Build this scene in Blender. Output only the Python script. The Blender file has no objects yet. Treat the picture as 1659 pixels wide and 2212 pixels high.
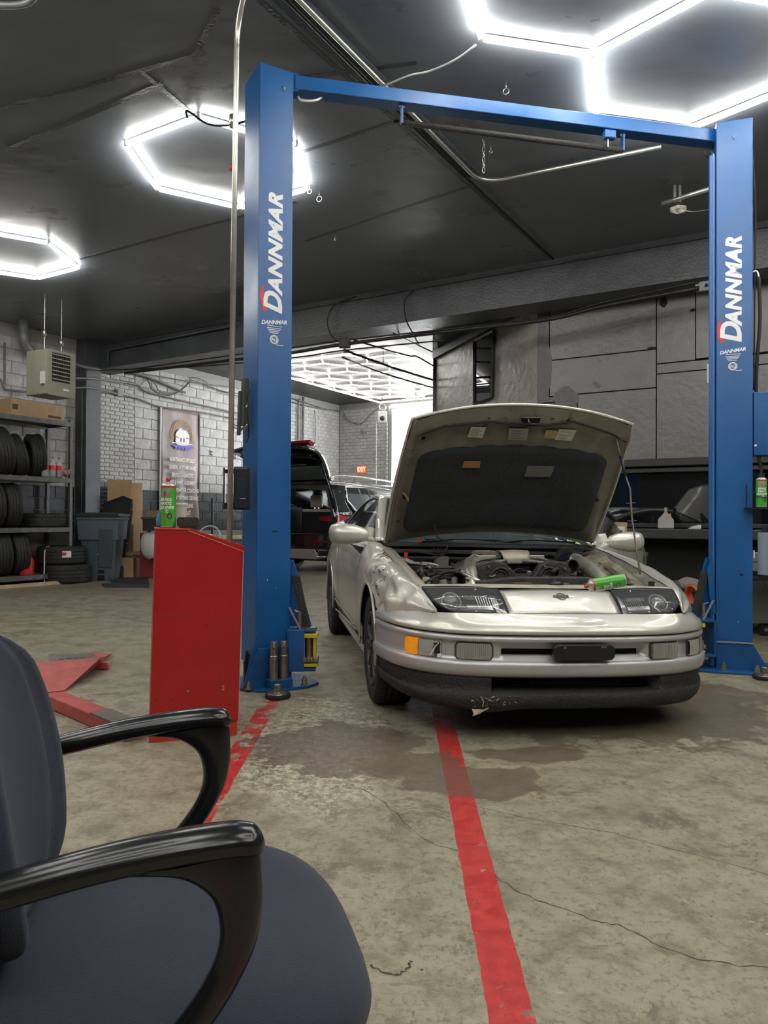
import bpy, math, random
from mathutils import Vector, Matrix, Euler, noise
random.seed(7)
C = bpy.context.scene.collection
sc = bpy.context.scene
PI = math.pi
# ------------------------------------------------------------------ camera, sky, exposure
CAMP = Vector((0, 0, 1.07)); TILT = .009; ROLL = .005; FOC = 1560.0
_fw = Vector((0, math.cos(TILT), math.sin(TILT))); _u0 = Vector((0, -math.sin(TILT), math.cos(TILT))); _r0 = Vector((1, 0, 0))
_up = _u0*math.cos(ROLL) - _r0*math.sin(ROLL); _rt = _r0*math.cos(ROLL) + _u0*math.sin(ROLL)
cd = bpy.data.cameras.new('camera'); cam = bpy.data.objects.new('camera', cd); C.objects.link(cam)
cd.sensor_fit = 'HORIZONTAL'; cd.sensor_width = 36; cd.lens = 36*FOC/1659; cd.clip_start = .02; cd.clip_end = 200
R3 = Matrix((_rt, _up, -_fw)).transposed()
cam.matrix_world = Matrix.Translation(CAMP) @ R3.to_4x4()
sc.camera = cam
sc.view_settings.view_transform = 'Standard'; sc.view_settings.look = 'None'; sc.view_settings.gamma = 1
sc.view_settings.use_curve_mapping = False
sc.view_settings.exposure = 1.2
w = bpy.data.worlds.new('sky'); sc.world = w; w.use_nodes = True
bg = w.node_tree.nodes['Background']; bg.inputs[0].default_value = (.93, .96, 1, 1); bg.inputs[1].default_value = 7.0
LED = 24.0        # strength of the LED tubes

def ray(u, v): return _fw + _rt*((u-829.5)/FOC) - _up*((v-1106)/FOC)
def at(u, v, Y):                      # a point seen at photo position u,v that stands Y metres away
    d = ray(u, v); return CAMP + d*(Y/d.y)
def atz(u, v, z=0):                   # a point at a known height
    d = ray(u, v); return CAMP + d*((z-CAMP.z)/d.z)
AL = math.radians(30.5)               # the building's axes
AX = Vector((math.sin(AL), math.cos(AL), 0)); BX = Vector((math.cos(AL), -math.sin(AL), 0)); W0 = Vector((-5.3, 13, 0))
def W(a, b, z=0): return W0 + AX*a + BX*b + Vector((0, 0, z))
def wa(u, v, a):                      # on the plane at building coordinate a (parallel to the beam)
    d = ray(u, v); c = CAMP - W0; return CAMP + d*((a-c.dot(AX))/d.dot(AX))
def wb(u, v, b=0):                    # on the plane at building coordinate b (parallel to the left wall)
    d = ray(u, v); c = CAMP - W0; return CAMP + d*((b-c.dot(BX))/d.dot(BX))
# ------------------------------------------------------------------ materials
def N(nt, t, **k):
    n = nt.nodes.new(t)
    for a, b in k.items(): setattr(n, a, b)
    return n
_M = {}
def mat(name, col, rough=.5, metal=0, var=.0, scale=8, bump=0, bscale=60, coat=0, spec=None, emit=None, alpha=None, trans=0, col2=None, wear=None, wscale=6, wamt=.5, stretch=None, sheen=0, rvar=0, detail=6, ior=None):
    """principled surface: colour noise (var), relief (bump), worn patches of colour `wear`"""
    if name in _M: return _M[name]
    m = bpy.data.materials.new(name); m.use_nodes = True; nt = m.node_tree; p = nt.nodes['Principled BSDF']
    p.inputs['Base Color'].default_value = (*col, 1); p.inputs['Roughness'].default_value = rough; p.inputs['Metallic'].default_value = metal
    if coat: p.inputs['Coat Weight'].default_value = coat; p.inputs['Coat Roughness'].default_value = .06
    if spec is not None: p.inputs['Specular IOR Level'].default_value = spec
    if sheen: p.inputs['Sheen Weight'].default_value = sheen
    if ior: p.inputs['IOR'].default_value = ior
    if trans: p.inputs['Transmission Weight'].default_value = trans
    if alpha is not None: p.inputs['Alpha'].default_value = alpha
    if emit: p.inputs['Emission Color'].default_value = (*emit[0], 1); p.inputs['Emission Strength'].default_value = emit[1]
    if var or bump or wear or rvar:
        tc = N(nt, 'ShaderNodeTexCoord'); vec = tc.outputs['Object']
        if stretch:
            mp = N(nt, 'ShaderNodeMapping'); mp.inputs['Scale'].default_value = stretch; nt.links.new(vec, mp.inputs[0]); vec = mp.outputs[0]
        col_out = None
        if var or rvar:
            nz = N(nt, 'ShaderNodeTexNoise'); nz.inputs['Scale'].default_value = scale; nz.inputs['Detail'].default_value = detail; nz.inputs['Roughness'].default_value = .65
            nt.links.new(vec, nz.inputs['Vector'])
        if var:
            rp = N(nt, 'ShaderNodeValToRGB'); c2 = col2 or tuple(min(1, c*(1+var)) for c in col)
            rp.color_ramp.elements[0].position = .32; rp.color_ramp.elements[1].position = .68
            rp.color_ramp.elements[0].color = (*[c*(1-var) for c in col], 1) if not col2 else (*col, 1)
            rp.color_ramp.elements[1].color = (*c2, 1)
            nt.links.new(nz.outputs[0], rp.inputs[0]); col_out = rp.outputs[0]
        if rvar:
            mr = N(nt, 'ShaderNodeMapRange'); mr.inputs['From Min'].default_value = .3; mr.inputs['From Max'].default_value = .7
            mr.inputs['To Min'].default_value = max(0, rough-rvar); mr.inputs['To Max'].default_value = min(1, rough+rvar)
            nt.links.new(nz.outputs[0], mr.inputs[0]); nt.links.new(mr.outputs[0], p.inputs['Roughness'])
        if wear:
            n2 = N(nt, 'ShaderNodeTexNoise'); n2.inputs['Scale'].default_value = wscale; n2.inputs['Detail'].default_value = 9; n2.inputs['Roughness'].default_value = .72
            nt.links.new(vec, n2.inputs['Vector'])
            r2 = N(nt, 'ShaderNodeValToRGB'); r2.color_ramp.elements[0].position = wamt; r2.color_ramp.elements[1].position = min(1, wamt+.04)
            nt.links.new(n2.outputs[0], r2.inputs[0])
            mx = N(nt, 'ShaderNodeMix', data_type='RGBA'); nt.links.new(r2.outputs[0], mx.inputs[0])
            if col_out: nt.links.new(col_out, mx.inputs[6])
            else: mx.inputs[6].default_value = (*col, 1)
            mx.inputs[7].default_value = (*wear, 1); col_out = mx.outputs[2]
        if col_out: nt.links.new(col_out, p.inputs['Base Color'])
        if bump:
            nb = N(nt, 'ShaderNodeTexNoise'); nb.inputs['Scale'].default_value = bscale; nb.inputs['Detail'].default_value = 5
            nt.links.new(vec, nb.inputs['Vector']); bp = N(nt, 'ShaderNodeBump'); bp.inputs['Strength'].default_value = min(1, bump); bp.inputs['Distance'].default_value = .02
            nt.links.new(nb.outputs[0], bp.inputs['Height']); nt.links.new(bp.outputs[0], p.inputs['Normal'])
    m['p'] = 1; _M[name] = m
    return m
def emis(name, col, s):
    if name in _M: return _M[name]
    m = bpy.data.materials.new(name); m.use_nodes = True; nt = m.node_tree; nt.nodes.remove(nt.nodes['Principled BSDF'])
    e = N(nt, 'ShaderNodeEmission'); e.inputs[0].default_value = (*col, 1); e.inputs[1].default_value = s
    nt.links.new(e.outputs[0], nt.nodes['Material Output'].inputs[0]); _M[name] = m
    return m
# ------------------------------------------------------------------ mesh collector
def frame_of(d):
    d = d.normalized(); a = Vector((0, 0, 1)) if abs(d.z) < .9 else Vector((1, 0, 0))
    x = a.cross(d).normalized(); return x, d.cross(x)
class MB:
    def __init__(s): s.v = []; s.f = []; s.uv = None
    def add(s, vs, fs):
        o = len(s.v); s.v += [Vector(x) for x in vs]; s.f += [tuple(i+o for i in f) for f in fs]; return s
    def box(s, c, d, M=None):
        x, y, z = (d[0]/2, d[1]/2, d[2]/2); c = Vector(c)
        vs = [Vector((a*x, b*y, e*z)) for e in (-1, 1) for b in (-1, 1) for a in (-1, 1)]
        if M is not None: vs = [M @ q for q in vs]
        return s.add([c+q for q in vs], [(0, 2, 3, 1), (4, 5, 7, 6), (0, 1, 5, 4), (2, 6, 7, 3), (0, 4, 6, 2), (1, 3, 7, 5)])
    def b2(s, lo, hi): return s.box([(a+b)/2 for a, b in zip(lo, hi)], [abs(b-a) for a, b in zip(lo, hi)])
    def hexa(s, p):                # 8 corners: bottom ring then top ring
        return s.add(p, [(0, 3, 2, 1), (4, 5, 6, 7), (0, 1, 5, 4), (1, 2, 6, 5), (2, 3, 7, 6), (3, 0, 4, 7)])
    def slab(s, o, u, v, t):       # parallelepiped from corner o with edge vectors
        o, u, v, t = map(Vector, (o, u, v, t)); return s.hexa([o, o+u, o+u+v, o+v, o+t, o+u+t, o+u+v+t, o+v+t])
    def prism(s, poly, ext):       # polygon (3D points) pushed along ext
        n = len(poly); poly = [Vector(p) for p in poly]; ext = Vector(ext)
        return s.add(poly+[p+ext for p in poly], [tuple(range(n-1, -1, -1)), tuple(range(n, 2*n))]+[(i, (i+1) % n, n+(i+1) % n, n+i) for i in range(n)])
    def tube(s, pts, r, n=10, caps=True, closed=False, flat=None, upv=None):
        pts = [Vector(p) for p in pts]; m = len(pts); rr = r if isinstance(r, (list, tuple)) else [r]*m
        o = []; prev = None
        for i, p in enumerate(pts):
            if closed: d = (pts[(i+1) % m]-pts[i-1])
            else: d = pts[min(i+1, m-1)]-pts[max(i-1, 0)]
            if d.length < 1e-9: d = Vector((0, 0, 1))
            d.normalize()
            if upv is not None: x = Vector(upv).cross(d).normalized(); y = d.cross(x)
            elif prev is None: x, y = frame_of(d)
            else: x = (prev-d*prev.dot(d)).normalized(); y = d.cross(x)
            prev = x; fx = flat if flat else (1, 1)
            for k in range(n):
                t = 2*PI*k/n; o.append(p+x*(math.cos(t)*rr[i]*fx[0])+y*(math.sin(t)*rr[i]*fx[1]))
        fs = []; last = m if closed else m-1
        for i in range(last):
            j = (i+1) % m
            for k in range(n): fs.append((i*n+k, i*n+(k+1) % n, j*n+(k+1) % n, j*n+k))
        if caps and not closed: fs += [tuple(range(n-1, -1, -1)), tuple((m-1)*n+k for k in range(n))]
        return s.add(o, fs)
    def cyl(s, a, b, r, n=16, r2=None): return s.tube([a, b], [r, r if r2 is None else r2], n)
    def ring(s, c, ax, R, r, n=24, m=8):
        ax = Vector(ax); x, y = frame_of(ax); c = Vector(c)
        return s.tube([c+x*R*math.cos(2*PI*i/n)+y*R*math.sin(2*PI*i/n) for i in range(n)], r, m, closed=True)
    def lathe(s, prof, c=(0, 0, 0), ax=(0, 0, 1), n=32, a0=0, a1=2*PI):
        ax = Vector(ax).normalized(); x, y = frame_of(ax); c = Vector(c); full = abs(a1-a0-2*PI) < 1e-6; cnt = n if full else n+1
        o = [c+ax*h+x*(r*math.cos(a0+(a1-a0)*k/n))+y*(r*math.sin(a0+(a1-a0)*k/n)) for (r, h) in prof for k in range(cnt)]
        fs = []
        for i in range(len(prof)-1):
            for k in range(n):
                k2 = (k+1) % n if full else k+1
                fs.append((i*cnt+k, i*cnt+k2, (i+1)*cnt+k2, (i+1)*cnt+k))
        return s.add(o, fs)
    def grid(s, rows, closed=False):
        m = len(rows[0]); fs = []
        for i in range(len(rows)-1):
            for k in range(m if closed else m-1):
                k2 = (k+1) % m; fs.append((i*m+k, i*m+k2, (i+1)*m+k2, (i+1)*m+k))
        return s.add([p for r in rows for p in r], fs)
    def sphere(s, c, r, n=16, sc=(1, 1, 1)):
        c = Vector(c); prof = []
        rows = [[c+Vector((math.sin(PI*i/(n//2))*math.cos(2*PI*k/n)*r*sc[0], math.sin(PI*i/(n//2))*math.sin(2*PI*k/n)*r*sc[1], -math.cos(PI*i/(n//2))*r*sc[2])) for k in range(n)] for i in range(n//2+1)]
        return s.grid(rows, True)
    def xf(s, M): s.v = [M @ p for p in s.v]; return s
    def build(s, name, m, parent=None, smooth=False, bevel=0, seg=2, thick=0, sub=0, label=None, off=0):
        me = bpy.data.meshes.new(name); me.from_pydata([tuple(p) for p in s.v], [], s.f); me.materials.append(m)
        if smooth: me.shade_smooth()
        o = bpy.data.objects.new(name, me); C.objects.link(o)
        if smooth == 'auto' or (bevel and not smooth): pass
        if thick: md = o.modifiers.new('t', 'SOLIDIFY'); md.thickness = thick; md.offset = off
        if sub: md = o.modifiers.new('s', 'SUBSURF'); md.levels = sub; md.render_levels = sub
        if bevel: md = o.modifiers.new('b', 'BEVEL'); md.width = bevel; md.segments = seg; md.limit_method = 'ANGLE'; md.angle_limit = .6; md.harden_normals = False
        if smooth == 'auto': 
            try: me.set_sharp_from_angle(angle=.6)
            except Exception: pass
        if parent: o.parent = parent
        if label: o['label'] = label
        return o
def tag(o, label, cat, group=None):
    o['label'] = label; o['category'] = cat
    if group: o['group'] = group
    return o
def thing(name, label, cat, loc=(0, 0, 0), rz=0, group=None, rot=None):
    o = bpy.data.objects.new(name, None); C.objects.link(o); o.location = loc; o.rotation_euler = rot if rot else (0, 0, rz)
    o.empty_display_size = .1
    return tag(o, label, cat, group)
def struct(o, kind='structure'): o['kind'] = kind; return o
def dup(root, loc=None, rot=None, label=None, scale=None, group=None):
    r = root.copy(); C.objects.link(r)
    if loc is not None: r.location = loc
    if rot is not None: r.rotation_euler = rot
    if scale: r.scale = scale
    if label: r['label'] = label
    if group: r['group'] = group
    for ch in list(root.children):
        c = ch.copy(); C.objects.link(c); c.parent = r
        for g in list(ch.children):
            d = g.copy(); C.objects.link(d); d.parent = c
    return r
def text(body, size, m, parent=None, M=None, name='lettering', shear=0, off=0, ext=.001, align='CENTER', xs=1, space=1):
    cu = bpy.data.curves.new(name, 'FONT'); cu.body = body; cu.size = size; cu.shear = shear; cu.offset = off; cu.extrude = ext; cu.align_x = align; cu.align_y = 'CENTER'
    cu.space_character = space; cu.resolution_u = 3
    cu.materials.append(m); q_ = bpy.data.objects.new(name, cu); C.objects.link(q_)
    me = bpy.data.meshes.new_from_object(q_); bpy.data.objects.remove(q_); me.name = name
    o = bpy.data.objects.new(name, me); C.objects.link(o)
    if M is not None: o.matrix_local = M @ Matrix.Diagonal((xs, 1, 1, 1))
    if parent: o.parent = parent
    return o
def basis(o, x, y):   # matrix with local x,y along given directions
    x = Vector(x).normalized(); y = Vector(y); y = (y-x*y.dot(x)).normalized(); z = x.cross(y)
    m = Matrix((x, y, z)).transposed().to_4x4(); m.translation = Vector(o); return m
def cr(pts, n):       # Catmull-Rom through points (tuples of any length)
    P_ = [tuple(p) for p in pts]; out = []
    for i in range(len(P_)-1):
        p0 = P_[i-1] if i else tuple(2*a-b for a, b in zip(P_[0], P_[1])); p1 = P_[i]; p2 = P_[i+1]
        p3 = P_[i+2] if i+2 < len(P_) else tuple(2*a-b for a, b in zip(P_[-1], P_[-2]))
        for k in range(n):
            t = k/n; out.append(tuple(.5*((2*b)+(-a+c)*t+(2*a-5*b+4*c-d)*t*t+(-a+3*b-3*c+d)*t**3) for a, b, c, d in zip(p0, p1, p2, p3)))
    out.append(P_[-1]); return out
def patch(rows, nu=4, nv=4):   # smooth surface through a net of points
    r1 = [cr(r, nu) for r in rows]; m = len(r1[0])
    cols = [cr([r[k] for r in r1], nv) for k in range(m)]
    return [[Vector(cols[k][i]) for k in range(m)] for i in range(len(cols[0]))]
def rrect(w, h, r, n=4):       # rounded rectangle outline in 2D
    o = []
    for cx, cy, a in ((w/2-r, h/2-r, 0), (-w/2+r, h/2-r, PI/2), (-w/2+r, -h/2+r, PI), (w/2-r, -h/2+r, 1.5*PI)):
        for k in range(n+1): t = a+PI/2*k/n; o.append((cx+r*math.cos(t), cy+r*math.sin(t)))
    return o
# ================================================================== FLOOR
def floor_mat():
    m = bpy.data.materials.new('worn_painted_concrete'); m.use_nodes = True; nt = m.node_tree; L = nt.links.new; p = nt.nodes['Principled BSDF']
    tc = N(nt, 'ShaderNodeTexCoord'); O = tc.outputs['Object']
    def noise_(s, d=6, r=.6, vec=O, dist=0):
        n = N(nt, 'ShaderNodeTexNoise'); n.inputs['Scale'].default_value = s; n.inputs['Detail'].default_value = d; n.inputs['Roughness'].default_value = r; n.inputs['Distortion'].default_value = dist
        L(vec, n.inputs['Vector']); return n.outputs[0]
    def ramp(v, a, b, ca=(0, 0, 0), cb=(1, 1, 1)):
        r = N(nt, 'ShaderNodeValToRGB'); r.color_ramp.elements[0].position = a; r.color_ramp.elements[1].position = b
        r.color_ramp.elements[0].color = (*ca, 1); r.color_ramp.elements[1].color = (*cb, 1); L(v, r.inputs[0]); return r.outputs[0]
    def mix(f, a, b):
        x = N(nt, 'ShaderNodeMix', data_type='RGBA'); L(f, x.inputs[0])
        for i, q in ((6, a), (7, b)):
            if isinstance(q, tuple): x.inputs[i].default_value = (*q, 1)
            else: L(q, x.inputs[i])
        return x.outputs[2]
    def ma(op, a, b=None):
        x = N(nt, 'ShaderNodeMath', operation=op)
        for i, q in ((0, a), (1, b)):
            if q is None: continue
            if isinstance(q, (int, float)): x.inputs[i].default_value = q
            else: L(q, x.inputs[i])
        return x.outputs[0]
    sp = N(nt, 'ShaderNodeSeparateXYZ'); L(O, sp.inputs[0]); X, Y = sp.outputs[0], sp.outputs[1]
    base = mix(ramp(noise_(.9, 8, .7), .3, .7), (.265, .240, .168), (.345, .315, .228))
    base = mix(ramp(noise_(7, 9, .75), .46, .62), base, (.185, .160, .105))
    base = mix(ramp(noise_(3.1, 10, .78, dist=.6), .56, .60), base, (.155, .130, .088))
    # scuffs drawn along the driving direction
    mp = N(nt, 'ShaderNodeMapping'); mp.inputs['Scale'].default_value = (3, 34, 1); mp.inputs['Rotation'].default_value = (0, 0, .35); L(O, mp.inputs[0])
    base = mix(ma('MULTIPLY', ramp(noise_(1.0, 6, .7, vec=mp.outputs[0]), .60, .66), .45), base, (.17, .145, .105))
    mp2 = N(nt, 'ShaderNodeMapping'); mp2.inputs['Scale'].default_value = (40, 3, 1); mp2.inputs['Rotation'].default_value = (0, 0, .5); L(O, mp2.inputs[0])
    base = mix(ma('MULTIPLY', ramp(noise_(1.0, 5, .7, vec=mp2.outputs[0]), .66, .70), .35), base, (.50, .47, .38))
    base = mix(ma('MULTIPLY', ramp(noise_(34, 8, .8), .52, .60), .7), base, (.12, .10, .065))
    base = mix(ma('MULTIPLY', ramp(noise_(8, 10, .85, dist=2.0), .585, .61), .75), base, (.10, .085, .058))
    base = mix(ma('MULTIPLY', ramp(noise_(19, 9, .82, dist=1.2), .60, .64), .5), base, (.46, .43, .33))
    # pale chips and dark pits
    vo = N(nt, 'ShaderNodeTexVoronoi'); vo.inputs['Scale'].default_value = 9; vo.inputs['Randomness'].default_value = 1; L(O, vo.inputs['Vector'])
    pit = ramp(ma('ADD', vo.outputs['Distance'], ma('MULTIPLY', noise_(60, 3), .16)), .11, .13, (1, 1, 1), (0, 0, 0))
    base = mix(ma('MULTIPLY', pit, ramp(noise_(2.3, 3), .5, .55)), base, (.07, .055, .04))
    vo2 = N(nt, 'ShaderNodeTexVoronoi'); vo2.inputs['Scale'].default_value = 5; L(O, vo2.inputs['Vector'])
    chip = ramp(ma('ADD', vo2.outputs['Distance'], ma('MULTIPLY', noise_(30, 4), .2)), .135, .145, (1, 1, 1), (0, 0, 0))
    base = mix(ma('MULTIPLY', chip, ramp(noise_(1.7, 3), .54, .57)), base, (.62, .58, .46))
    ddx = ma('DIVIDE', ma('SUBTRACT', X, -.33), .42); ddy = ma('DIVIDE', ma('SUBTRACT', Y, 3.5), 1.0)
    rr = ma('SQRT', ma('ADD', ma('MULTIPLY', ddx, ddx), ma('MULTIPLY', ddy, ddy)))
    base = mix(ma('MULTIPLY', ramp(ma('ADD', rr, ma('MULTIPLY', ma('SUBTRACT', noise_(3, 5), .5), 1.2)), .7, 1.1, (1, 1, 1), (0, 0, 0)), ma('MULTIPLY', ramp(noise_(26, 9, .8), .50, .53), .8)), base, (.52, .48, .37))
    # painted bay lines
    red = None
    wv = noise_(14, 4)
    for x0, k, wd, wr in ((.252, .018, .050, .60), (-.655, .0, .05, .555), (1.9, 0, .05, .5)):
        d = ma('ABSOLUTE', ma('SUBTRACT', ma('SUBTRACT', X, x0), ma('MULTIPLY', Y, k)))
        e = ma('LESS_THAN', ma('ADD', d, ma('MULTIPLY', ma('SUBTRACT', wv, .5), .018)), wd)
        if x0 > 1: e = ma('MULTIPLY', e, ma('GREATER_THAN', Y, 6.0))
        keep = ramp(noise_(5.5, 9, .75), wr-.02, wr+.02, (1, 1, 1), (0, 0, 0))
        far = ma('LESS_THAN', noise_(9, 8, .8), ma('SUBTRACT', 1.02 if x0 > 0 else .93, ma('MULTIPLY', Y, .10)))
        e = ma('MULTIPLY', ma('MULTIPLY', e, keep), far)
        red = e if red is None else ma('MAXIMUM', red, e)
    base = mix(red, base, mix(ramp(noise_(20, 5), .4, .6), (.40, .018, .018), (.50, .035, .03)))
    # oil-darkened patches
    st = None
    for cx, cy, sx, sy in ((-.18, 3.42, .42, .42), (.38, 2.95, .30, .20), (.68, 3.30, .27, .11), (.1, 3.15, .25, .2), (1.3, 4.3, 1.0, .9), (2.6, 3.75, .7, .1), (1.55, 5.9, .9, 1.6)):
        dx = ma('DIVIDE', ma('SUBTRACT', X, cx), sx); dy = ma('DIVIDE', ma('SUBTRACT', Y, cy), sy)
        r2 = ma('SQRT', ma('ADD', ma('MULTIPLY', dx, dx), ma('MULTIPLY', dy, dy)))
        st = r2 if st is None else ma('MINIMUM', st, r2)
    stm = ramp(ma('ADD', st, ma('MULTIPLY', ma('SUBTRACT', noise_(4.2, 9, .72), .5), 2.1)), .92, 1.0, (1, 1, 1), (0, 0, 0))
    base = mix(ma('MULTIPLY', stm, .72), base, (.105, .075, .05))
    L(base, p.inputs['Base Color'])
    rg = ramp(noise_(5, 7), .35, .65, (.30, .30, .30), (.62, .62, .62)); rg2 = mix(stm, rg, (.4, .4, .4)); L(rg2, p.inputs['Roughness'])
    bp = N(nt, 'ShaderNodeBump'); bp.inputs['Strength'].default_value = .35; bp.inputs['Distance'].default_value = .01
    L(ma('SUBTRACT', ma('ADD', noise_(22, 8, .7), ma('MULTIPLY', noise_(140, 3), .3)), pit), bp.inputs['Height']); L(bp.outputs[0], p.inputs['Normal'])
    return m
FLOORM = floor_mat()
fl = struct(MB().b2((-22, -9, -.12), (16, 26, 0)).build('floor', FLOORM))
fl['label'] = 'worn greenish grey concrete floor with red painted bay lines'; fl['category'] = 'floor'
crackm = mat('crack_dark', (.06, .05, .035), .9)
def crack(pts, wd, nm='floor_crack'):
    P_ = cr([atz(u, v) for u, v in pts], 6); vs = []; random.seed(int(pts[0][0]))
    for i, p in enumerate(P_):
        p = Vector(p); d = (Vector(P_[min(i+1, len(P_)-1)])-Vector(P_[max(i-1, 0)])).normalized(); n = Vector((-d.y, d.x, 0)); j = random.uniform(-1, 1)*.006; ww = wd*random.uniform(.3, 1.2)
        vs.append([p+n*(j-ww)+Vector((0, 0, .0006)), p+n*(j+ww)+Vector((0, 0, .0006))])
    return MB().grid(vs).build(nm, crackm, fl)
crack([(1065, 1892), (1120, 1925), (1190, 1955), (1290, 1990), (1340, 2000), (1400, 2030), (1470, 2060), (1560, 2080), (1659, 2092)], .0022)
crack([(760, 1693), (830, 1735), (915, 1812), (990, 1838)], .0018)
crack([(80, 1308), (170, 1315), (280, 1337), (420, 1360)], .006)
crack([(690, 1376), (790, 1385), (860, 1388)], .006)
crack([(800, 2085), (850, 2105), (880, 2090), (885, 2075)], .004)
crack([(1000, 1735), (1150, 1770), (1300, 1795), (1480, 1840), (1659, 1890)], .0016)
# ================================================================== CEILING, BEAM, WALLS
ZC = 4.2
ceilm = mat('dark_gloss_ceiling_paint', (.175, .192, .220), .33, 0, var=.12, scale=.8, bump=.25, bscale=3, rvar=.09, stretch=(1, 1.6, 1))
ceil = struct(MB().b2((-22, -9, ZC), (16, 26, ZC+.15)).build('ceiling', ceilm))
joint = mat('ceiling_joint', (.02, .022, .026), .6)
darkpaint = mat('dark_grey_paint', (.055, .059, .065), .38, var=.25, scale=3, bump=.25, bscale=40, rvar=.08)
# sheets of the ceiling: thin cover strips over their joints
def strip(p, q, wd=.05, h=.003, name='ceiling_batten', m=None):
    p = Vector(p); q = Vector(q); d = (q-p).normalized(); n = Vector((-d.y, d.x, 0))*wd/2
    return MB().hexa([p-n, q-n, q+n, p+n, p-n-Vector((0, 0, h)), q-n-Vector((0, 0, h)), q+n-Vector((0, 0, h)), p+n-Vector((0, 0, h))]).build(name, m or darkpaint, ceil)
for (a, b) in (((560, 0), (1195, 560)), ((470, 20), (415, 130)), ((300, 150), (420, 250)), ((640, 170), (900, 135)), ((636, 333), (1000, 215)), ((0, 235), (440, 115)), ((20, 320), (350, 180)), ((170, 560), (640, 435)), ((660, 520), (1020, 400))):
    strip(atz(*a, ZC), atz(*b, ZC), .045)
# low ridge duct running along the room over the lift
p0 = atz(606, 0, ZC); p1 = atz(1020, 375, ZC)
strip(p0-AX*3, p1, .16, .035, 'ceiling_channel')
# beam across the room
beam = struct(MB().slab(W(0, -.2, 3.72), BX*17.5, AX*.36, (0, 0, ZC-3.72)).build('trim_1', darkpaint))
beam['label'] = 'deep dark grey ceiling beam crossing the garage'
MB().slab(W(-.05, -.2, 3.70), BX*17.5, AX*.46, (0, 0, .035)).build('beam_flange', darkpaint, beam)
MB().slab(W(-.03, -.2, 4.13), BX*17.5, AX*.05, (0, 0, .07)).build('beam_batten', darkpaint, beam)
# column at the beam's end
col_ = struct(MB().slab(W(-.30, .0, 0), BX*.28, AX*.30, (0, 0, ZC)).build('trim_2', darkpaint)); col_['label'] = 'dark painted column at the left wall'
farc = MB().slab(W(.40, -.05, ZC-.012), BX*9, AX*7.6, (0, 0, .01)).build('far_ceiling_dimmed_slab', mat('far_ceiling_dimmed_tone', (.050, .049, .044), .42, var=.25, scale=1.5, bump=.3, bscale=4), ceil)  # added slab, its colour darkened to hold back the glow of the tubes
# ---- left wall of blocks and bricks
backm = mat('mortar_paint', (.30, .30, .29), .6, bump=.3)
lowm = mat('black_wall_paint', (.030, .033, .037), .4, var=.2, bump=.5, bscale=30)
blockm = mat('grey_painted_block', (.42, .415, .395), .38, var=.18, scale=5, bump=.9, bscale=22, wear=(.16, .155, .15), wscale=4, wamt=.66)
wl = struct(MB().slab(W(-27, -.15, 0), BX*.13, AX*35.2, (0, 0, ZC)).build('wall_left', backm)); wl['label'] = 'painted block and brick wall on the left'
def course_mesh(L_, H_, T_, name, jit=.004):
    mb = MB(); b = .007
    mb.hexa([(0, 0, 0), (L_, 0, 0), (L_, 0, H_), (0, 0, H_), (b, T_, b), (L_-b, T_*.95, b), (L_-b, T_, H_-b), (b, T_*1.05, H_-b)])
    mb.f = [tuple(reversed(f)) for f in mb.f]
    me = bpy.data.meshes.new(name); me.from_pydata([tuple(p) for p in mb.v], [], mb.f); me.materials.append(blockm if 'low' not in name else lowm); return me
def lay(parent, o, dirx, nrm, a0, a1, z0, z1, bl, bh, T_, nm, joined=False, mt=None, gap=.007, skip=None):
    """lay bricks on a wall: o origin, dirx along, nrm outward"""
    hi = course_mesh(bl-gap, bh-gap, T_, nm+'_mesh'); lo = course_mesh(bl-gap, bh-gap, T_, nm+'_low_mesh')
    R_ = Matrix((dirx, nrm, Vector((0, 0, 1)))).transposed().to_4x4(); J = {0: MB(), 1: MB()}
    rows = int((z1-z0)/bh); random.seed(3)
    for r_ in range(rows):
        z = z0+r_*bh; a = a0-(bl/2 if r_ % 2 else 0)
        while a < a1-.03:
            s0 = max(a, a0); s1 = min(a+bl, a1)
            if s1-s0 > .05:
                low = z+bh/2 < 1.62; p = o+dirx*s0+Vector((0, 0, z))+nrm*random.uniform(-.002, .002)
                sx = (s1-s0-gap)/(bl-gap)
                if skip and skip(s0, z): a += bl; continue
                M_ = Matrix.Translation(p) @ R_ @ Matrix.Diagonal((sx, 1, 1, 1))
                if joined:
                    k = 1 if low else 0; me = lo if low else hi
                    J[k].add([M_ @ v.co for v in me.vertices], [tuple(q.vertices) for q in me.polygons])
                else:
                    ob = bpy.data.objects.new(nm, lo if low else hi); C.objects.link(ob); ob.matrix_local = M_; ob.parent = parent
            a += bl
    if joined:
        for k, jm in J.items():
            if jm.v: q = jm.build(nm+('_low_courses' if k else '_courses'), lowm if k else (mt or blockm), parent); q['kind'] = 'stuff'
O_ = W(0, -.02, 0)
lay(wl, O_, AX, BX, -2.1, -.3, .8, 4.15, .405, .2, .014, 'concrete_block')
lay(wl, O_, AX, BX, 0.0, 1.0, .95, 4.0, .215, .075, .017, 'brick')
lay(wl, O_, AX, BX, 1.0, 4.6, .8, 4.15, .405, .2, .014, 'concrete_block')
lay(wl, O_, AX, BX, 4.6, 8.0, .8, 4.1, .22, .09, .012, 'far_brick', joined=True)
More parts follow.
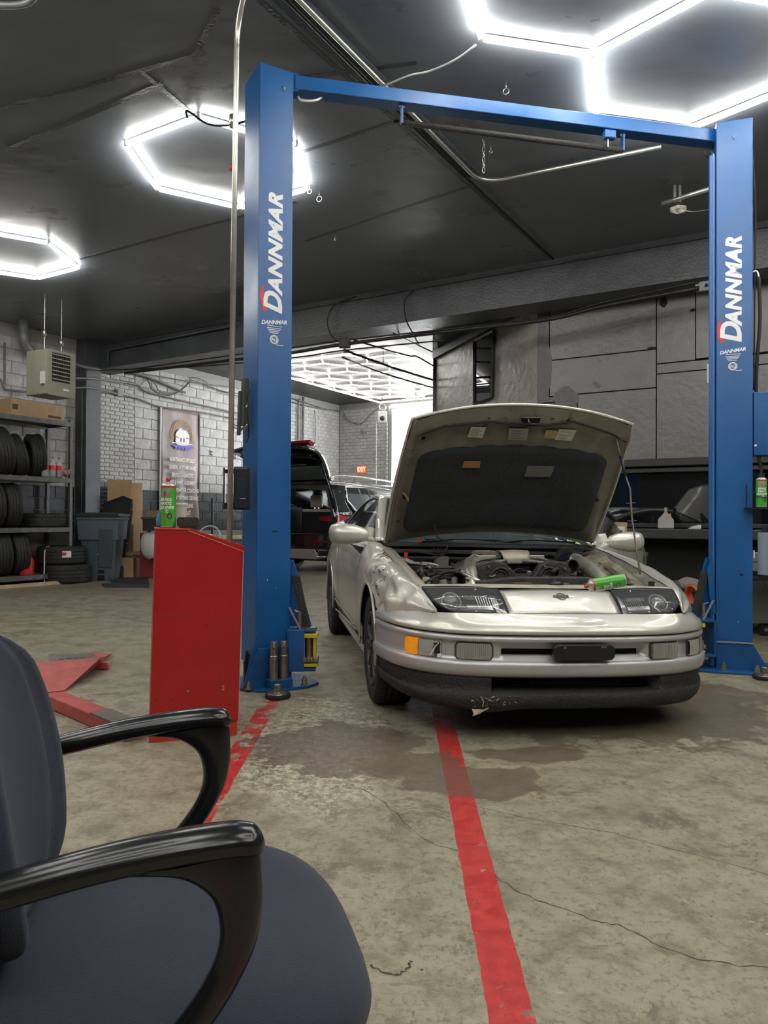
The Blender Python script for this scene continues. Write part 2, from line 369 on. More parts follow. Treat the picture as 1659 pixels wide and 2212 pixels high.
# ---- back wall with the open roller door
wbk = struct(MB().slab(W(8.0, -.15, 0), BX*1.82, AX*.15, (0, 0, ZC)).slab(W(8.0, 1.67, 4.03), BX*7, AX*.15, (0, 0, ZC-4.03)).slab(W(8.0, 5.2, 0), BX*5, AX*.15, (0, 0, ZC)).build('wall_back', backm)); wbk['label'] = 'grey brick end wall beside the open roller door'
lay(wbk, W(8.0, 0, 0), BX, -AX, 0.02, 1.55, .8, 4.1, .22, .09, .012, 'far_brick', joined=True)
MB().slab(W(7.94, 1.6, 0), BX*.1, AX*.2, (0, 0, 4.03)).build('door_track', mat('galv', (.45, .45, .43), .4, .8), wbk)
MB().slab(W(7.9, 1.67, 3.97), BX*3.5, AX*.12, (0, 0, .1)).build('door_header', mat('pale_metal', (.5, .5, .47), .5), wbk)
# ---- plywood wall on the right, beyond the beam
woodp = mat('grey_gloss_plywood_paint', (.155, .152, .142), .36, var=.16, scale=2.2, bump=.35, bscale=14, rvar=.10, wear=(.24, .235, .22), wscale=5, wamt=.70)
woodp2 = mat('darker_repaint', (.105, .103, .098), .34, var=.12, bump=.3)
wr = struct(MB().slab(W(.62, 8.05, 1.78), BX*9, AX*.12, (0, 0, ZC-1.78)).build('wall_right', mat('seam_black', (.02, .02, .02), .8))); wr['label'] = 'patched grey plywood wall on the right beyond the beam'
def panel(b0, b1, z0, z1, m=woodp, par=wr, prot=0, name='panel'):
    g = .006; a = .5-prot
    return MB().slab(W(a, b0+g, z0+g), BX*(b1-b0-2*g), AX*.12, (0, 0, z1-z0-2*g)).build(name, m, par, bevel=.003)
panel(8.135, 8.30, 2.56, 3.9, woodp2); panel(8.30, 9.60, 3.10, 3.9); panel(8.30, 9.60, 2.64, 3.10); panel(8.135, 8.66, 1.78, 2.56, woodp2); panel(8.135, 8.66, 2.56, 2.64, woodp2, prot=-.004)
panel(8.66, 9.60, 1.78, 2.64); panel(9.60, 10.03, 2.92, 3.9); panel(10.03, 10.95, 2.93, 3.9, prot=.012); panel(9.60, 10.95, 2.80, 2.92, prot=-.002); panel(9.60, 10.95, 1.78, 2.80); panel(10.95, 12.4, 2.9, 3.9); panel(10.95, 12.4, 1.78, 2.9); panel(12.4, 16, 1.78, 3.9)
# torn hole, patches and scuffs in the panels
holem = mat('hole_dark', (.01, .01, .01), .9)
def blob_on_wall(u, v, rx, rz, m, n=14, a=.495, name='wall_patch', seed=1, par=wr):
    c = wa(u, v, a); random.seed(seed); pts = [c+BX*(math.cos(2*PI*k/n)*rx*random.uniform(.7, 1.15))+Vector((0, 0, math.sin(2*PI*k/n)*rz*random.uniform(.7, 1.15))) for k in range(n)]
    return MB().prism(pts, AX*.004).build(name, m, par)
blob_on_wall(1433, 652, .05, .065, holem, name='torn_hole', seed=4); blob_on_wall(1496, 670, .03, .02, holem, name='torn_hole', seed=5)
blob_on_wall(1408, 752, .07, .02, holem, name='torn_hole', seed=8)
blob_on_wall(1222, 860, .17, .15, woodp2, name='repainted_patch', seed=6); blob_on_wall(1180, 800, .08, .4, woodp2, name='repainted_patch', seed=7)
t_ = MB().box((0, 0, 0), (.1, .004, .05)).build('tape_piece', mat('tape', (.12, .115, .1), .5), wr); t_.location = wa(1289, 831, .494); t_.rotation_euler = (0, .7, -AL)
# long dark glass window under the plywood, with frame and sill
glassd = mat('dark_office_glass', (.006, .007, .008), .03, 0, spec=.9)
win = struct(MB().slab(W(.60, 7.6, 1.02), BX*9, AX*.03, (0, 0, .68)).build('window_1', glassd)); win['label'] = 'long dark reflecting office window under the plywood wall'
frm = mat('black_frame', (.02, .021, .022), .42)
MB().slab(W(.42, 7.6, 1.70), BX*9, AX*.2, (0, 0, .09)).build('top_rail', frm, win, bevel=.008)
MB().slab(W(.46, 7.6, 1.63), BX*9, AX*.14, (0, 0, .05)).build('top_rail', frm, win, bevel=.006)
MB().slab(W(.40, 7.6, .98), BX*9, AX*.24, (0, 0, .05)).build('sill', frm, win, bevel=.006)
wlow = struct(MB().slab(W(.62, 7.6, 0), BX*9, AX*.1, (0, 0, 1.0)).build('wall_low', mat('wall_low_black', (.012, .012, .013), .6, var=.3))); wlow['label'] = 'black wall under the office window'
# ---- skewed office wall left of the plywood
SK = Vector((-.3256, .9455, 0)); SN = Vector((-.9455, -.3256, 0)); S0 = W(.5, 8.135)
wo = struct(MB().slab(S0, SK*3.34, -SN*.12, (0, 0, 3.95)).build('wall_office', mat('office_wall_gloss', (.30, .29, .26), .30, var=.15, scale=2, bump=.35, bscale=10, rvar=.12))); wo['label'] = 'glossy grey office wall with a narrow tilted window'
soff = struct(MB().slab(S0+Vector((0, 0, 3.82))+SN*.02, SK*3.3, SN*.05, (0, 0, .38)).prism([S0+SK*.2+Vector((0, 0, 3.95)), S0+SK*3.2+Vector((0, 0, 3.95)), S0+SK*1.2+SN*1.0+Vector((0, 0, 3.95))], (0, 0, .2)).build('trim_3', mat('soffit_black', (.012, .014, .018), .5))); soff['label'] = 'black soffit over the office wall'
def on_sk(u, v, off=0):
    d = ray(u, v); c = CAMP-(S0+SN*off); s = -c.dot(SN)/d.dot(SN); return CAMP+d*s
q = [on_sk(1027, 873, .02), on_sk(1065, 858, .02), on_sk(1069, 713, .02), on_sk(1027, 736, .02)]
wi2 = struct(MB().prism(q, SN*.01).build('window_2', glassd)); wi2['label'] = 'narrow dark window in the office wall'
for i in range(4):
    MB().tube([q[i]+SN*.02, q[(i+1) % 4]+SN*.02], .022, 4).build('window_frame', frm if i != 2 else mat('frame_grey', (.2, .2, .19), .4), wi2)
post_ = struct(MB().box(S0+SK*3.36+SN*.0+Vector((0, 0, 2.05)), (.07, .07, 4.1)).build('trim_4', frm)); post_['label'] = 'black steel post at the office corner'
# ---- walls out of view: right side, and behind the camera, closed to keep daylight out
MB_ = MB().b2((-22, -9.2, 0), (-5, -9, ZC)).b2((-5, -9.2, 0), (16, -9, ZC))
struct(MB_.build('wall_front', backm)); struct(MB().b2((9, -9, 0), (9.2, 5.2, ZC)).build('wall_far_right', backm))
struct(MB().b2((-30, -30, -.14), (30, -9, -.02)).b2((-14, 26, -.14), (30, 45, -.02)).build('ground', mat('yard_concrete', (.42, .41, .38), .8)))
# ================================================================== LED HONEYCOMB LIGHTS
ledm = emis('led_tube', (1.0, .98, .92), LED)
capm = mat('white_plastic', (.75, .75, .73), .4)
wirem = mat('black_wire', (.012, .012, .012), .5)
shieldm = mat('glow_shield_metal', (.55, .55, .55), .4, .6)
def tubes(name, label, edges, z, r=.018, group=None):
    sc2 = (z-1.07)/3.05; edges = [((a[0]*sc2, a[1]*sc2), (b[0]*sc2, b[1]*sc2)) for a, b in edges]; pts = {}
    for a, b in edges:
        for q in (a, b): pts[(round(q[0], 2), round(q[1], 2))] = q
    cx = sum(p[0] for p in pts.values())/len(pts); cy = sum(p[1] for p in pts.values())/len(pts)
    t = thing(name, label, 'light', (cx, cy, z), group=group)
    for a, b in edges:
        a = Vector((a[0]-cx, a[1]-cy, 0)); b = Vector((b[0]-cx, b[1]-cy, 0)); d = (b-a).normalized()*.025
        MB().cyl(a+d, b-d, r, 10).build('light_tube', ledm, t, True)
        n_ = Vector((-d.y, d.x, 0)).normalized()*.012; MB().slab(a+d-n_+Vector((0, 0, r*.9)), b-a-2*d, n_*2, (0, 0, .012)).build('glow_shield', shieldm, t)  # flat bar added above the tube to block its glow on the ceiling
    for q in pts.values(): MB().cyl((q[0]-cx, q[1]-cy, -.012), (q[0]-cx, q[1]-cy, ZC-z), .018, 8).build('connector', capm, t)
    return t
def hexv(c, R_, rot): return [(c[0]+R_*math.cos(rot+k*PI/3), c[1]+R_*math.sin(rot+k*PI/3)) for k in range(6)]
def hexedges(cs, R_, rot):
    out = {}
    for c in cs:
        v = hexv(c, R_, rot)
        for k in range(6):
            a, b = v[k], v[(k+1) % 6]; key = tuple(sorted([(round(a[0], 1), round(a[1], 1)), (round(b[0], 1), round(b[1], 1))]))
            if not any(abs((a[0]+b[0])-(x[0][0]+x[1][0])) < .1 and abs((a[1]+b[1])-(x[0][1]+x[1][1])) < .1 for x in out.values()): out[key] = (a, b)
    return list(out.values())
th = math.radians(12); R_ = .775
cB = (1.36+R_*math.cos(th), 4.72+R_*math.sin(th)); cA = (1.36+R_*math.cos(th-2*PI/3), 4.72+R_*math.sin(th-2*PI/3))
s3 = R_*math.sqrt(3)
def nb(c, k): a = th+PI/6+k*PI/3; return (c[0]+s3*math.cos(a), c[1]+s3*math.sin(a))
cC = nb(cB, -2)
tubes('honeycomb_light', 'large honeycomb of white LED tubes over the blue lift', hexedges([cA, cB, cC], R_, th), 4.165)
tubes('hexagon_light', 'hexagonal LED ceiling light beside the tall left blue post', hexedges([(-1.43, 6.28)], .80, PI/2), 4.165)
tubes('hexagon_light', 'hexagonal LED ceiling light cut off at the left edge above the heater', hexedges([(-4.45, 8.42)], .80, PI/2), 4.165)
for i, c in enumerate([(-3.2, 3.4), (-1.2, 1.2), (1.7, .8), (-3.0, -1.6), (1.0, -2.4), (4.2, 1.8), (-5.6, 5.2), (-.6, -1.0), (3.2, -.8), (-5.4, 1.6), (4.6, 4.4), (-1.0, 3.4 - .2)][:-1]):
    tubes('hexagon_light', 'hexagonal LED light out of the photo, over '+['the red ramp', 'the chair back', 'the floor right of the viewer', 'the floor far behind the chair', 'the floor behind the viewer', 'the bay right of the car nose', 'the floor before the tyre rack', 'the floor just behind the chair', 'the floor behind and right of the viewer', 'the floor well left of the chair', 'the right edge beside the far post'][i], hexedges([c], .80, PI/2 if i != 2 else th), 4.165, group='hexagonal lights over the near part of the shop')
# grid of small hexagons over the far bay
c0 = atz(820, 866, 4.16); c1 = atz(738, 762, 4.16)
def inb(p): q = p-W0; return q.dot(AX), q.dot(BX)
aF, bL = inb(c0); aN = inb(c1)[0]; bR = bL+3.2
far = []
hr = .50; ox = 1.5*hr; oy = math.sqrt(3)*hr
for i in range(0, 14):
    for j in range(0, 8):
        ca = aN+.45+oy*(i+.5*(j % 2)); cb = bL+.48+ox*j
        if ca < aF-.35 and cb < bR-.35: far.append((ca, cb))
ed = []
for ca, cb in far:
    v = [(ca+hr*math.sin(k*PI/3), cb+hr*math.cos(k*PI/3)) for k in range(6)]
    for k in range(6):
        a, b = v[k], v[(k+1) % 6]
        if not any(abs(a[0]+b[0]-x[0][0]-x[1][0]) < .06 and abs(a[1]+b[1]-x[0][1]-x[1][1]) < .06 for x in ed): ed.append((a, b))
fr = [((aN, bL), (aF, bL)), ((aF, bL), (aF, bR)), ((aF, bR), (aN, bR)), ((aN, bR), (aN, bL))]
gw = thing('honeycomb_light', 'dense grid of LED hexagons with a square border over the far bay', 'light', W((aN+aF)/2, (bL+bR)/2, 4.12))
base_ = W((aN+aF)/2, (bL+bR)/2, 0)
ledf = emis('led_tube_far', (1.0, .98, .92), 7.0)
for a, b in fr: MB().cyl(W(*a)-base_, W(*b)-base_, .020, 8).build('border_tube', ledf, gw, True)
for a, b in ed: MB().cyl(W(*a)-base_, W(*b)-base_, .013, 6).build('light_tube', ledf, gw, True)
# ================================================================== PIPES, CABLES AND HOOKS OVERHEAD
steel = mat('galvanised_conduit', (.50, .50, .46), .32, .85, var=.12, scale=12)
greyp = mat('grey_painted_pipe', (.16, .165, .165), .4, var=.2)
def pipe(name, label, pts, r, m, cat='pipe', n=8, sm=6, group=None, fillet=True, split=None):
    P_ = cr(pts, sm) if sm > 1 else pts
    o = MB().tube(P_, r, n).build(name, m, None, True); tag(o, label, cat, group); return o
def corner(pts, rad=.12, n=5):
    out = [Vector(pts[0])]
    for i in range(1, len(pts)-1):
        p = Vector(pts[i]); a = (Vector(pts[i-1])-p).normalized()*rad; b = (Vector(pts[i+1])-p).normalized()*rad
        for k in range(n+1): t = k/n; out.append((p+a)*(1-t)**2+p*2*t*(1-t)+(p+b)*t*t)
    out.append(Vector(pts[-1])); return out
# vertical conduit in front of the left post, bending back to the ceiling at its top
pt = at(493, 1200, 4.30); X0, Y0 = pt.x, pt.y
top_ = at(512, 60, 4.2)
cond = thing('conduit_pole', 'tall galvanised conduit running down just left of the near blue post', 'pipe', (X0, Y0, 0))
MB().tube([q-Vector((X0, Y0, 0)) for q in corner([Vector((X0, Y0, .012)), Vector((top_.x, Y0-.1, 3.93)), Vector((top_.x+.12, Y0-.32, 4.18))], .10)], .0165, 14).build('tube', steel, cond, True)
cpl_ = at(503, 262, Y0-.06); MB().cyl(cpl_-Vector((X0, Y0, .035)), cpl_-Vector((X0, Y0, -.035)), .0215, 14).build('coupling', steel, cond, True)
MB().cyl((0, 0, 0), (0, 0, .012), .05, 16).build('floor_flange', steel, cond)
rs = at(502, 362, Y0-.05); MB().cyl(rs-Vector((X0, Y0, .015)), rs-Vector((X0, Y0, -.015)), .0172, 14).build('sticker', mat('red_sticker', (.5, .05, .04), .5), cond, True)
pipe('ceiling_conduit', 'silver conduit that crosses the ceiling over the lift and bends right', corner([atz(640, 0, 4.13)-AX*2.5, atz(1040, 397, 4.13), atz(1428, 317, 4.13)], .25, 8), .017, steel, sm=1, n=10)
pipe('ceiling_pipe', 'thin black pipe laid beside the ceiling conduit', [atz(620, 0, 4.15)-AX*2.5, atz(960, 340, 4.15), atz(1195, 560, 4.15)], .012, wirem, sm=1)
pipe('ceiling_conduit', 'grey conduit bend in the top left corner of the ceiling', corner([atz(0, 38, 4.12)-AX*.3-BX*.3, atz(62, 12, 4.12), atz(90, -30, 4.12)], .1), .02, greyp, sm=1)
pipe('light_cord', 'white cord from the large honeycomb light to the lift beam', [atz(1028, 97, 4.12), atz(985, 128, 4.11), atz(930, 153, 4.12), atz(885, 163, 4.12), atz(833, 184, 4.12)], .007, capm, 'cord')
pipe('light_cord', 'black cord on the hexagonal light left of the near post', [atz(405, 255, 4.14), atz(405, 240, 4.18), atz(450, 268, 4.1), atz(500, 270, 4.06), atz(540, 262, 4.1), atz(600, 280, 4.15)], .009, wirem, 'cord')
pipe('flex_cord', 'pale cord looped under the near end of the lift beam', [at(642, 206, 4.75), at(652, 217, 4.72), at(680, 217, 4.72), at(700, 208, 4.8), at(726, 196, 5.0)], .007, capm, 'cord')
# hanging chain
chn = thing('hanging_chain', 'short link chain hanging from the ceiling under the lift beam', 'chain', atz(1045, 300, 4.2))
ct = atz(1045, 300, 4.2); zz = (4.2-at(1045, 370, ct.y).z)
k = 0; z = 0.0
while z < zz:
    M_ = Matrix.Translation((0, 0, -z)) @ Matrix.Rotation((PI/2)*(k % 2)+.3, 4, 'Z')
    MB().tube([M_ @ Vector((.011*math.cos(a), 0, -.026*math.sin(a))) for a in [2*PI*i/10 for i in range(10)]], .0028, 5, closed=True).build('link', steel, chn, True)
    z += .043; k += 1
def hook(u, v, name='ceiling_hook', label='', s=.035, cat='hook'):
    t = thing(name, label, cat, atz(u, v, 4.2)); 
    MB().ring((0, 0, -.03-s), (.4, 1, 0), s*.6, .004, 14, 6).build('ring', steel, t, True); MB().cyl((0, 0, 0), (0, 0, -.03-s*.4), .004, 6).build('shank', steel, t, True)
    return t
hook(669, 399, label='small ring hook in the ceiling right of the near post'); hook(690, 413, label='lower small ring hook hanging from the ceiling right of the near post', s=.045)
hook(1093, 178, label='small ceiling hook between the lift beam and the large honeycomb light'); hook(1060, 315, label='tiny ring beside the hanging chain', s=.02); hook(724, 508, label='thin dark hook on the ceiling near the bright reflection', s=.02)
# broken light fixture by the right post
fx = thing('pipe_stub', 'short grey pipe under the ceiling left of the right blue post', 'pipe', atz(1480, 400, 4.2)); fo = atz(1480, 400, 4.2)
MB().cyl(at(1430, 440, fo.y)-fo, at(1536, 407, fo.y-.3)-fo, .022, 10).build('tube', steel, fx, True)
for uu in (1457, 1468): MB().b2((at(uu, 400, fo.y).x-fo.x-.012, -.01, -.18), (at(uu, 400, fo.y).x-fo.x+.012, .01, 0)).build('strap', greyp, fx)
sk = MB().sphere((0, 0, 0), .055, 10, (1.3, 1, .7)); random.seed(5); sk.v = [p*random.uniform(.7, 1.25) for p in sk.v]
so = sk.build('foam_lump', mat('foam', (.42, .40, .35), .8, bump=.6)); so.location = at(1464, 452, fo.y); tag(so, 'lump of pale foam under the grey pipe stub by the right post', 'debris')
pipe('thin_wire', 'thin wire running right from the foam lump', [at(1478, 455, fo.y), at(1500, 457, fo.y), at(1536, 452, fo.y-.2)], .004, steel, 'cord')
# black hose run under the beam, wall to wall
hose = [wa(270, 806, -.12), wa(500, 778, -.12), wa(630, 762, -.12), wa(740, 744, -.12), wa(1000, 712, -.12), wa(1185, 690, -.12), wa(1300, 662, -.12), wa(1510, 622, -.12)]
pipe('cable_run', 'thick black cable bundle strung under the beam', hose, .024, wirem, 'cord')
pipe('cable_run', 'thinner black cable strung just above the thick bundle', [q+Vector((0, 0, .05+.03*math.sin(i))) for i, q in enumerate(hose)], .011, wirem, 'cord')
pipe('cable_run', 'sagging third cable under the beam', [wa(215, 800, -.08), wa(420, 792, -.14), wa(640, 772, -.14), wa(740, 757, -.14), wa(960, 735, -.1)], .010, wirem, 'cord')
jb = thing('junction_box', 'black junction box hung under the middle of the beam', 'box', wa(745, 742, -.12)); MB().box((0, 0, 0), (.16, .1, .12)).build('casing', wirem, jb, bevel=.006)
MB().box((.0, 0, .07), (.1, .06, .05)).build('lid', wirem, jb); MB().cyl((0, 0, -.14), (0, 0, -.05), .02, 8).build('plug', greyp, jb)
for uu, lb in ((682, 'left'), (560, 'middle')): pass
bx = thing('junction_box', 'small grey connector box at the right end of the cable bundle', 'box', wa(1520, 619, -.06)); MB().box((0, 0, 0), (.16, .05, .1)).build('casing', greyp, bx, rot if False else None); MB().cyl((.03, -.03, 0), (.03, -.02, 0), .02, 10).build('knockout', holem, bx)
bx.rotation_euler = (0, 0, -AL)
pipe('loop_cable', 'black cable looping down from the beam to the junction box', [wa(770, 640, -.03), wa(722, 660, -.08), wa(707, 695, -.1), wa(718, 728, -.12), wa(740, 742, -.12)], .010, wirem, 'cord')
pipe('loop_cable', 'black cable looping from the beam towards the office post', [wa(893, 628, -.03), wa(874, 650, -.06), wa(877, 690, -.1), wa(893, 722, -.1), wa(905, 745, 0.3)], .009, wirem, 'cord')
# pipes running back over the far bay
pipe('gas_pipe', 'black pipe running back from the junction box to the office post', [wa(745, 757, -.05), at(850, 795, 11.5), at(938, 822, 12.6)], .02, wirem, sm=1)
pipe('gas_pipe', 'second black pipe below it running back to the office post', [wa(740, 772, -.02), at(810, 800, 11.5), at(880, 822, 12), at(938, 838, 12.6)], .013, wirem)
pipe('gas_pipe', 'upper thin pipe running back to the office post', [wa(765, 735, -.05), at(880, 768, 11.6), at(900, 770, 11.9), at(940, 793, 12.6)], .014, wirem)
pipe('gas_pipe', 'thin pipe from the beam to the top of the office post', [wa(850, 720, -.02), at(895, 742, 12), at(940, 763, 12.6)], .012, wirem)
hk = thing('drop_hook', 'thin rod with an eye hanging over the far bay', 'hook', at(828, 720, 13)); MB().cyl((0, 0, 0), (0, 0, -.46), .008, 6).build('rod', wirem, hk); MB().ring((0, 0, -.52), (1, 0, 0), .05, .01, 12, 6).build('eye', wirem, hk, True)
# ================================================================== TWO POST LIFT
blue = mat('blue_powder_coat', (.002, .083, .27), .36, var=.12, scale=3, spec=.6, rvar=.08, bump=.08, bscale=120)
bluew = mat('blue_worn', (.004, .070, .22), .42, var=.2, wear=(.16, .16, .17), wscale=12, wamt=.66, bump=.1)
whitev = mat('white_vinyl', (.72, .73, .74), .45); redv = mat('red_vinyl', (.62, .03, .02), .45)
rubber = mat('black_rubber', (.014, .014, .014), .75, bump=.15); steelw = mat('worn_steel', (.33, .30, .26), .38, .9, var=.3, scale=20)
brassb = mat('brass_bolt', (.55, .45, .28), .3, .9); yel = mat('yellow_paint', (.62, .52, .02), .45, var=.15)
greyedge = mat('bare_edge', (.35, .36, .38), .4, .5); padm = mat('black_foam_pad', (.025, .023, .02), .8, bump=.4)
H_ = 3.93
def decals(t, x0, x1, z0, z1, y):
    """DANNMAR up the face, with red swoosh and small maker's plate. x0..x1 width of letters, z0..z1 extent"""
    Mb = basis((x1, y, z0), (0, 0, 1), (-1, 0, 0))
    cap = x1-x0; L_ = z1-z0
    # D (large) then ANNMAR
    d = text('D', cap*1.72, whitev, t, basis((x1-(cap*.60), y, z0), (0, 0, 1), (-1, 0, 0)), shear=.28, off=cap*.062, align='LEFT', xs=1.02)
    e = text('ANNMAR', cap*1.28, whitev, t, basis((x1-cap*.46, y, z0+L_*.165), (0, 0, 1), (-1, 0, 0)), shear=.28, off=cap*.058, align='LEFT', space=1.10)
    bpy.context.view_layer.update()
    e.scale = (e.scale[0]*(L_*.835)/max(e.dimensions.x, .01), e.scale[1], e.scale[2])
    sw = []
    for k in range(13):
        s = k/12; sw.append((x0-.030-.022*math.sin(PI*(.05+.75*s)), z0+.01+s*L_*.20))
    for k in range(12, -1, -1):
        s = k/12; sw.append((x0-.006-.030*math.sin(PI*(.05+.65*s))*s, z0+.01+s*L_*.20))
    MB().prism([(a, y, b) for a, b in sw], (0, .001, 0)).build('red_swoosh', redv, t)
    xc = (x0+x1)/2-.008
    text('DANNMAR', .034, whitev, t, basis((xc, y, z0-.055), (1, 0, .12), (0, 0, 1)), shear=.3, off=.001)
    MB().box((xc+.005, y, z0-.078), (.10, .001, .003)).build('decal_rule', whitev, t)
    for k in range(4): MB().box((xc, y, z0-.092-.010*k), (.095-.012*k, .001, .0035)).build('decal_rule', whitev, t)
    MB().ring((xc+.002, y, z0-.165), (0, 1, 0), .026, .0042, 24, 4).build('round_seal', whitev, t)
    MB().ring((xc+.002, y, z0-.165), (0, 1, 0), .019, .0016, 20, 4).build('round_seal', whitev, t)
    text('ALI', .024, whitev, t, basis((xc+.002, y, z0-.165), (1, 0, 0), (0, 0, 1)), off=.0008)
    MB().box((xc+.04, y, z0-.195), (.045, .001, .004)).build('decal_rule', whitev, t)
def bolt(t, x, y, z=.018, nm='anchor_bolt'):
    b = MB().cyl((x, y, z), (x, y, z+.006), .024, 12).cyl((x, y, z+.006), (x, y, z+.03), .017, 6).cyl((x, y, z+.03), (x, y, z+.052), .009, 8).cyl((x, y, z+.03), (x, y, z+.038), .014, 6)
    return b.build(nm, brassb, t)
# ---- left post: local x runs along the lettered face, y goes away from the viewer
LT = thing('lift_post', 'near left blue post of the two post car lift', 'car lift', (-.79, 4.50, 0), math.radians(30))
# C-shaped column, open side towards the other post
def column(t, wx, dy, lip=.05, th_=.012, mirror=False, z0=.02):
    MB().box((wx/2, th_/2, (H_+z0)/2), (wx, th_, H_-z0)).build('lettered_face', blue, t, bevel=.004)
    MB().box((th_/2, dy/2+th_/2, (H_+z0)/2+.06), (th_, dy-th_, H_-z0-.12)).build('column_side', blue, t, bevel=.004)
    MB().box((wx-th_/2, dy/2+th_/2, (H_+z0)/2+.06), (th_, dy-th_, H_-z0-.12)).build('column_side', blue, t, bevel=.004)
    MB().box((wx/2, dy-th_/2, (H_+z0)/2), (wx-.03, th_, H_-z0)).build('column_back', blue, t)
    MB().box((wx/2, dy/2, H_-.004), (wx-.01, dy-.01, .006)).build('top_cap', blue, t)
column(LT, .225, .285)
decals(LT, .062, .158, 2.36, 3.14, -.0012)
MB().ring((.155, -.008, 3.80), (1, 0, .3), .014, .003, 12, 5).build('small_hook', steel, LT, True)
MB().prism([(-.02, -.075, 0), (-.14, .10, 0), (-.14, .32, 0), (.30, .34, 0), (.40, .20, 0), (.40, -.06, 0), (.30, -.12, 0), (.07, -.13, 0)], (0, 0, .018)).build('base_plate', bluew, LT, bevel=.003)
# gusset plates
MB().prism([(.0, -.004, .36), (.0, -.004, .018), (-.09, -.004, .018)], (0, -.012, 0)).build('gusset', bluew, LT, bevel=.002)
MB().prism([(.0, -.018, .26), (.225, -.018, .26), (.225, -.018, .018), (-.10, -.018, .018)], (0, -.012, 0)).build('gusset', bluew, LT, bevel=.002)
MB().box((.18, -.032, .262), (.07, .006, .008)).build('weld_edge', greyedge, LT)
for x, y in ((-.06, -.03), (.07, -.085), (.30, -.06), (-.11, .2)): bolt(LT, x, y)
# holder with two height adapters
MB().box((.125, -.075, .045), (.15, .07, .055)).build('adapter_holder', bluew, LT, bevel=.004)
for i, x in enumerate((.085, .15)):
    a = MB().lathe([(0, .06), (.027, .06), (.027, .215), (.023, .22), (.023, .298), (.020, .305), (0, .305)], (x, -.078, 0), n=18).build('height_adapter', steelw, LT, 'auto')
    MB().cyl((x-.01, -.103, .265), (x-.008, -.098, .265), .006, 8).build('adapter_hole', holem, a)
# arm yoke, pin and restraint at the base of the left post (local direction: to the right)
def arm(t, M, plate=True):
    """swing arm hub: M maps hub space (x outwards from the post, y depth) into the post's frame"""
    def B(mb, nm, m, **k): mb.xf(M); return mb.build(nm, m, t, **k)
    y0 = B(MB().box((.085, 0, .355), (.17, .15, .02)).box((.085, 0, .11), (.17, .15, .02)).box((.0, 0, .232), (.02, .15, .26)), 'arm_yoke', bluew, bevel=.004)
    if plate: B(MB().b2((.0, -.085, .10), (.10, -.075, .365)), 'arm_yoke', blue, bevel=.003)
    B(MB().cyl((.125, -.02, .12), (.125, -.02, .35), .028, 18), 'hinge_pin', steelw, smooth='auto')
    B(MB().cyl((.125, -.02, .365), (.125, -.02, .372), .045, 20), 'pin_cap', steelw)
    B(MB().box((.13, -.02, .325), (.11, .12, .028)).box((.13, -.02, .14), (.11, .12, .022)).b2((.155, -.07, .14), (.172, .03, .33)), 'yellow_guard', yel, bevel=.004)
    B(MB().box((.13, -.02, .175), (.115, .13, .03)), 'arm_gear', steelw, bevel=.004)
    for k in range(4): B(MB().cyl((.095+.02*k, -.085, .16), (.095+.02*k, -.085, .195), .007, 6), 'gear_bolt', brassb)
    B(MB().prism([(-.02, .02, .80), (.02, .02, .80), (.14, .02, .37), (-.02, .02, .37)], (0, .012, 0)), 'carriage_plate', blue, bevel=.002)
    B(MB().slab((.012, -.005, .70), (.05, 0, 0), (.075, 0, -.36), (0, .03, 0)), 'foam_pad', padm, bevel=.004)
    B(MB().slab((-.005, -.05, .50), (.012, 0, 0), (.075, 0, -.145), (0, .012, 0)), 'restraint_bar', greyedge)
    B(MB().cyl((.065, -.03, .37), (.065, -.03, .47), .013, 10), 'release_pin', steelw, smooth='auto')
    B(MB().ring((.05, -.03, .475), (.3, .3, 1), .022, .0025, 16, 5), 'pull_ring', steel, smooth=True)
arm(LT, Matrix.Translation((.235, .03, 0)) @ Matrix.Rotation(-math.radians(28), 4, 'Z'))
# safety latch on the side face
lm_ = mat('latch_steel', (.10, .10, .095), .45, .6)
sx = -.0
lt = MB().slab((-.02, .13, 1.66), (0, .05, 0), (0, -.02, .30), (-.035, 0, 0)).build('safety_latch', lm_, LT, bevel=.006)
MB().slab((-.05, .17, 1.60), (0, .03, 0), (0, -.02, .28), (-.02, 0, 0)).build('latch_bar', lm_, LT, bevel=.004)
for z, l in ((1.78, .13), (1.66, .10)): MB().cyl((-.03, .10, z), (-.03, .10+l+.05, z-.02), .008, 8).build('latch_rod', steel, LT, True)
MB().tube(cr([(-.02, .10, 1.88), (-.035, .09, 1.74), (-.02, .11, 1.6), (-.03, .13, 1.55)], 6), .004, 6).build('latch_cable', wirem, LT, True)
# dark slot at the foot of the side face
MB().b2((-.002, .06, .04), (-.0005, .16, .20)).build('foot_slot', holem, LT)
MB().tube(cr([(-.01, .15, .22), (-.02, .14, .10), (-.04, .10, .03)], 6), .008, 8).build('hydraulic_hose', rubber, LT, True)
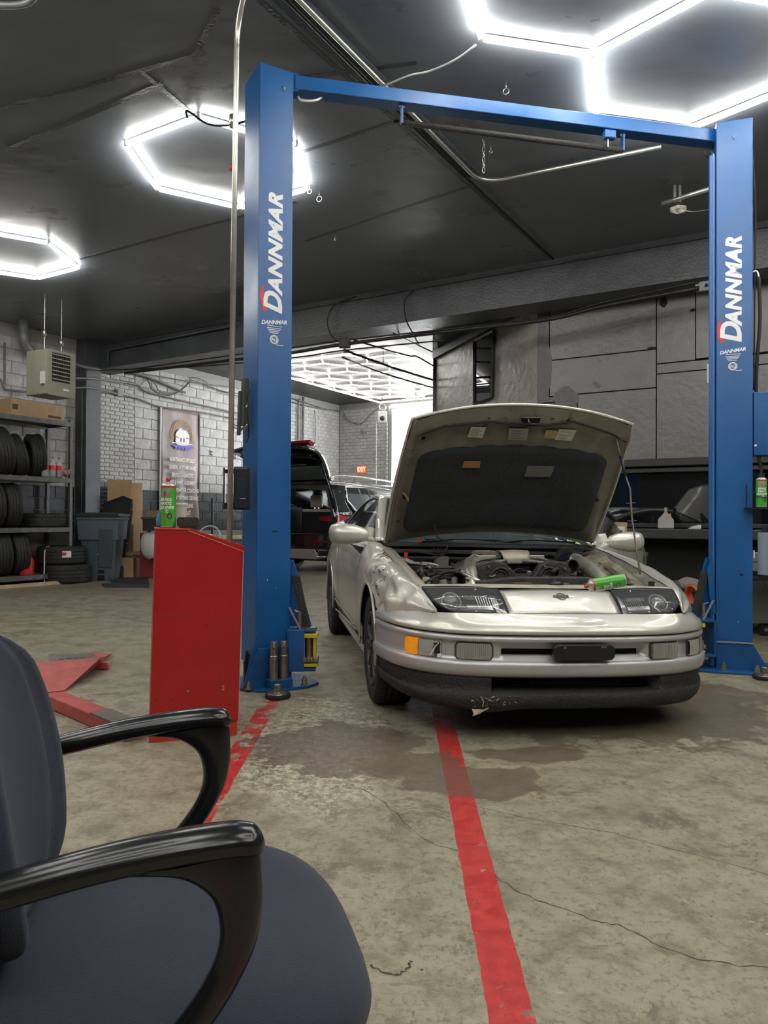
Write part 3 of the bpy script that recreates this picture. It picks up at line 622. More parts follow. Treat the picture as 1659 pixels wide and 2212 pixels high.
# black bracket and document holder
bh = thing('wall_box', 'black plastic box with cover fixed on the side of the near left post', 'box', at(522, 1055, 4.52))
Mh = Matrix.Rotation(math.radians(12), 4, 'Z')
blk = mat('black_plastic', (.010, .013, .018), .35)
MB().box((0, 0, 0), (.10, .05, .27), Mh).build('casing', blk, bh, bevel=.008)
MB().box((.0, -.03, .0), (.085, .012, .25), Mh).build('cover', blk, bh, bevel=.006)
MB().box((.0, -.038, .0), (.05, .004, .12), Mh).build('cover_panel', mat('dark_blue_plastic', (.014, .02, .03), .3), bh, bevel=.002)
MB().b2((-.115, .0, -.13), (-.105, .02, .13)).b2((-.105, .01, -.13), (-.04, .025, -.09)).b2((-.105, .01, .095), (-.04, .025, .12)).build('bracket', blk, bh)
MB().slab((-.085, .02, -.06), (.02, 0, -.02), (-.008, 0, .12), (0, .003, 0)).b2((-.092, .02, -.072), (-.06, .024, -.062)).build('paper_edge', whitev, bh)
MB().box((.015, -.042, -.065), (.035, .002, .006), Mh).build('print_line', mat('grey_print', (.25, .25, .27), .5), bh)
# ---- right post
RT = thing('lift_post', 'far right blue post of the two post car lift', 'car lift', (2.375, 5.165, 0), math.radians(-17))
column(RT, .238, .26)
MB().b2((-.045, .012, .02), (.0, .05, H_-.22)).build('slide_rail', blue, RT, bevel=.012, seg=3)
MB().b2((-.022, .004, .02), (-.012, .014, H_-.22)).build('slide_rail', mat('blue_edge', (.05, .15, .42), .3), RT, bevel=.002)
decals(RT, .06, .168, 2.33, 3.105, -.0012)
MB().ring((.11, -.008, 3.80), (1, 0, .3), .012, .003, 12, 5).build('small_hook', steel, RT, True)
MB().prism([(-.34, -.02, 0), (-.28, .30, 0), (.40, .30, 0), (.42, -.13, 0), (-.05, -.13, 0)], (0, 0, .018)).build('base_plate', bluew, RT, bevel=.003)
MB().prism([(.0, -.018, .21), (.236, -.018, .20), (.33, -.018, .035), (.32, -.018, .018), (.0, -.018, .018)], (0, -.012, 0)).build('gusset', bluew, RT, bevel=.002)
MB().box((.118, -.034, .208), (.236, .010, .010)).build('weld_edge', greyedge, RT)
for x, y in ((.04, -.08), (.25, -.09), (.36, .05)): bolt(RT, x, y)
arm(RT, Matrix.Translation((-.035, .02, .0)) @ Matrix.Rotation(math.radians(20), 4, 'Z') @ Matrix.Diagonal((-1, 1, 1, 1)), False)
MB().prism([(-.02, .0, .80), (-.06, .0, .72), (-.03, .0, .40), (.0, .0, .40)], (0, .01, 0)).build('carriage_plate', blue, RT, bevel=.002)
cpl2 = MB().prism([(.03+.006*k/3+.01*math.cos(k), -.001, .62+.006*math.sin(2*k)) for k in range(6)], (0, -.001, 0))
sm_ = mat('oil_smudge', (.004, .008, .02), .5)
def smudge(t, x, z, w_, h_, y=-.0012, m=None, seed=0):
    random.seed(seed); pts = [(x+w_*math.cos(a)*random.uniform(.6, 1.2), y, z+h_*math.sin(a)*random.uniform(.6, 1.2)) for a in [2*PI*k/9 for k in range(9)]]
    MB().prism(pts, (0, .001, 0)).build('smudge', m or sm_, t)
smudge(RT, .165, .685, .014, .009, seed=2); smudge(LT, .12, .985, .022, .007, seed=3); smudge(RT, .145, .35, .003, .004, m=whitev, seed=4); smudge(LT, .07, .68, .003, .005, m=whitev, seed=5); smudge(LT, .125, .63, .003, .003, m=whitev, seed=6)
# hydraulic hose and power unit on the outer side of the right post
pu = MB().b2((.245, .02, 1.53), (.42, .17, 1.98)).build('power_unit_box', blue, RT, bevel=.006)
MB().cyl((.258, .012, 1.60), (.258, .02, 1.60), .008, 10).build('box_screw', whitev, pu)
MB().tube(cr([(.235, .05, 2.84), (.27, .05, 2.845), (.285, .05, 2.80)], 6), .008, 8).build('hose_fitting', steel, RT, True)
MB().tube(cr([(.285, .05, 2.80), (.292, .05, 2.5), (.275, .06, 2.2), (.27, .07, 1.97)], 8), .012, 10).build('hydraulic_hose', rubber, RT, True)
MB().tube(cr([(.24, .05, 3.75), (.262, .05, 3.3), (.258, .05, 2.7), (.255, .06, 2.0)], 8), .006, 8).build('hydraulic_hose', rubber, RT, True)
MB().tube(cr([(.285, .05, 1.53), (.30, .05, 1.40), (.275, .04, 1.30), (.235, .03, 1.24)], 8), .012, 10).build('hydraulic_hose', rubber, RT, True)
MB().b2((-.056, .03, 2.06), (-.03, .04, 2.20)).build('outlet_plate', mat('ivory_plastic', (.55, .53, .45), .4), RT, bevel=.003)
# ---- overhead beam
bl0 = at(636, 189, 4.72); bl1 = at(1548, 304, 5.28); dB = (bl1-bl0)
zb = (bl0.z+bl1.z)/2
OB = thing('lift_crossbeam', 'blue overhead beam joining the tops of the two lift posts', 'car lift', (bl0.x, bl0.y, bl0.z), math.atan2(dB.y, dB.x))
Lb = math.hypot(dB.x, dB.y)-.03; dz = dB.z
def bp_(x, y, z): return (x, y, z+dz*x/Lb)
MB().hexa([bp_(0, -.05, -.035), bp_(Lb, -.05, -.035), bp_(Lb, .06, -.035), bp_(0, .06, -.035), bp_(0, -.05, .055), bp_(Lb, -.05, .055), bp_(Lb, .06, .055), bp_(0, .06, .055)]).build('channel', blue, OB, bevel=.004)
MB().box((0, 0, .01), (.05, .09, .12)).build('end_bracket', bluew, OB); MB().box(bp_(Lb+.0, 0, .01), (.06, .09, .10)).build('end_bracket', bluew, OB)
def onb(u, v, y=0): # local coordinates of a photo point in the plane of the beam
    d = ray(u, v); Mi = OB_M.inverted(); c = Mi @ CAMP; dl = Mi.to_3x3() @ d; s = (y-c.y)/dl.y; return c+dl*s
OB_M = Matrix.Translation(OB.location) @ Matrix.Rotation(math.atan2(dB.y, dB.x), 4, 'Z')
q1 = onb(868, 265, .0); q2 = onb(1345, 325, .0)
MB().cyl(q1, q2, .019, 14).build('padded_bar', padm, OB, True)
for q_, up in ((q1, .16), (q2, .15)):
    MB().slab(q_+Vector((-.006, -.02, -.01)), (.012, 0, 0), (0, .04, 0), (-.0, 0, up)).build('bar_hanger', bluew, OB)
    MB().cyl(q_+Vector((-.02, 0, .11)), q_+Vector((.02, 0, .11)), .009, 8).build('hanger_bolt', steel, OB)
q3 = onb(1316, 292, -.03); MB().box(q3, (.085, .05, .06)).build('limit_switch', blue, OB, bevel=.008)
MB().cyl(q3+Vector((-.01, 0, -.03)), q3+Vector((-.01, 0, -.085)), .006, 8).build('switch_arm', steel, OB)
q4 = onb(1532, 330, 0); MB().ring(q4, (0, 1, 0), .035, .006, 16, 6).build('cable_loop', wirem, OB, True)
# steel and rubber lift pad on the floor
def lift_pad(lab, loc):
    t = thing('lift_pad', lab, 'lift pad', loc)
    MB().lathe([(0, 0), (.072, 0), (.076, .006), (.076, .022), (.072, .028), (.066, .028), (.06, .024), (0, .024)], n=28).build('rubber_ring', rubber, t, 'auto')
    MB().lathe([(.058, .024), (.055, .030), (.024, .032), (.022, .034), (.021, .078), (.018, .082), (0, .082)], n=20).build('steel_stub', steelw, t, 'auto'); return t
p_ = atz(600, 1507, 0); lift_pad('round lift pad with upright stub on the floor before the left post', (p_.x, p_.y, 0))
p_ = atz(1652, 1467, 0); lift_pad('round lift pad on the floor at the right edge of the photo', (p_.x, p_.y, 0))
# ================================================================== SILVER COUPE
CANG = math.radians(8.9)
car = thing('coupe', 'silver two door coupe with open bonnet and crumpled front wing under the lift', 'car', (.79, 4.38, 0), CANG)
CARM = Matrix.Translation((.79, 4.38, 0)) @ Matrix.Rotation(CANG, 4, 'Z'); CARI = CARM.inverted()
def cpl(u, v, ax, val):      # car coordinates of a photo point lying on a car plane
    c = CARI @ CAMP; d = CARI.to_3x3() @ ray(u, v); s = (val-c[ax])/d[ax]; return c+d*s
silver = mat('silver_metallic_paint', (.56, .545, .485), .34, .45, var=.05, scale=3, coat=.8, rvar=.05)
silver2 = mat('silver_plastic_paint', (.47, .465, .46), .36, .45, var=.05, scale=3, coat=.35)
crum = mat('crumpled_silver_paint', (.55, .53, .465), .36, .35, var=.08, scale=6, coat=.5, bump=.12, bscale=14)
rust = mat('rust_chip', (.16, .075, .03), .8); chipd = mat('dark_chip', (.05, .035, .025), .8)
lipm = mat('scuffed_black_plastic', (.018, .018, .018), .62, var=.3, scale=30, bump=.5, bscale=60, wear=(.10, .095, .085), wscale=45, wamt=.69)
blackm = mat('satin_black', (.010, .010, .011), .45); voidm = mat('deep_black', (.004, .004, .005), .8)
gl = mat('car_glass', (.085, .11, .12), .12, 0, alpha=.55, spec=.8)  # grey-blue reflection and haze of the windscreen put into the colour
glt = mat('tinted_side_glass', (.02, .025, .03), .03, 0, alpha=.62, spec=.8)
LEAN = .02
def cb(mb, name, m, parent=None, lean=True, **k):
    if lean: mb.v = [Vector((p.x, p.y, p.z-LEAN*p.x)) for p in mb.v]
    return mb.build(name, m, parent or car, **k)
def mir(p): return (-p[0], p[1], p[2])
# ---- bumper cover swept along the nose outline
half = [(0, -.895), (.16, -.893), (.32, -.882), (.48, -.858), (.62, -.815), (.74, -.745), (.825, -.64), (.872, -.51), (.897, -.35)]
pl = [(-x, y) for x, y in reversed(half)][:-1]+half
PL = cr(pl, 10); NP = len(PL)
def nrm2(i):
    a = PL[max(i-1, 0)]; b = PL[min(i+1, NP-1)]; d = Vector((b[0]-a[0], b[1]-a[1], 0)).normalized(); return Vector((d.y, -d.x, 0))
topl = [(0, -.800, .600), (.16, -.799, .600), (.30, -.790, .600), (.46, -.777, .600), (.60, -.765, .600), (.70, -.70, .598), (.785, -.61, .590), (.853, -.50, .575), (.895, -.35, .558)]
TL = cr([mir(p) for p in reversed(topl)][:-1]+topl, 10)
def prow(z, d, f=None):
    out = []
    for i, (x, y) in enumerate(PL):
        dd = d if f is None else f(x, z, d); n = nrm2(i); zz = z+(.016*max(0, (abs(x)-.45)/.45)**2 if z > .3 else 0)
        out.append(Vector((x, y, zz))+n*dd)
    return out
def rec(x, z, d):            # shallow recess that carries the lamps and the slot
    ax_ = abs(x)
    if -.355 < x < .37 and .405 < z < .442: return -.07
    return -.014 if ax_ < .79 else d
rows = [[Vector(p) for p in TL]]
mid = []
for t, bz, bo in ((.35, .010, .0), (.7, .010, .004)):
    rows.append([Vector(TL[i]).lerp(Vector((PL[i][0], PL[i][1], .532+.016*max(0, (abs(PL[i][0])-.45)/.45)**2)), t)+nrm2(i)*bo+Vector((0, 0, bz*(1-abs(PL[i][0])/1.0))) for i in range(NP)])
rows += [prow(.534, 0), prow(.527, .003)]
up = MB().grid(rows); cb(up, 'nose_cover', silver, smooth=True)
cb(MB().grid([prow(.527, .003), prow(.519, .006), prow(.511, .004), prow(.507, -.010)]), 'bumper_moulding', silver, smooth=True)
cb(MB().grid([prow(.507, -.010), prow(.502, -.010)]), 'groove', blackm)
lampz = [(.502, -.008, None), (.494, .004, None), (.482, .006, None), (.474, .002, None), (.470, 0, rec), (.443, 0, rec), (.441, 0, rec), (.406, 0, rec), (.404, 0, rec), (.384, 0, rec), (.381, .004, None), (.374, .012, None), (.360, .016, None), (.335, .014, None), (.318, .008, None), (.306, -.004, None), (.304, -.03, None)]
cb(MB().grid([prow(z, d, f) for z, d, f in lampz]), 'bumper', silver2, smooth=True)
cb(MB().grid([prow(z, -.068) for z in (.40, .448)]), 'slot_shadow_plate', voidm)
# number plate bracket
def onnose(x, z, d):
    j = min(range(NP), key=lambda i: abs(PL[i][0]-x)); return Vector((x, PL[j][1], z))+nrm2(j)*d
o2 = rrect(.315, .078, .030, 5); ctr = onnose(.035, .434, .018)
pb = MB().prism([(ctr.x+a, ctr.y-.010, ctr.z+b+.004*math.cos(a*20)) for a, b in o2], (0, .03, 0)); pb = cb(pb, 'plate_bracket', mat('bracket_black', (.012, .012, .012), .3), bevel=.006)
for a in (-.10, .09, .105): cb(MB().cyl((ctr.x+a, ctr.y-.013, ctr.z+.022), (ctr.x+a, ctr.y-.008, ctr.z+.022), .006, 8), 'bracket_screw', steelw, pb, lean=False)
# lamps in the bumper
def lampcurve(x0, x1, z0, z1, d, r=.012):
    n = 16; out = []
    for k in range(n+1):
        x = x0+(x1-x0)*k/n
        # interpolate the outline
        for i in range(NP-1):
            if PL[i][0] <= x <= PL[i+1][0]: t = (x-PL[i][0])/(PL[i+1][0]-PL[i][0]); y = PL[i][1]*(1-t)+PL[i+1][1]*t; nn = nrm2(i).lerp(nrm2(i+1), t); break
        e = min(k, n-k)/n*abs(x1-x0); ins = r-math.sqrt(max(0, r*r-max(0, r-e)**2)) if e < r else 0
        lo = Vector((x, y, z0+ins))+nn*d; hi = Vector((x, y, z1-ins))+nn*d; out.append((lo, hi, nn))
    return out
def lampbody(x0, x1, z0, z1, m, name, d=-.004, th_=.02, r=.012, parent=None, **k):
    c = lampcurve(x0, x1, z0, z1, d, r); mb = MB().grid([[a-n*th_ for a, b, n in c], [a for a, b, n in c], [a.lerp(b, .5)+n*.004 for a, b, n in c], [b for a, b, n in c], [b-n*th_ for a, b, n in c]])
    return cb(mb, name, m, parent, smooth='auto', **k)
lensc = mat('clear_ribbed_lens', (.50, .49, .44), .12, 0, alpha=.38, spec=.8); amber = mat('amber_lens', (.85, .30, .01), .15, 0, spec=.7, var=.15, scale=60, emit=((.9, .3, .01), .10))
chromem = mat('lamp_reflector', (.42, .41, .37), .18, 1.0); lampgrey = mat('lamp_inside', (.30, .29, .26), .25, .3)
for s in (-1, 1):
    # fog lamp
    x0, x1 = sorted((s*.575, s*.412)); gasket = lampbody(x0-.010, x1+.010, .382, .472, mat('lamp_gasket', (.05, .05, .048), .5), 'fog_lamp', d=-.012, r=.02)
    lampbody(x0, x1, .389, .465, chromem, 'reflector', d=-.008, parent=gasket, lean=True)
    lampbody(x0+.022, x1-.022, .396, .458, mat('fog_bulb_pocket', (.10, .10, .09), .25, .5), 'bulb_pocket', d=-.004, parent=gasket)
    c = lampcurve(x0+.004, x1-.004, .391, .463, .002)
    mb = MB()
    for k in range(1, 16):
        a, b, n = c[k]; mb.tube([a, b], .0022, 5)
    cb(mb, 'lens_ribs', mat('rib_glass', (.40, .40, .37), .12, .3), gasket)
    lampbody(x0, x1, .389, .465, lensc, 'lens', d=.004, parent=gasket, r=.014)
    # indicator
    x0, x1 = sorted((s*.795, s*.655)); bz = lampbody(x0-.008, x1+.01 if s < 0 else x1+.008, .384, .480, silver2 if s < 0 else mat('lamp_gasket', (.05, .05, .048), .5), 'indicator_lamp', d=-.010, r=.02)
    xa, xb = (x0, x0+.052) if s < 0 else (x1-.052, x1)
    lampbody(xa, xb, .392, .474, amber if s < 0 else mat('dull_lens', (.22, .20, .17), .2), 'amber_lens', d=.004, parent=bz, r=.008)
    xa, xb = (x0+.054, x1-.018) if s < 0 else (x0, x1-.054)
    lampbody(xa, xb, .392, .470, mat('clear_lens_grey', (.36, .35, .31), .15, 0, spec=.7, var=.1), 'clear_lens', d=.002, parent=bz, r=.006)
    if s < 0:   # broken inner end of the lens
        a = onnose(-.675, .43, .002); random.seed(3)
        cb(MB().prism([a+Vector((random.uniform(-.006, .012)+(.022 if k % 2 else 0)-.005, -.006, -.036+.0075*k)) for k in range(10)]+[a+Vector((.05, .006, .036)), a+Vector((.05, .006, -.03))], (0, .004, 0)), 'broken_gap', voidm, bz)
        cb(MB().tube([a+Vector((.0, -.01, .036)), a+Vector((.022, -.006, .028)), a+Vector((.004, -.012, .012)), a+Vector((-.01, -.012, -.01)), a+Vector((-.02, -.01, -.03))], .0025, 5), 'lens_crack', mat('clear_edge', (.7, .7, .66), .1), bz)
        cb(MB().box(a+Vector((.024, -.004, -.032)), (.022, .01, .018)), 'lens_tab', mat('clear_edge', (.7, .7, .66), .1), bz)
# ---- black lower lip with the wide mouth
def lipf(x, z, d):
    return -.16 if (-.415 < x < .47 and .232 < z < .302) else d
lz = [(.306, -.022, None), (.302, -.006, None), (.300, -.004, lipf), (.290, -.003, lipf), (.262, -.006, lipf), (.234, -.008, lipf), (.230, -.004, None), (.215, .004, None), (.19, .004, None), (.168, -.004, None), (.152, -.018, None), (.150, -.06, None)]
def liprow(z, d, f):
    r = prow(z, d, f); 
    for p in r:
        p.x *= .985
        # the lip is shallower towards the wheels and sags at its broken place
        if z < .23: p.z += .05*max(0, (abs(p.x)-.62)/.27)**1.5; p.z -= .018*math.exp(-((p.x+.42)/.10)**2)
    return r
lp = cb(MB().grid([liprow(*q) for q in lz]), 'lower_lip', lipm, smooth=True)
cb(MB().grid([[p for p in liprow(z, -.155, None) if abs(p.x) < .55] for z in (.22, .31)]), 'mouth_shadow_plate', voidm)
cb(MB().cyl((-.2, -.80, .262), (.28, -.80, .258), .012, 6).cyl((-.3, -.79, .25), (.4, -.79, .245), .006, 6), 'cooler_pipe', blackm)
brk = mat('frayed_fibre', (.22, .13, .05), .9); brk2 = mat('frayed_pale', (.36, .31, .22), .9)
random.seed(11); mb = MB(); mb2 = MB()
for k in range(26):
    x = -.44+random.gauss(0, .045); z = .185+random.gauss(0, .016); a = random.uniform(0, PI); l = random.uniform(.006, .020); p = onnose(x, z, .007)
    q = p+Vector((math.cos(a)*l, -.003, math.sin(a)*l)); (mb if k % 2 else mb2).tube([p, (p+q)/2+Vector((0, -.004, .003)), q], .0012 if k % 3 else .0028, 4)
cb(mb, 'frayed_edge', brk, lp); cb(mb2, 'frayed_edge', brk2, lp)
p = onnose(-.47, .140, .004); cb(MB().prism([p+Vector((-.035, 0, .012)), p+Vector((.03, 0, .008)), p+Vector((-.0, -.012, -.006)), p+Vector((-.03, -.018, -.012))], (0, .004, .002)).tube([p+Vector((-.035, -.016, -.012)), p+Vector((.015, -.006, .006)), p+Vector((.045, 0, .018))], .004, 5), 'torn_flap', brk2, lp)
cb(MB().tube([onnose(-.455, .165, .007), onnose(-.450, .19, .008), onnose(-.462, .215, .007)], .0025, 5), 'torn_flap', brk2, lp)
# ---- nose panel with emblem, headlamps
LC = {'it': Vector((.310, -.628, .705)), 'ib': Vector((.300, -.785, .592)), 'ot': Vector((.69, -.578, .705)), 'ob': Vector((.645, -.752, .600))}
nr = []
for k, (x, sg) in enumerate([(-1, 0)]): pass
def nosept(u, v):   # u -1..1, v 0 bottom..1 top
    xw = .300+(.010)*v; x = u*xw; yb = -.800+.015*u*u; yt = -.640+.012*u*u
    return Vector((x, yb+(yt-yb)*v, .600-.008*u*u+(.108)*v+.012*math.sin(PI*v)))
cb(MB().grid([[nosept(-1+2*i/16, j/8) for i in range(17)] for j in range(9)]), 'nose_panel', silver, smooth=True, thick=.004, off=-1)
# emblem: ring with a bar and lettering
ec = nosept(.02, .60); en = (nosept(.1, .6)-nosept(-.1, .6)).cross(nosept(0, .7)-nosept(0, .5)).normalized()
if en.z < 0: en = -en
ey_ = (nosept(0, .7)-nosept(0, .5)).normalized(); Me = basis(ec+en*.003, (1, 0, 0), ey_)
badge = mat('dark_chrome', (.30, .29, .26), .2, .9)
em = MB().tube([Me @ Vector((.024*math.cos(2*PI*i/28), .024*math.sin(2*PI*i/28), 0)) for i in range(28)], .0022, 6, closed=True)
em.box((0, 0, 0), (.001, .001, .001)); bx_ = MB().box((0, 0, .0015), (.082, .014, .003)).xf(Me); em.v += bx_.v; o0 = len(em.v)-8; em.f += [tuple(i+o0 for i in f) for f in bx_.f]
emo = cb(em, 'emblem', badge)
tx = text('NISSAN', .0135, mat('emblem_letters', (.05, .05, .05), .4), None, None, off=.0004, ext=.0006, xs=1.25)
tx.matrix_local = Me @ Matrix.Translation((0, 0, .0032)) @ Matrix.Diagonal((1.45, 1, 1, 1)); tx.parent = emo
def headlamp(s):
    Q = {k: Vector((s*p.x, p.y, p.z)) for k, p in LC.items()}
    def pt(a, b, d=0):    # a 0 inner..1 outer, b 0 bottom..1 top
        rr = .0
        p = (Q['ib'].lerp(Q['ob'], a)).lerp(Q['it'].lerp(Q['ot'], a), b); bul = .012*math.sin(PI*a)*.6+.014*math.sin(PI*b)
        return p+Vector((0, -.35, .9)).normalized()*(bul+d)
    def rounded(a, b):    # pull the outer bottom corner round
        if a > .8 and b < .35: k = (a-.8)/.2*(.35-b)/.35; a -= .10*k; b += .14*k
        return a, b
    G = lambda d, a0=0, a1=1, b0=0, b1=1, n=12, m_=8: [[pt(*rounded(a0+(a1-a0)*i/n, b0+(b1-b0)*j/m_), d) for i in range(n+1)] for j in range(m_+1)]
    body = cb(MB().grid(G(-.055)), 'headlamp', mat('headlamp_black', (.022, .022, .024), .35, .2), smooth=True)
    g = G(0); rim = g[0]+[r[-1] for r in g[1:]]+list(reversed(g[-1]))[1:]+[r[0] for r in reversed(g[1:-1])]
    cb(MB().tube(rim, .006, 6, closed=True), 'lamp_seal', rubber, body)
    side = MB().grid([[p for p in rim]+[rim[0]], [p-Vector((0, -.02, .06)) for p in rim]+[rim[0]-Vector((0, -.02, .06))]]); cb(side, 'lamp_wall', mat('headlamp_black', (.022, .022, .024), .35, .2), body)
    # projector lens with rings, chrome strips and ribs
    pc = pt(.70, .55, -.035); nx = Vector((0, -.75, .66))
    cb(MB().lathe([(.052, 0), (.054, .006), (.050, .010), (.044, .004)], pc, nx, 28), 'bezel_ring', mat('lamp_grey_ring', (.16, .16, .16), .2, .6), body, smooth=True)
    cb(MB().lathe([(.040, 0), (.036, .012), (.024, .022), (.010, .027), (0, .028)], pc, nx, 24), 'projector_lens', mat('projector_glass', (.12, .13, .13), .04, .2, spec=.9), body, smooth=True)
    cb(MB().lathe([(.046, 0), (.0, .004)], pc-nx*.004, nx, 24), 'lens_backing', voidm, body)
    for (a0, a1, b0, b1, m_) in ((.16, .52, .28, .40, chromem), (.20, .50, .62, .78, mat('lamp_grey_ring', (.16, .16, .16), .2, .6)), (.04, .12, .15, .9, mat('lamp_grey_ring', (.16, .16, .16), .2, .6))):
        cb(MB().grid(G(-.03, a0, a1, b0, b1, 6, 2)), 'reflector_strip', m_, body, smooth=True)
    rb = MB()
    for k in range(9):
        a = .10+.035*k; rb.tube([pt(a, .22, -.008), pt(a-.01, .55, -.006)], .0013, 4)
    cb(rb, 'lens_ribs', mat('rib_glass2', (.42, .42, .40), .1, .3), body)
    for a, b in ((.14, .09), (.45, .07), (.86, .16), (.3, .93)): cb(MB().lathe([(.006, 0), (.005, .003), (0, .004)], pt(a, b, -.006), Vector((0, -.5, .8)), 10), 'lens_screw', chromem, body)
    cb(MB().grid(G(.002)), 'glass_cover', mat('headlamp_glass', (.35, .37, .37), .04, 0, alpha=.16, spec=.9), body, smooth=True)
headlamp(-1); headlamp(1)
# ---- wings, doors and rear quarters: one section law for the whole side
def lerp_tab(tab, y):
    if y <= tab[0][0]: return tab[0][1:]
    for a, b in zip(tab, tab[1:]):
        if y <= b[0]: t = (y-a[0])/(b[0]-a[0]); t = t*t*(3-2*t)*.35+t*.65; return tuple(p+(q-p)*t for p, q in zip(a[1:], b[1:]))
    return tab[-1][1:]
INNER = [(-.745, .650, .602), (-.68, .668, .652), (-.578, .700, .706), (-.40, .715, .738), (-.15, .728, .790), (.10, .738, .835), (.35, .742, .877), (.58, .748, .905), (1.2, .79, .925), (2.0, .80, .935), (2.8, .76, .935), (3.35, .66, .90)]
SH = [(-.745, .654, .600), (-.70, .686, .618), (-.61, .742, .670), (-.50, .778, .716), (-.40, .797, .742), (-.15, .818, .792), (.10, .828, .828), (.35, .832, .852), (.58, .835, .865), (1.2, .850, .88), (2.0, .86, .89), (2.8, .84, .88), (3.35, .72, .86)]
MX = [(-.745, .660, .598), (-.70, .706, .595), (-.61, .791, .587), (-.50, .859, .572), (-.35, .901, .555), (.0, .906, .63), (.35, .900, .64), (.6, .895, .64), (1.2, .893, .64), (2.0, .90, .65), (2.5, .915, .67), (3.0, .90, .66), (3.35, .80, .62), (3.6, .55, .6)]
def zlow(y):
    if -.80 <= y < -.352: return lerp_tab([(-.745, .597), (-.70, .592), (-.61, .583), (-.50, .568), (-.35, .550)], y)[0]
    for yc in (0.0, 2.55):
        if abs(y-yc) < .358: return .315+math.sqrt(max(0, .358**2-(y-yc)**2))
    return .215
def section(y, s, n=22, infl=0):
    i = lerp_tab(INNER, y); h = lerp_tab(SH, y); m = lerp_tab(MX, y); zl = zlow(y)
    ctrl = [(i[0], i[1])]
    ctrl += [((i[0]+h[0])/2, (i[1]+h[1])/2+.014), (h[0], h[1]), ((h[0]+m[0])/2+.012, (h[1]+m[1])/2+.01), (m[0], m[1])]
    if zl < m[1]-.03: ctrl += [(m[0]-.002, .50), (m[0]-.012, .36), (m[0]-.035, .27), (m[0]-.075, .205)]
    c = cr(ctrl, 6); pts = []
    for a, b in zip(c, c[1:]):
        pts.append(a)
        if b[1] < zl <= a[1] and a[1] > b[1]: t = (a[1]-zl)/(a[1]-b[1]); pts.append((a[0]+(b[0]-a[0])*t, zl)); break
    else: pts.append(c[-1])
    # resample by length
    L_ = [0]
    for a, b in zip(pts, pts[1:]): L_.append(L_[-1]+math.dist(a, b))
    out = []
    for k in range(n+1):
        l = L_[-1]*k/n; j = 0
        while j < len(L_)-2 and L_[j+1] < l: j += 1
        t = (l-L_[j])/max(1e-9, L_[j+1]-L_[j]); a, b = pts[j], pts[j+1]; out.append(Vector((s*(a[0]+(b[0]-a[0])*t), y, a[1]+(b[1]-a[1])*t)))
    return out
def ys(a, b, n, extra=()): return sorted(set([a+(b-a)*k/n for k in range(n+1)]+list(extra)))
def dent(p):          # buckled sheet metal of the damaged wing
    w_ = max(0, min(1, (p.y+.62)/.16))*max(0, min(1, (.22-p.y)/.14))*max(0, min(1, (-p.x-.70)/.05))
    n1 = noise.noise(Vector((p.x*5, p.y*6, p.z*7))); n2 = 1-abs(noise.noise(Vector((p.x*8+3, p.y*9, p.z*9+p.y*7))))*2.2
    n3 = 1-abs(noise.noise(Vector((p.x*3+p.z*5, p.y*5-p.z*3, 4))))*3; return w_*(.030*n1-.034*max(0, n3-.35)+.016*noise.noise(Vector((p.y*9, p.z*11, 7))))
def sidepanel(name, y0, y1, s, m, n=24, extra=(), f=None, nn=22, **k):
    rows_ = []
    for y in ys(y0, y1, n, extra):
        r = section(y, s, nn)
        if f:
            for i, p in enumerate(r):
                d = f(p); p.x += s*d*1.0; p.z += d*.5
        rows_.append(r)
    return cb(MB().grid(rows_), name, m, smooth=True, **k)
sidepanel('wing', -.745, .565, -1, crum, 60, (-.353, -.351, .3585, .36), dent, 30, label='crumpled front wing with rust chips')
sidepanel('wing', -.745, .565, 1, silver, 40, (-.353, -.351, .3585, .36))
sidepanel('door', .575, 1.86, -1, silver, 24)
sidepanel('rear_quarter', 1.87, 3.35, -1, silver, 30, (2.19, 2.193, 2.907, 2.91)); sidepanel('rear_quarter', 1.87, 3.35, 1, silver, 30, (2.19, 2.193, 2.907, 2.91))
for s in (-1, 1):
    for yc in (0, 2.55): cb(MB().tube([Vector((s*(.897 if yc == 0 else .910), yc+.357*math.cos(a), .315+.357*math.sin(a))) for a in [PI*k/20 for k in range(-1, 22)]], .007, 6), 'arch_lip', silver, smooth=True)
    for yc in (0, 2.55): cb(MB().lathe([(.345, 0), (.345, .22)], (s*.66 if s > 0 else -.88, yc, .315), (1, 0, 0), 28, -.12, PI+.12), 'wheel_well', voidm, lean=False)
    cb(MB().b2((s*.70, .36, .17), (s*.86, 2.19, .24)), 'sill', silver2, bevel=.02)
    cb(MB().tube([(s*.905, .60, .345), (s*.907, 1.2, .352), (s*.91, 2.0, .36)], .006, 5), 'side_moulding', silver)
    cb(MB().tube([(s*.895, .60, .315), (s*.897, 1.2, .30), (s*.90, 2.0, .27)], .008, 5), 'side_moulding', silver)
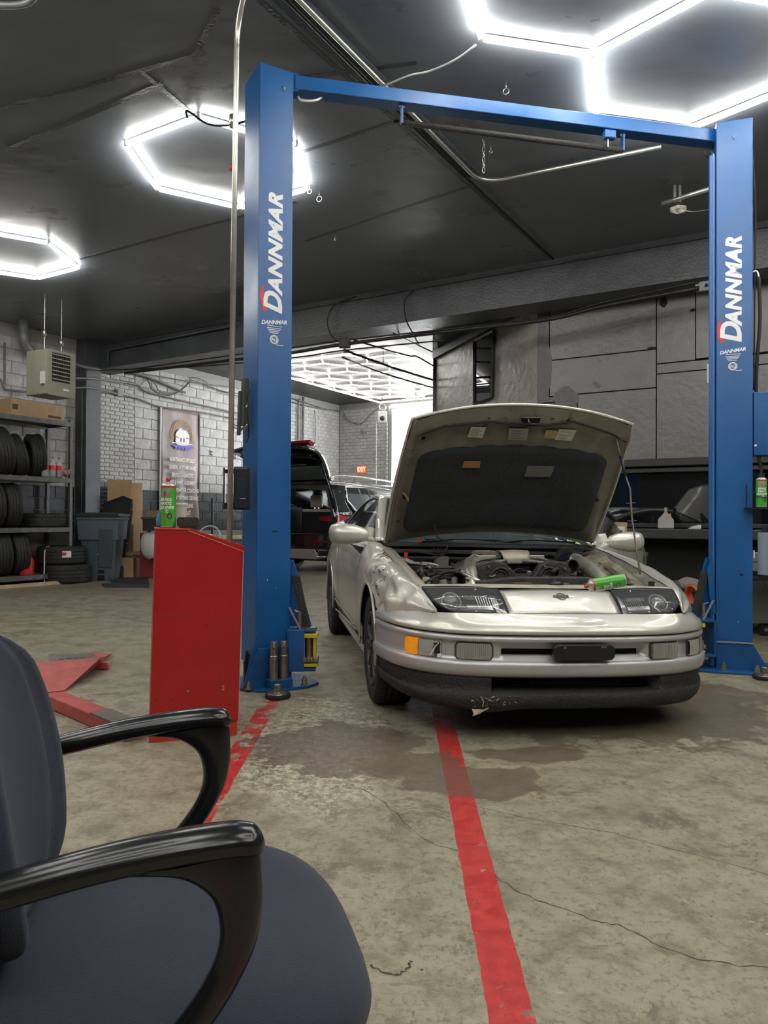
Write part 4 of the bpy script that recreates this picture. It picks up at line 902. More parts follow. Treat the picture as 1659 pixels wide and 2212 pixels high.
# chips of missing paint on the crumpled wing
random.seed(21)
def skin(y, k_, s=-1):
    r = section(y, s, 30); p = r[k_]; d = dent(p) if s < 0 else 0; q = r[min(k_+1, 30)]; return p+Vector((s*d, 0, d*.5)), (q-p)
for (ya, yb, ka, kb, n_) in ((-.30, -.05, 10, 17, 12), (-.28, -.10, 19, 27, 12), (-.05, .10, 4, 10, 6)):
    for _ in range(n_):
        y = random.uniform(ya, yb); k_ = random.randint(ka, kb); p, t_ = skin(y, k_); t_.normalize(); p2, _t = skin(y+.01, k_); l = (p2-p).normalized(); nn = l.cross(t_)
        if nn.x > 0: nn = -nn
        a = random.uniform(.006, .020); b = random.uniform(.002, .005); th2 = random.uniform(0, 1.2); u_ = l*math.cos(th2)+t_*math.sin(th2); v_ = -l*math.sin(th2)+t_*math.cos(th2)
        cb(MB().prism([p+nn*.0015+u_*a*math.cos(w2)+v_*b*math.sin(w2) for w2 in [2*PI*i/7 for i in range(7)]], nn*.001), 'paint_chip', random.choice([chipd, chipd, rust]))
# ---- pillars, roof, glass
def gh(s):
    ap = [(s*.752, .50, .905), (s*.715, .75, 1.01), (s*.665, 1.02, 1.13), (s*.615, 1.27, 1.215)]
    rr = [(s*.615, 1.27, 1.215), (s*.60, 1.55, 1.243), (s*.605, 1.9, 1.235), (s*.64, 2.3, 1.165), (s*.70, 2.75, 1.02), (s*.74, 3.05, .93)]
    return ap, rr
for s in (-1, 1):
    ap, rr = gh(s)
    c = cr(ap, 6); mb = MB().grid([[Vector(p)+Vector((-s*.035, -.02, -.006)), Vector(p)+Vector((-s*.012, -.016, .010)), Vector(p)+Vector((s*.014, 0, .004)), Vector(p)+Vector((s*.022, .035, -.014))] for p in c]); cb(mb, 'windscreen_pillar', silver, smooth=True, thick=.01)
    cb(MB().tube([Vector(p)+Vector((-s*.045, -.014, -.008)) for p in c], .010, 6), 'pillar_seal', blackm, smooth=True)
    c = cr(rr, 6); mb = MB().grid([[Vector(p)+Vector((-s*.07, 0, .012)), Vector(p)+Vector((-s*.02, 0, .012)), Vector(p)+Vector((s*.014, 0, .0)), Vector(p)+Vector((s*.024, 0, -.022))] for p in c]); cb(mb, 'roof_rail', silver, smooth=True, thick=.01)
    cb(MB().tube([Vector(p)+Vector((s*.024, 0, -.026)) for p in cr(ap[1:]+rr[1:], 6)], .009, 6), 'window_seal', blackm, smooth=True)
    top = cr(ap[1:]+rr[1:-1], 5); bot = []
    for p in top: bt = lerp_tab(INNER, p[1]); bot.append(Vector((s*(bt[0]+.03), p[1], bt[1]-.01)))
    if s < 0: cb(MB().grid([bot, [Vector(p)+Vector((s*.02, 0, -.03)) for p in top]]), 'side_window', glt, smooth=True)
    cb(MB().tube([Vector((s*(lerp_tab(INNER, y)[0]+.035), y, lerp_tab(INNER, y)[1])) for y in ys(.62, 2.7, 16)], .011, 6), 'belt_seal', blackm, smooth=True)
# roof skin and rear glass
rt_ = [[Vector((x*(.60-.0), y, z+.022*(1-x*x))) for x in [-1+.25*k for k in range(9)]] for y, z in ((1.25, 1.222), (1.45, 1.25), (1.8, 1.255), (2.1, 1.22))]
cb(MB().grid(rt_), 'roof_panel', silver, smooth=True, thick=.01)
cb(MB().grid([[Vector((x*(.60+.06*(y-2.1)), y, z+.03*(1-x*x))) for x in [-1+.25*k for k in range(9)]] for y, z in ((2.1, 1.222), (2.5, 1.12), (2.9, .99), (3.1, .93))]), 'rear_window', glt, smooth=True)
cb(MB().grid([[Vector((x*.78, y, z)) for x in (-1, -.5, 0, .5, 1)] for y, z in ((3.05, .93), (3.3, .92), (3.42, .80), (3.45, .45), (3.4, .25))]), 'tail_panel', silver, smooth=True)
# windscreen
def ws(u_, v_):
    base = Vector((u_*.715, .44+.075*u_*u_-.0, .905)); topp = Vector((u_*.585, 1.16+.10*u_*u_, 1.225-.012*u_*u_)); p = base.lerp(topp, v_); p.z += .022*math.sin(PI*v_); return p
cb(MB().grid([[ws(-1+2*i/16, j/8) for i in range(17)] for j in range(9)]), 'windscreen', gl, smooth=True)
cb(MB().tube([ws(-1+2*i/16, 1)+Vector((0, 0, .004)) for i in range(17)], .014, 6), 'screen_header', silver, smooth=True)
def onws(u, v): return min(((ws(-1+i/20, j/40), 0) for i in range(41) for j in range(20)), key=lambda q: (CAMP+0*CAMP-CARM @ q[0]).cross(ray(u, v)).length/ray(u, v).length)[0]
sp_ = onws(1215, 1166); mS = basis(sp_+Vector((0, -.006, .004)), (1, 0, -.1), (0, .9, .42))
st = cb(MB().prism([mS @ Vector(p) for p in ((-.05, -.012, 0), (.045, -.022, 0), (.05, .014, 0), (-.045, .022, 0))], (0, -.001, .002)), 'paper_sticker', mat('sticker_white', (.7, .7, .66), .6))
cb(MB().prism([mS @ Vector(p) for p in ((-.032, -.008, .004), (.03, -.014, .004), (.035, .008, .004), (-.03, .014, .004))], (0, -.001, .002)), 'sticker_centre', blackm, st)
st = cb(MB().prism([mS @ Vector(p) for p in ((.055, -.025, 0), (.12, -.04, 0), (.12, -.015, 0), (.055, .012, 0))], (0, -.001, .002)), 'green_sticker', mat('sticker_green', (.45, .60, .15), .6))
sp2 = onws(1119, 1143); cb(MB().prism([sp2+Vector(p) for p in ((-.02, 0, 0), (.02, 0, 0), (.01, .03, .015), (-.015, .03, .015))], (0, 0, .002)), 'screen_tag', mat('sticker_grey', (.4, .4, .38), .6))
# cabin: dash, floor, seats, wheel
cb(MB().b2((-.74, .50, .25), (.74, 2.6, .34)).b2((-.86, .62, .25), (-.80, 2.4, .86)), 'cabin_floor', voidm)
dash = cb(MB().grid(patch([[(-.70, .52, .88), (-.3, .47, .885), (.3, .47, .885), (.70, .52, .88)], [(-.70, .75, .90), (-.3, .72, .91), (.3, .72, .915), (.70, .75, .90)], [(-.70, .95, .86), (-.3, .92, .87), (.3, .92, .90), (.70, .95, .86)], [(-.70, 1.0, .6), (-.3, .97, .6), (.3, .97, .6), (.70, 1.0, .6)]])), 'dashboard', mat('dash_grey', (.035, .037, .04), .6), smooth=True)
cb(MB().ring((.36, 1.06, .885), (0, -.93, .45), .18, .014, 28, 8), 'steering_wheel', blackm, smooth=True)
cb(MB().box((.36, 1.08, .88), (.26, .04, .05)).box((.36, 1.09, .85), (.09, .05, .09)), 'steering_hub', blackm, bevel=.01)
for s in (-1, 1):
    cb(MB().b2((s*.36-.24, 1.25, .34), (s*.36+.24, 1.75, .56)), 'seat', mat('seat_grey', (.05, .05, .055), .8), bevel=.05, seg=3)
    cb(MB().slab((s*.36-.23, 1.70, .5), (.46, 0, 0), (0, .22, .52), (0, .12, -.02)), 'seat_back', mat('seat_grey', (.05, .05, .055), .8), bevel=.05, seg=3)
    cb(MB().b2((s*.36-.12, 1.90, 1.02), (s*.36+.12, 1.98, 1.15)), 'headrest', mat('seat_grey', (.05, .05, .055), .8), bevel=.03, seg=3)
cb(MB().sphere((-.62, 1.35, .93), .11, 12, (.8, 1.6, .7)), 'white_cloth', mat('white_cloth', (.45, .46, .48), .9, bump=.5), lean=False, smooth=True)
# cardboard box seen through the driver's opening
bxx = cpl(1308, 1152, 1, 1.55); cbx = cb(MB().box(bxx+Vector((-.02, 0, 0)), (.30, .25, .19)), 'seat_box', mat('cardboard', (.40, .26, .14), .8, var=.1), lean=False)
cb(MB().box(bxx+Vector((.055, -.13, .0)), (.10, .004, .12)), 'box_label', mat('label_white', (.65, .65, .62), .6), cbx, lean=False)
for k in range(7): cb(MB().box(bxx+Vector((.03+.009*k, -.133, .0)), (.004, .003, .06)), 'barcode_bar', blackm, cbx, lean=False)
# ---- mirrors
def mirror(s, base, rz, name='door_mirror'):
    mb = MB(); n = 14; rows_ = []
    prof = [(0.0, .02), (.03, .55), (.09, .85), (.16, 1.0), (.22, .98), (.26, .85), (.275, .5), (.28, .05)]
    for l, k in prof:
        rows_.append([Vector((s*(.02+l), .01+(.062*k)*math.cos(2*PI*i/n)*(1 if math.cos(2*PI*i/n) < 0 else .35)+l*.10, .0+.072*k*math.sin(2*PI*i/n)+.012*l)) for i in range(n)])
    mb.grid(rows_, True); M_ = Matrix.Translation(base) @ Matrix.Rotation(rz, 4, 'Z'); mb.xf(M_)
    o = cb(mb, name, silver, smooth=True)
    cb(MB().prism([(s*-.06, -.06, -.075), (s*-.06, .12, -.06), (s*-.02, .14, .02), (s*.04, .06, .03), (s*.05, -.0, -.045)], (0, 0, .03)).xf(M_), 'mirror_foot', silver, o, bevel=.008)
    cb(MB().tube([(s*.06, -.052, -.042), (s*.13, -.055, -.05), (s*.13, -.052, -.064)], .0015, 4).xf(M_), 'mirror_seam', blackm, o)
    cb(MB().prism([(s*-.05, .0, -.07), (s*-.05, .16, -.05), (s*-.055, .12, .11)], (s*.012, 0, 0)).xf(M_), 'sail_plate', silver, o)
    return o
mirror(-1, (-.775, .60, .945), 0)
# ---- open driver's door, swung out on its front hinge
DA = -math.radians(42); DM = Matrix.Translation((.86, .62, 0)) @ Matrix.Rotation(DA, 4, 'Z') @ Matrix.Translation((-.86, -.62, 0))
dr = []
for y in ys(.62, 1.84, 12): dr.append([p for p in section(y, 1, 18)])
d_ = cb(MB().grid(dr).xf(DM), 'open_door', silver, smooth=True, thick=.05, off=-1, label='driver door standing open')
cb(MB().tube([(.80, .74, .93), (.72, .80, 1.03), (.66, 1.02, 1.13), (.63, 1.25, 1.19), (.66, 1.55, 1.13), (.74, 1.82, .93)], .022, 8).xf(DM), 'window_rim', rubber, d_, smooth=True)
cb(MB().prism([(.80, .74, .93), (.70, .86, 1.05), (.66, 1.02, 1.12), (.63, 1.25, 1.18), (.66, 1.55, 1.12), (.78, 1.82, .93)], (.004, 0, 0)).xf(DM), 'door_glass', glt, d_)
cb(MB().b2((.90, 1.70, .70), (.915, 1.77, .83)).xf(DM), 'door_handle', mat('handle_grey', (.16, .16, .16), .4, .4), d_, bevel=.006)
cb(MB().b2((.896, 1.715, .715), (.92, 1.755, .80)).xf(DM), 'handle_pocket', blackm, d_, bevel=.004)
mirror(1, (.815, .50, .935), -.10)
# door handle of the near door
o_ = [( -.90, 1.93+.022*math.cos(a), .745+.055*math.sin(a)) for a in [2*PI*k/14 for k in range(14)]]
cb(MB().tube(o_, .005, 6, closed=True), 'door_handle', silver, smooth=True); cb(MB().b2((-.907, 1.915, .71), (-.895, 1.945, .78)), 'handle_lever', silver2, bevel=.004)
# ---- wheels
tyrem = mat('tyre_rubber', (.016, .016, .0165), .72, var=.25, scale=12, bump=.25, bscale=90); rimd = mat('dull_dark_alloy', (.085, .083, .078), .42, .7, var=.2, scale=14)
def tyre(R_, wd, r_in, ax=(1, 0, 0), c=(0, 0, 0), grooves=3, n=48, lugs=False):
    h = wd/2; p = [(r_in, -h*.78), (r_in+.012, -h*.92), (r_in+(R_-r_in)*.45, -h*1.0), (R_-.022, -h*.95), (R_-.006, -h*.80)]
    for g in range(grooves):
        gx = -h*.80+(g+1)*(h*1.6)/(grooves+1); p += [(R_, gx-.009), (R_, gx-.005), (R_-.008, gx-.0035), (R_-.008, gx+.0035), (R_, gx+.005), (R_, gx+.009)]
    p += [(R_-.006, h*.80), (R_-.022, h*.95), (r_in+(R_-r_in)*.45, h*1.0), (r_in+.012, h*.92), (r_in, h*.78)]
    return MB().lathe(p, c, ax, n)
def lugs(R_, wd, n, ax=(1, 0, 0), c=(0, 0, 0)):      # shoulder blocks cut by sipes
    x, y = frame_of(Vector(ax)); axv = Vector(ax); mb = MB(); c = Vector(c)
    for s in (-1, 1):
        for k in range(n):
            a = 2*PI*k/n; a2 = a+2*PI/n*.74; P4 = []
            for aa, hh in ((a, .50), (a2, .50), (a2+.05, .78), (a+.05, .78)):
                rad = R_+.002 if hh < .6 else R_-.002; P4.append(c+axv*(s*wd/2*hh)+(x*math.cos(aa)+y*math.sin(aa))*rad)
            mb.prism(P4, (P4[0]-c).normalized()*.004)
    return mb
def carwheel(x, y, s, steer=0, R_=.318, wd=.235):
    t = tyre(R_, wd, .215, grooves=4).xf(Matrix.Translation((x, y, R_-.004)) @ Matrix.Rotation(steer, 4, 'Z'))
    o = t.build('tyre', tyrem, car, smooth='auto')
    M_ = Matrix.Translation((x, y, R_-.004)) @ Matrix.Rotation(steer, 4, 'Z') @ Matrix.Diagonal((s, 1, 1, 1))
    lugs(R_, wd, 52).xf(M_).build('tread_blocks', tyrem, o)['kind'] = 'stuff'
    rim = MB().lathe([(.216, .100), (.212, .108), (.200, .105), (.190, .085), (.185, .02), (.185, -.09)], (0, 0, 0), (1, 0, 0), 40)
    rim.xf(M_).build('wheel_rim', rimd, o, smooth='auto')
    sp = MB()
    for k in range(5):
        a = 2*PI*k/5+.3
        for q in (-1, 1):
            pts = [Vector((.085, .045*math.cos(a+q*.5), .045*math.sin(a+q*.5))), Vector((.092, .12*math.cos(a+q*.20), .12*math.sin(a+q*.20))), Vector((.088, .192*math.cos(a+q*.26), .192*math.sin(a+q*.26)))]
            sp.tube(pts, [.022, .017, .020], 8, flat=(1, .6))
    sp.xf(M_).build('spokes', rimd, o, smooth='auto')
    MB().lathe([(0, .095), (.028, .094), (.034, .085), (.075, .072), (.08, .05)], ax=(1, 0, 0), n=24).xf(M_).build('hub', rimd, o, smooth='auto')
    for k in range(5): a = 2*PI*k/5; MB().cyl((.07, .055*math.cos(a), .055*math.sin(a)), (.09, .055*math.cos(a), .055*math.sin(a)), .010, 6).xf(M_).build('wheel_nut', steelw, o)
    MB().lathe([(0, .0), (.14, .0), (.14, .02), (0, .02)], ax=(1, 0, 0), n=24).xf(M_).build('brake_disc', steelw, o)
carwheel(-.765, 0, -1, -.0); carwheel(.765, 0, 1, -.0); carwheel(-.79, 2.55, -1, 0, .318, .245); carwheel(.79, 2.55, 1, 0, .318, .245)
# ---- engine bay shell
baym = mat('bay_paint_grey', (.17, .165, .14), .5, .2, var=.35, scale=9, bump=.2); bayd = mat('grimy_black', (.018, .017, .015), .6, var=.5, scale=20, bump=.6, bscale=60, wear=(.08, .07, .055), wscale=30, wamt=.62)
dusty = mat('dusty_black_plastic', (.035, .033, .030), .55, var=.4, scale=25, bump=.3, wear=(.11, .10, .085), wscale=22, wamt=.64)
pale = mat('slam_panel_paint', (.50, .47, .38), .42, .2, var=.12, scale=12, wear=(.22, .18, .12), wscale=18, wamt=.66)
cb(MB().b2((-.70, -.55, .30), (.70, .48, .34)).b2((-.72, .44, .34), (.72, .47, .80)).b2((-.74, -.3, .34), (-.71, .45, .70)).b2((.71, -.3, .34), (.74, .45, .70)).b2((-.62, -.80, .33), (.62, -.77, .55)), 'engine_bay', bayd)
# inner wing ledges
for s in (-1, 1):
    r_ = []
    for y in ys(-.56, .50, 12): i = lerp_tab(INNER, y); r_.append([Vector((s*(i[0]+.004), y, i[1]-.004)), Vector((s*(i[0]-.03), y, i[1]-.02)), Vector((s*(i[0]-.075), y, i[1]-.028)), Vector((s*(i[0]-.10), y, i[1]-.10))])
    cb(MB().grid(r_), 'wing_ledge', pale if s < 0 else baym, smooth=True)
    # strut tower and liner
    cb(MB().lathe([(0, .0), (.05, 0), (.055, -.01), (.10, -.015), (.13, -.05), (.15, -.18)], (s*.55, .12, .745), (0, 0, 1), 24), 'strut_tower', baym if s > 0 else bayd, smooth=True)
# slam panel behind lamps and nose panel
cb(MB().grid(patch([[(-.70, -.585, .705), (-.35, -.632, .712), (0, -.642, .712), (.35, -.632, .712), (.70, -.585, .705)], [(-.70, -.52, .715), (-.35, -.56, .722), (0, -.57, .722), (.35, -.56, .722), (.70, -.52, .715)], [(-.70, -.45, .700), (-.35, -.47, .705), (0, -.48, .705), (.35, -.47, .705), (.70, -.45, .700)], [(-.70, -.44, .62), (-.35, -.46, .60), (0, -.47, .60), (.35, -.46, .60), (.70, -.44, .62)]])), 'slam_panel', pale, smooth=True)
for x, y in ((-.60, -.50), (.62, -.49)): cb(MB().cyl((x, y, .715), (x, y, .74), .016, 12).cyl((x, y, .735), (x, y, .742), .02, 12), 'bump_stop', rubber)
for x, w_ in ((-.13, .10), (.09, .08), (.26, .07)): cb(MB().box((x, -.505, .722), (w_, .05, .014)).box((x, -.53, .715), (w_*.6, .03, .03)), 'radiator_clip', mat('rusty_bracket', (.09, .07, .05), .7, var=.4), bevel=.003)
cb(MB().sphere((.04, -.555, .725), .022, 10, (2.0, 1, .9)), 'bonnet_latch', blackm, smooth=True)
# cowl, wipers
cb(MB().grid(patch([[(-.74, .46, .875), (-.35, .41, .88), (.35, .41, .88), (.74, .46, .875)], [(-.73, .50, .895), (-.35, .45, .902), (.35, .45, .902), (.73, .50, .895)], [(-.72, .56, .905), (-.35, .50, .912), (.35, .50, .912), (.72, .56, .905)]])), 'cowl_grille', blackm, smooth=True)
cb(MB().b2((-.70, .40, .835), (.70, .445, .86)).b2((-.70, .36, .80), (.70, .41, .815)), 'cowl_lip', dusty, bevel=.004)
for x0, x1 in ((-.45, .12), (.02, .60)): cb(MB().tube([(x0, .47, .925), ((x0+x1)/2, .455, .935), (x1, .475, .925)], .007, 6).tube([(x0-.02, .475, .91), ((x0+x1)/2-.1, .45, .93)], .009, 6), 'wiper', blackm, smooth=True)
cb(MB().box(cpl(908, 1168, 1, .46), (.022, .02, .028)), 'red_cap', mat('red_plastic', (.55, .03, .02), .5), lean=False, bevel=.004)
# ---- engine and its surroundings (all parts of the coupe)
alloy = mat('cast_aluminium', (.17, .165, .15), .5, .6, var=.3, scale=18, bump=.3); alug = mat('bare_aluminium_pipe', (.58, .57, .50), .35, .8, var=.25, scale=14, wear=(.28, .24, .17), wscale=16, wamt=.6)
beige = mat('plenum_beige', (.40, .36, .27), .42, .3, var=.12, scale=10, bump=.1)
ESH = True
def E(mb, nm, m, parent=None, **k):
    k.setdefault('lean', False)
    if ESH: mb.v = [Vector((p.x-(.065 if abs(p.x) < .5 else .065*(.70-min(.70, abs(p.x)))/.2), p.y, p.z+(.022+.045*max(0, min(1, (.1-p.y)/.4)) if p.z > .5 else 0))) for p in mb.v]
    return cb(mb, nm, m, parent, **k)
# block, covers
E(MB().b2((-.30, -.22, .40), (.34, .34, .70)), 'engine_block', bayd, bevel=.02)
for s in (-1, 1):       # finned plenum runners each side
    o = E(MB().grid(patch([[(.02+s*.05, -.16, .775), (.02+s*.20, -.17, .755), (.02+s*.33, -.14, .69)], [(.02+s*.05, .05, .79), (.02+s*.22, .05, .77), (.02+s*.35, .06, .70)], [(.02+s*.05, .28, .80), (.02+s*.20, .28, .775), (.02+s*.32, .26, .70)]])), 'intake_plenum', alloy, smooth=True, thick=.02)
    for k in range(9): y = -.12+.045*k; E(MB().tube([(.02+s*.08, y, .80), (.02+s*.20, y, .785), (.02+s*.31, y, .73)], .006, 5), 'plenum_rib', alloy, o, smooth=True)
    E(MB().b2((.02+s*.15-.06, -.10, .785), (.02+s*.15+.05, -.07, .812)), 'coil_cover', mat('pale_steel', (.45, .44, .40), .4, .6), o, bevel=.004)
# V shaped cover with two legs and a window
vc = Matrix.Translation((.02, .0, 0))
P3 = [(-.035, .26, .838), (.025, .26, .838), (.005, .06, .835), (.0, -.02, .832), (-.03, -.10, .83), (-.11, -.10, .826), (-.105, -.02, .83)]
cv = E(MB().prism([(p[0]-.04, p[1], p[2]-.02) for p in [(-.07, .27, .84), (.03, .27, .84), (.03, .10, .84), (-.03, .02, .84), (-.03, .10, .84)]], (0, 0, .03)), 'engine_cover', beige, bevel=.006, label='beige ribbed engine cover')
E(MB().slab((-.13, .26, .81), (.075, 0, 0), (.075, -.30, 0), (0, 0, .03)), 'cover_arm', beige, cv, bevel=.006)
E(MB().slab((.02, .26, .81), (.075, 0, 0), (.035, -.30, 0), (0, 0, .03)), 'cover_arm', beige, cv, bevel=.006)
E(MB().grid(patch([[(-.06, -.02, .84), (.03, -.03, .842), (.13, -.02, .84)], [(-.05, -.08, .835), (.035, -.09, .838), (.125, -.08, .835)], [(-.045, -.12, .80), (.035, -.13, .80), (.12, -.12, .80)], [(-.04, -.125, .76), (.035, -.135, .76), (.115, -.125, .76)]])), 'cover_nose', beige, cv, smooth=True, thick=.01)
E(MB().b2((-.04, .0, .80), (.03, .14, .825)), 'cover_window', voidm, cv)
for k in range(3): E(MB().b2((.045+.0*k, .20-.05*k, .835), (.10, .215-.05*k, .845)), 'cover_stripe', dusty, cv)
# timing belt covers with round eyes
for s in (-1, 1):
    x = .035+s*.165; out = [(x-.11, .60), (x+.11, .60), (x+.115, .70), (x+s*.02+.07, .76), (x-.02+s*.01, .775), (x-.09+s*.02, .75), (x-.115, .68)]
    o = E(MB().prism([(a, -.27, b) for a, b in out], (0, .07, 0)), 'timing_cover', dusty, bevel=.010)
    E(MB().ring((x-s*.02, -.275, .675), (0, 1, 0), .055, .008, 24, 6).ring((x-s*.02, -.275, .675), (0, 1, 0), .038, .005, 24, 6), 'pulley_boss', dusty, o, smooth=True)
    for a in (.6, 2.2, 3.6): E(MB().cyl((x+.085*math.cos(a), -.285, .69+.06*math.sin(a)), (x+.085*math.cos(a), -.27, .69+.06*math.sin(a)), .008, 8), 'cover_bolt', steelw, o)
# fan shroud: half disc with radial ribs
fr_ = E(MB().lathe([(0, .0), (.06, -.004), (.15, -.012), (.19, -.03), (.20, -.05)], (.06, -.40, .595), (0, -.35, .94), 36), 'fan_shroud', dusty, smooth=True)
fx_, fy_ = frame_of(Vector((0, -.35, .94)))
for k in range(14): a = PI*2*k/14; E(MB().tube([Vector((.06, -.40, .597))+(fx_*math.cos(a)+fy_*math.sin(a))*r_+Vector((0, -.35, .94))*h_ for r_, h_ in ((.05, .002), (.15, -.006), (.185, -.02))], .004, 5), 'shroud_rib', dusty, fr_, smooth=True)
E(MB().prism([(-.30, -.46, .60), (.36, -.46, .60), (.36, -.46, .685), (.22, -.46, .69), (-.10, -.46, .69), (-.30, -.46, .67)], (0, .05, 0)), 'radiator_tank', dusty, bevel=.008)
E(MB().tube(cr([(-.18, -.44, .645), (-.1, -.42, .66), (.06, -.42, .665), (.2, -.42, .66), (.36, -.43, .65)], 6), .012, 8), 'radiator_hose', rubber, smooth=True)
# intercooler pipes with hose couplings and clamps
def icpipe(pts, r_, nm='intercooler_pipe'):
    o = E(MB().tube(cr(pts, 6), r_, 18), nm, alug, smooth=True); return o
a = icpipe([(-.19, -.05, .775), (-.245, -.12, .765), (-.275, -.24, .725), (-.30, -.36, .65), (-.31, -.44, .57)], .036)
E(MB().tube(cr([(-.12, .06, .775), (-.16, -.01, .785), (-.195, -.06, .775)], 6), .042, 16), 'hose_coupling', rubber, a, smooth=True)
E(MB().ring((-.20, -.065, .773), (.5, .8, .1), .044, .004, 20, 6), 'hose_clamp', steel, a, smooth=True)
b = icpipe([(.44, -.02, .785), (.455, -.10, .76), (.465, -.24, .70), (.47, -.36, .64), (.47, -.42, .58)], .040)
E(MB().tube(cr([(.40, .10, .77), (.42, .04, .79), (.442, -.03, .785)], 6), .046, 16), 'hose_coupling', mat('blue_black_silicone', (.012, .014, .03), .35), b, smooth=True)
E(MB().ring((.445, -.055, .775), (.1, .8, -.3), .045, .005, 20, 6), 'hose_clamp', steel, b, smooth=True)
# open inlet mouth
E(MB().lathe([(.034, .06), (.040, .06), (.042, .045), (.040, .0), (.036, .0), (.034, .04)], (.335, -.17, .735), (.15, -1, .15), 24), 'inlet_mouth', dusty, smooth=True)
E(MB().lathe([(0, .01), (.036, .01)], (.335, -.17, .735), (.15, -1, .15), 20), 'inlet_dark', voidm)
E(MB().tube(cr([(.335, -.165, .735), (.30, -.05, .74), (.22, .08, .75)], 6), .038, 14), 'inlet_hose', dusty, smooth=True)
# brake booster, round cap, washer, fuses on both sides
E(MB().lathe([(0, .03), (.03, .03), (.035, .02), (.06, .018), (.075, .0), (.07, -.04)], (.50, .24, .80), (.1, -.9, .45), 28), 'brake_booster', mat('booster_black', (.03, .03, .03), .3, .3), smooth=True)
E(MB().ring((.50, .235, .815), (.1, -.9, .45), .052, .004, 24, 6), 'booster_ring', steelw, smooth=True)
rv = cpl(915, 1252, 1, -.30); E(MB().lathe([(0, .028), (.026, .028), (.032, .022), (.034, .0), (.045, -.006), (.06, -.03), (.06, -.12)], (-.575, -.33, .655), (0, 0, 1), 22), 'washer_bottle', mat('yellowed_plastic', (.30, .27, .18), .5, var=.2), smooth='auto')
E(MB().lathe([(.058, 0), (.06, .05), (.055, .07), (.045, .08), (0, .082)], (-.40, -.12, .67), (0, 0, 1), 22), 'power_steering_can', dusty, smooth=True)
for k in range(5): E(MB().ring((-.40, -.12, .68+.014*k), (0, 0, 1), .060, .003, 22, 5), 'can_rib', dusty, smooth=True)
random.seed(44)
E(MB().tube(cr([(-.34, -.30, .70), (-.31, -.22, .73), (-.36, -.12, .70)], 6), .016, 10), 'alloy_hose_end', alloy, smooth=True)
E(MB().tube([(-.335, -.32, .70), (-.27, -.42, .66)], .012, 8), 'alloy_hose_end', alug, smooth=True)
E(MB().box((-.47, .20, .74), (.20, .10, .03)).box((-.47, .20, .70), (.18, .09, .08)), 'fuse_box', bayd, bevel=.006)
E(MB().box((-.32, .28, .76), (.08, .08, .10)), 'relay_block', mat('grey_relay', (.14, .13, .12), .5), bevel=.006)
E(MB().ring((-.30, .40, .845), (0, -.3, 1), .045, .005, 20, 6).ring((-.29, .40, .845), (0, -.3, 1), .028, .004, 16, 6), 'cowl_hose_loop', rubber, smooth=True)
# chromed wrenches-like braided lines near the left ledge
for k in range(3): E(MB().tube(cr([(-.64+.02*k, .25-.03*k, .80), (-.58+.02*k, .10, .78), (-.50+.02*k, .0-.03*k, .765), (-.46+.03*k, -.06, .74)], 6), .008, 8), 'braided_line', mat('braid', (.45, .44, .40), .35, .8, bump=.4, bscale=300), smooth=True)
E(MB().ring((-.50, -.02, .768), (0, -.3, 1), .030, .007, 20, 6), 'line_union', alloy, smooth=True)
# wiring and vacuum hoses scattered through the bay
for k in range(70):
    x = random.uniform(-.66, .40); y = random.uniform(-.36, .36); z = .665+.12*(y+.36)+random.uniform(-.03, .035)
    if abs(x+.20) < .12 and y < 0: continue
    if -.14 < x < .22 and -.15 < y < .3: z -= .05
    pts = [(x, y, z)]
    for j in range(3): pts.append((pts[-1][0]+random.uniform(-.09, .09), pts[-1][1]+random.uniform(-.08, .08), z+random.uniform(-.03, .025)))
    E(MB().tube(cr(pts, 5), random.choice([.004, .006, .008, .011, .013]), 6), 'engine_hose', random.choice([rubber, rubber, dusty, dusty, bayd, mat('brown_wire', (.10, .07, .05), .6)]), smooth=True)
for k in range(60):
    x = random.uniform(-.66, .62); y = random.uniform(-.38, .36); z = .64+.12*(y+.36)+random.uniform(-.04, .015); r_ = random.uniform(.010, .024)
    mb = MB().cyl((x, y, z), (x+random.uniform(-.01, .01), y+random.uniform(-.02, .02), z+random.uniform(.02, .05)), r_, 10) if k % 2 else MB().box((x, y, z), (random.uniform(.02, .07), random.uniform(.02, .05), random.uniform(.02, .05)), Matrix.Rotation(random.uniform(0, 3), 3, 'Z'))
    E(mb, 'engine_fitting', random.choice([bayd, dusty, alloy, steelw, baym, mat('pale_steel', (.45, .44, .40), .4, .6)]), bevel=.003)
ESH = False
for k0, y0, y1 in ((3, -.02, .20), (4, -.10, .12)):
    pts_ = []
    for i in range(14):
        y_ = y0+(y1-y0)*i/13; p_, t_ = skin(y_, k0+int(1.5*math.sin(i*.9)+1)); pts_.append(p_+Vector((-.001, 0, .002)))
    cb(MB().tube(pts_, [.0012+.002*random.random() for _ in pts_], 5), 'rust_crease', rust if k0 == 3 else chipd)
# long wire loop over the left of the bay, red clip
E(MB().tube(cr([cpl(938, 1132, 1, .30), cpl(945, 1160, 1, .25), cpl(966, 1172, 1, .2), cpl(960, 1196, 1, .15), cpl(938, 1206, 1, .1)], 8), .005, 6), 'bonnet_cable', rubber, smooth=True)
E(MB().tube(cr([cpl(878, 1190, 1, .30), cpl(905, 1193, 1, .28), cpl(950, 1198, 1, .26), cpl(962, 1185, 1, .3)], 8), .005, 6), 'bonnet_cable', rubber, smooth=True)
E(MB().box(cpl(877, 1199, 1, .22), (.022, .02, .03)), 'red_clip', mat('red_plastic', (.55, .03, .02), .5), bevel=.004)
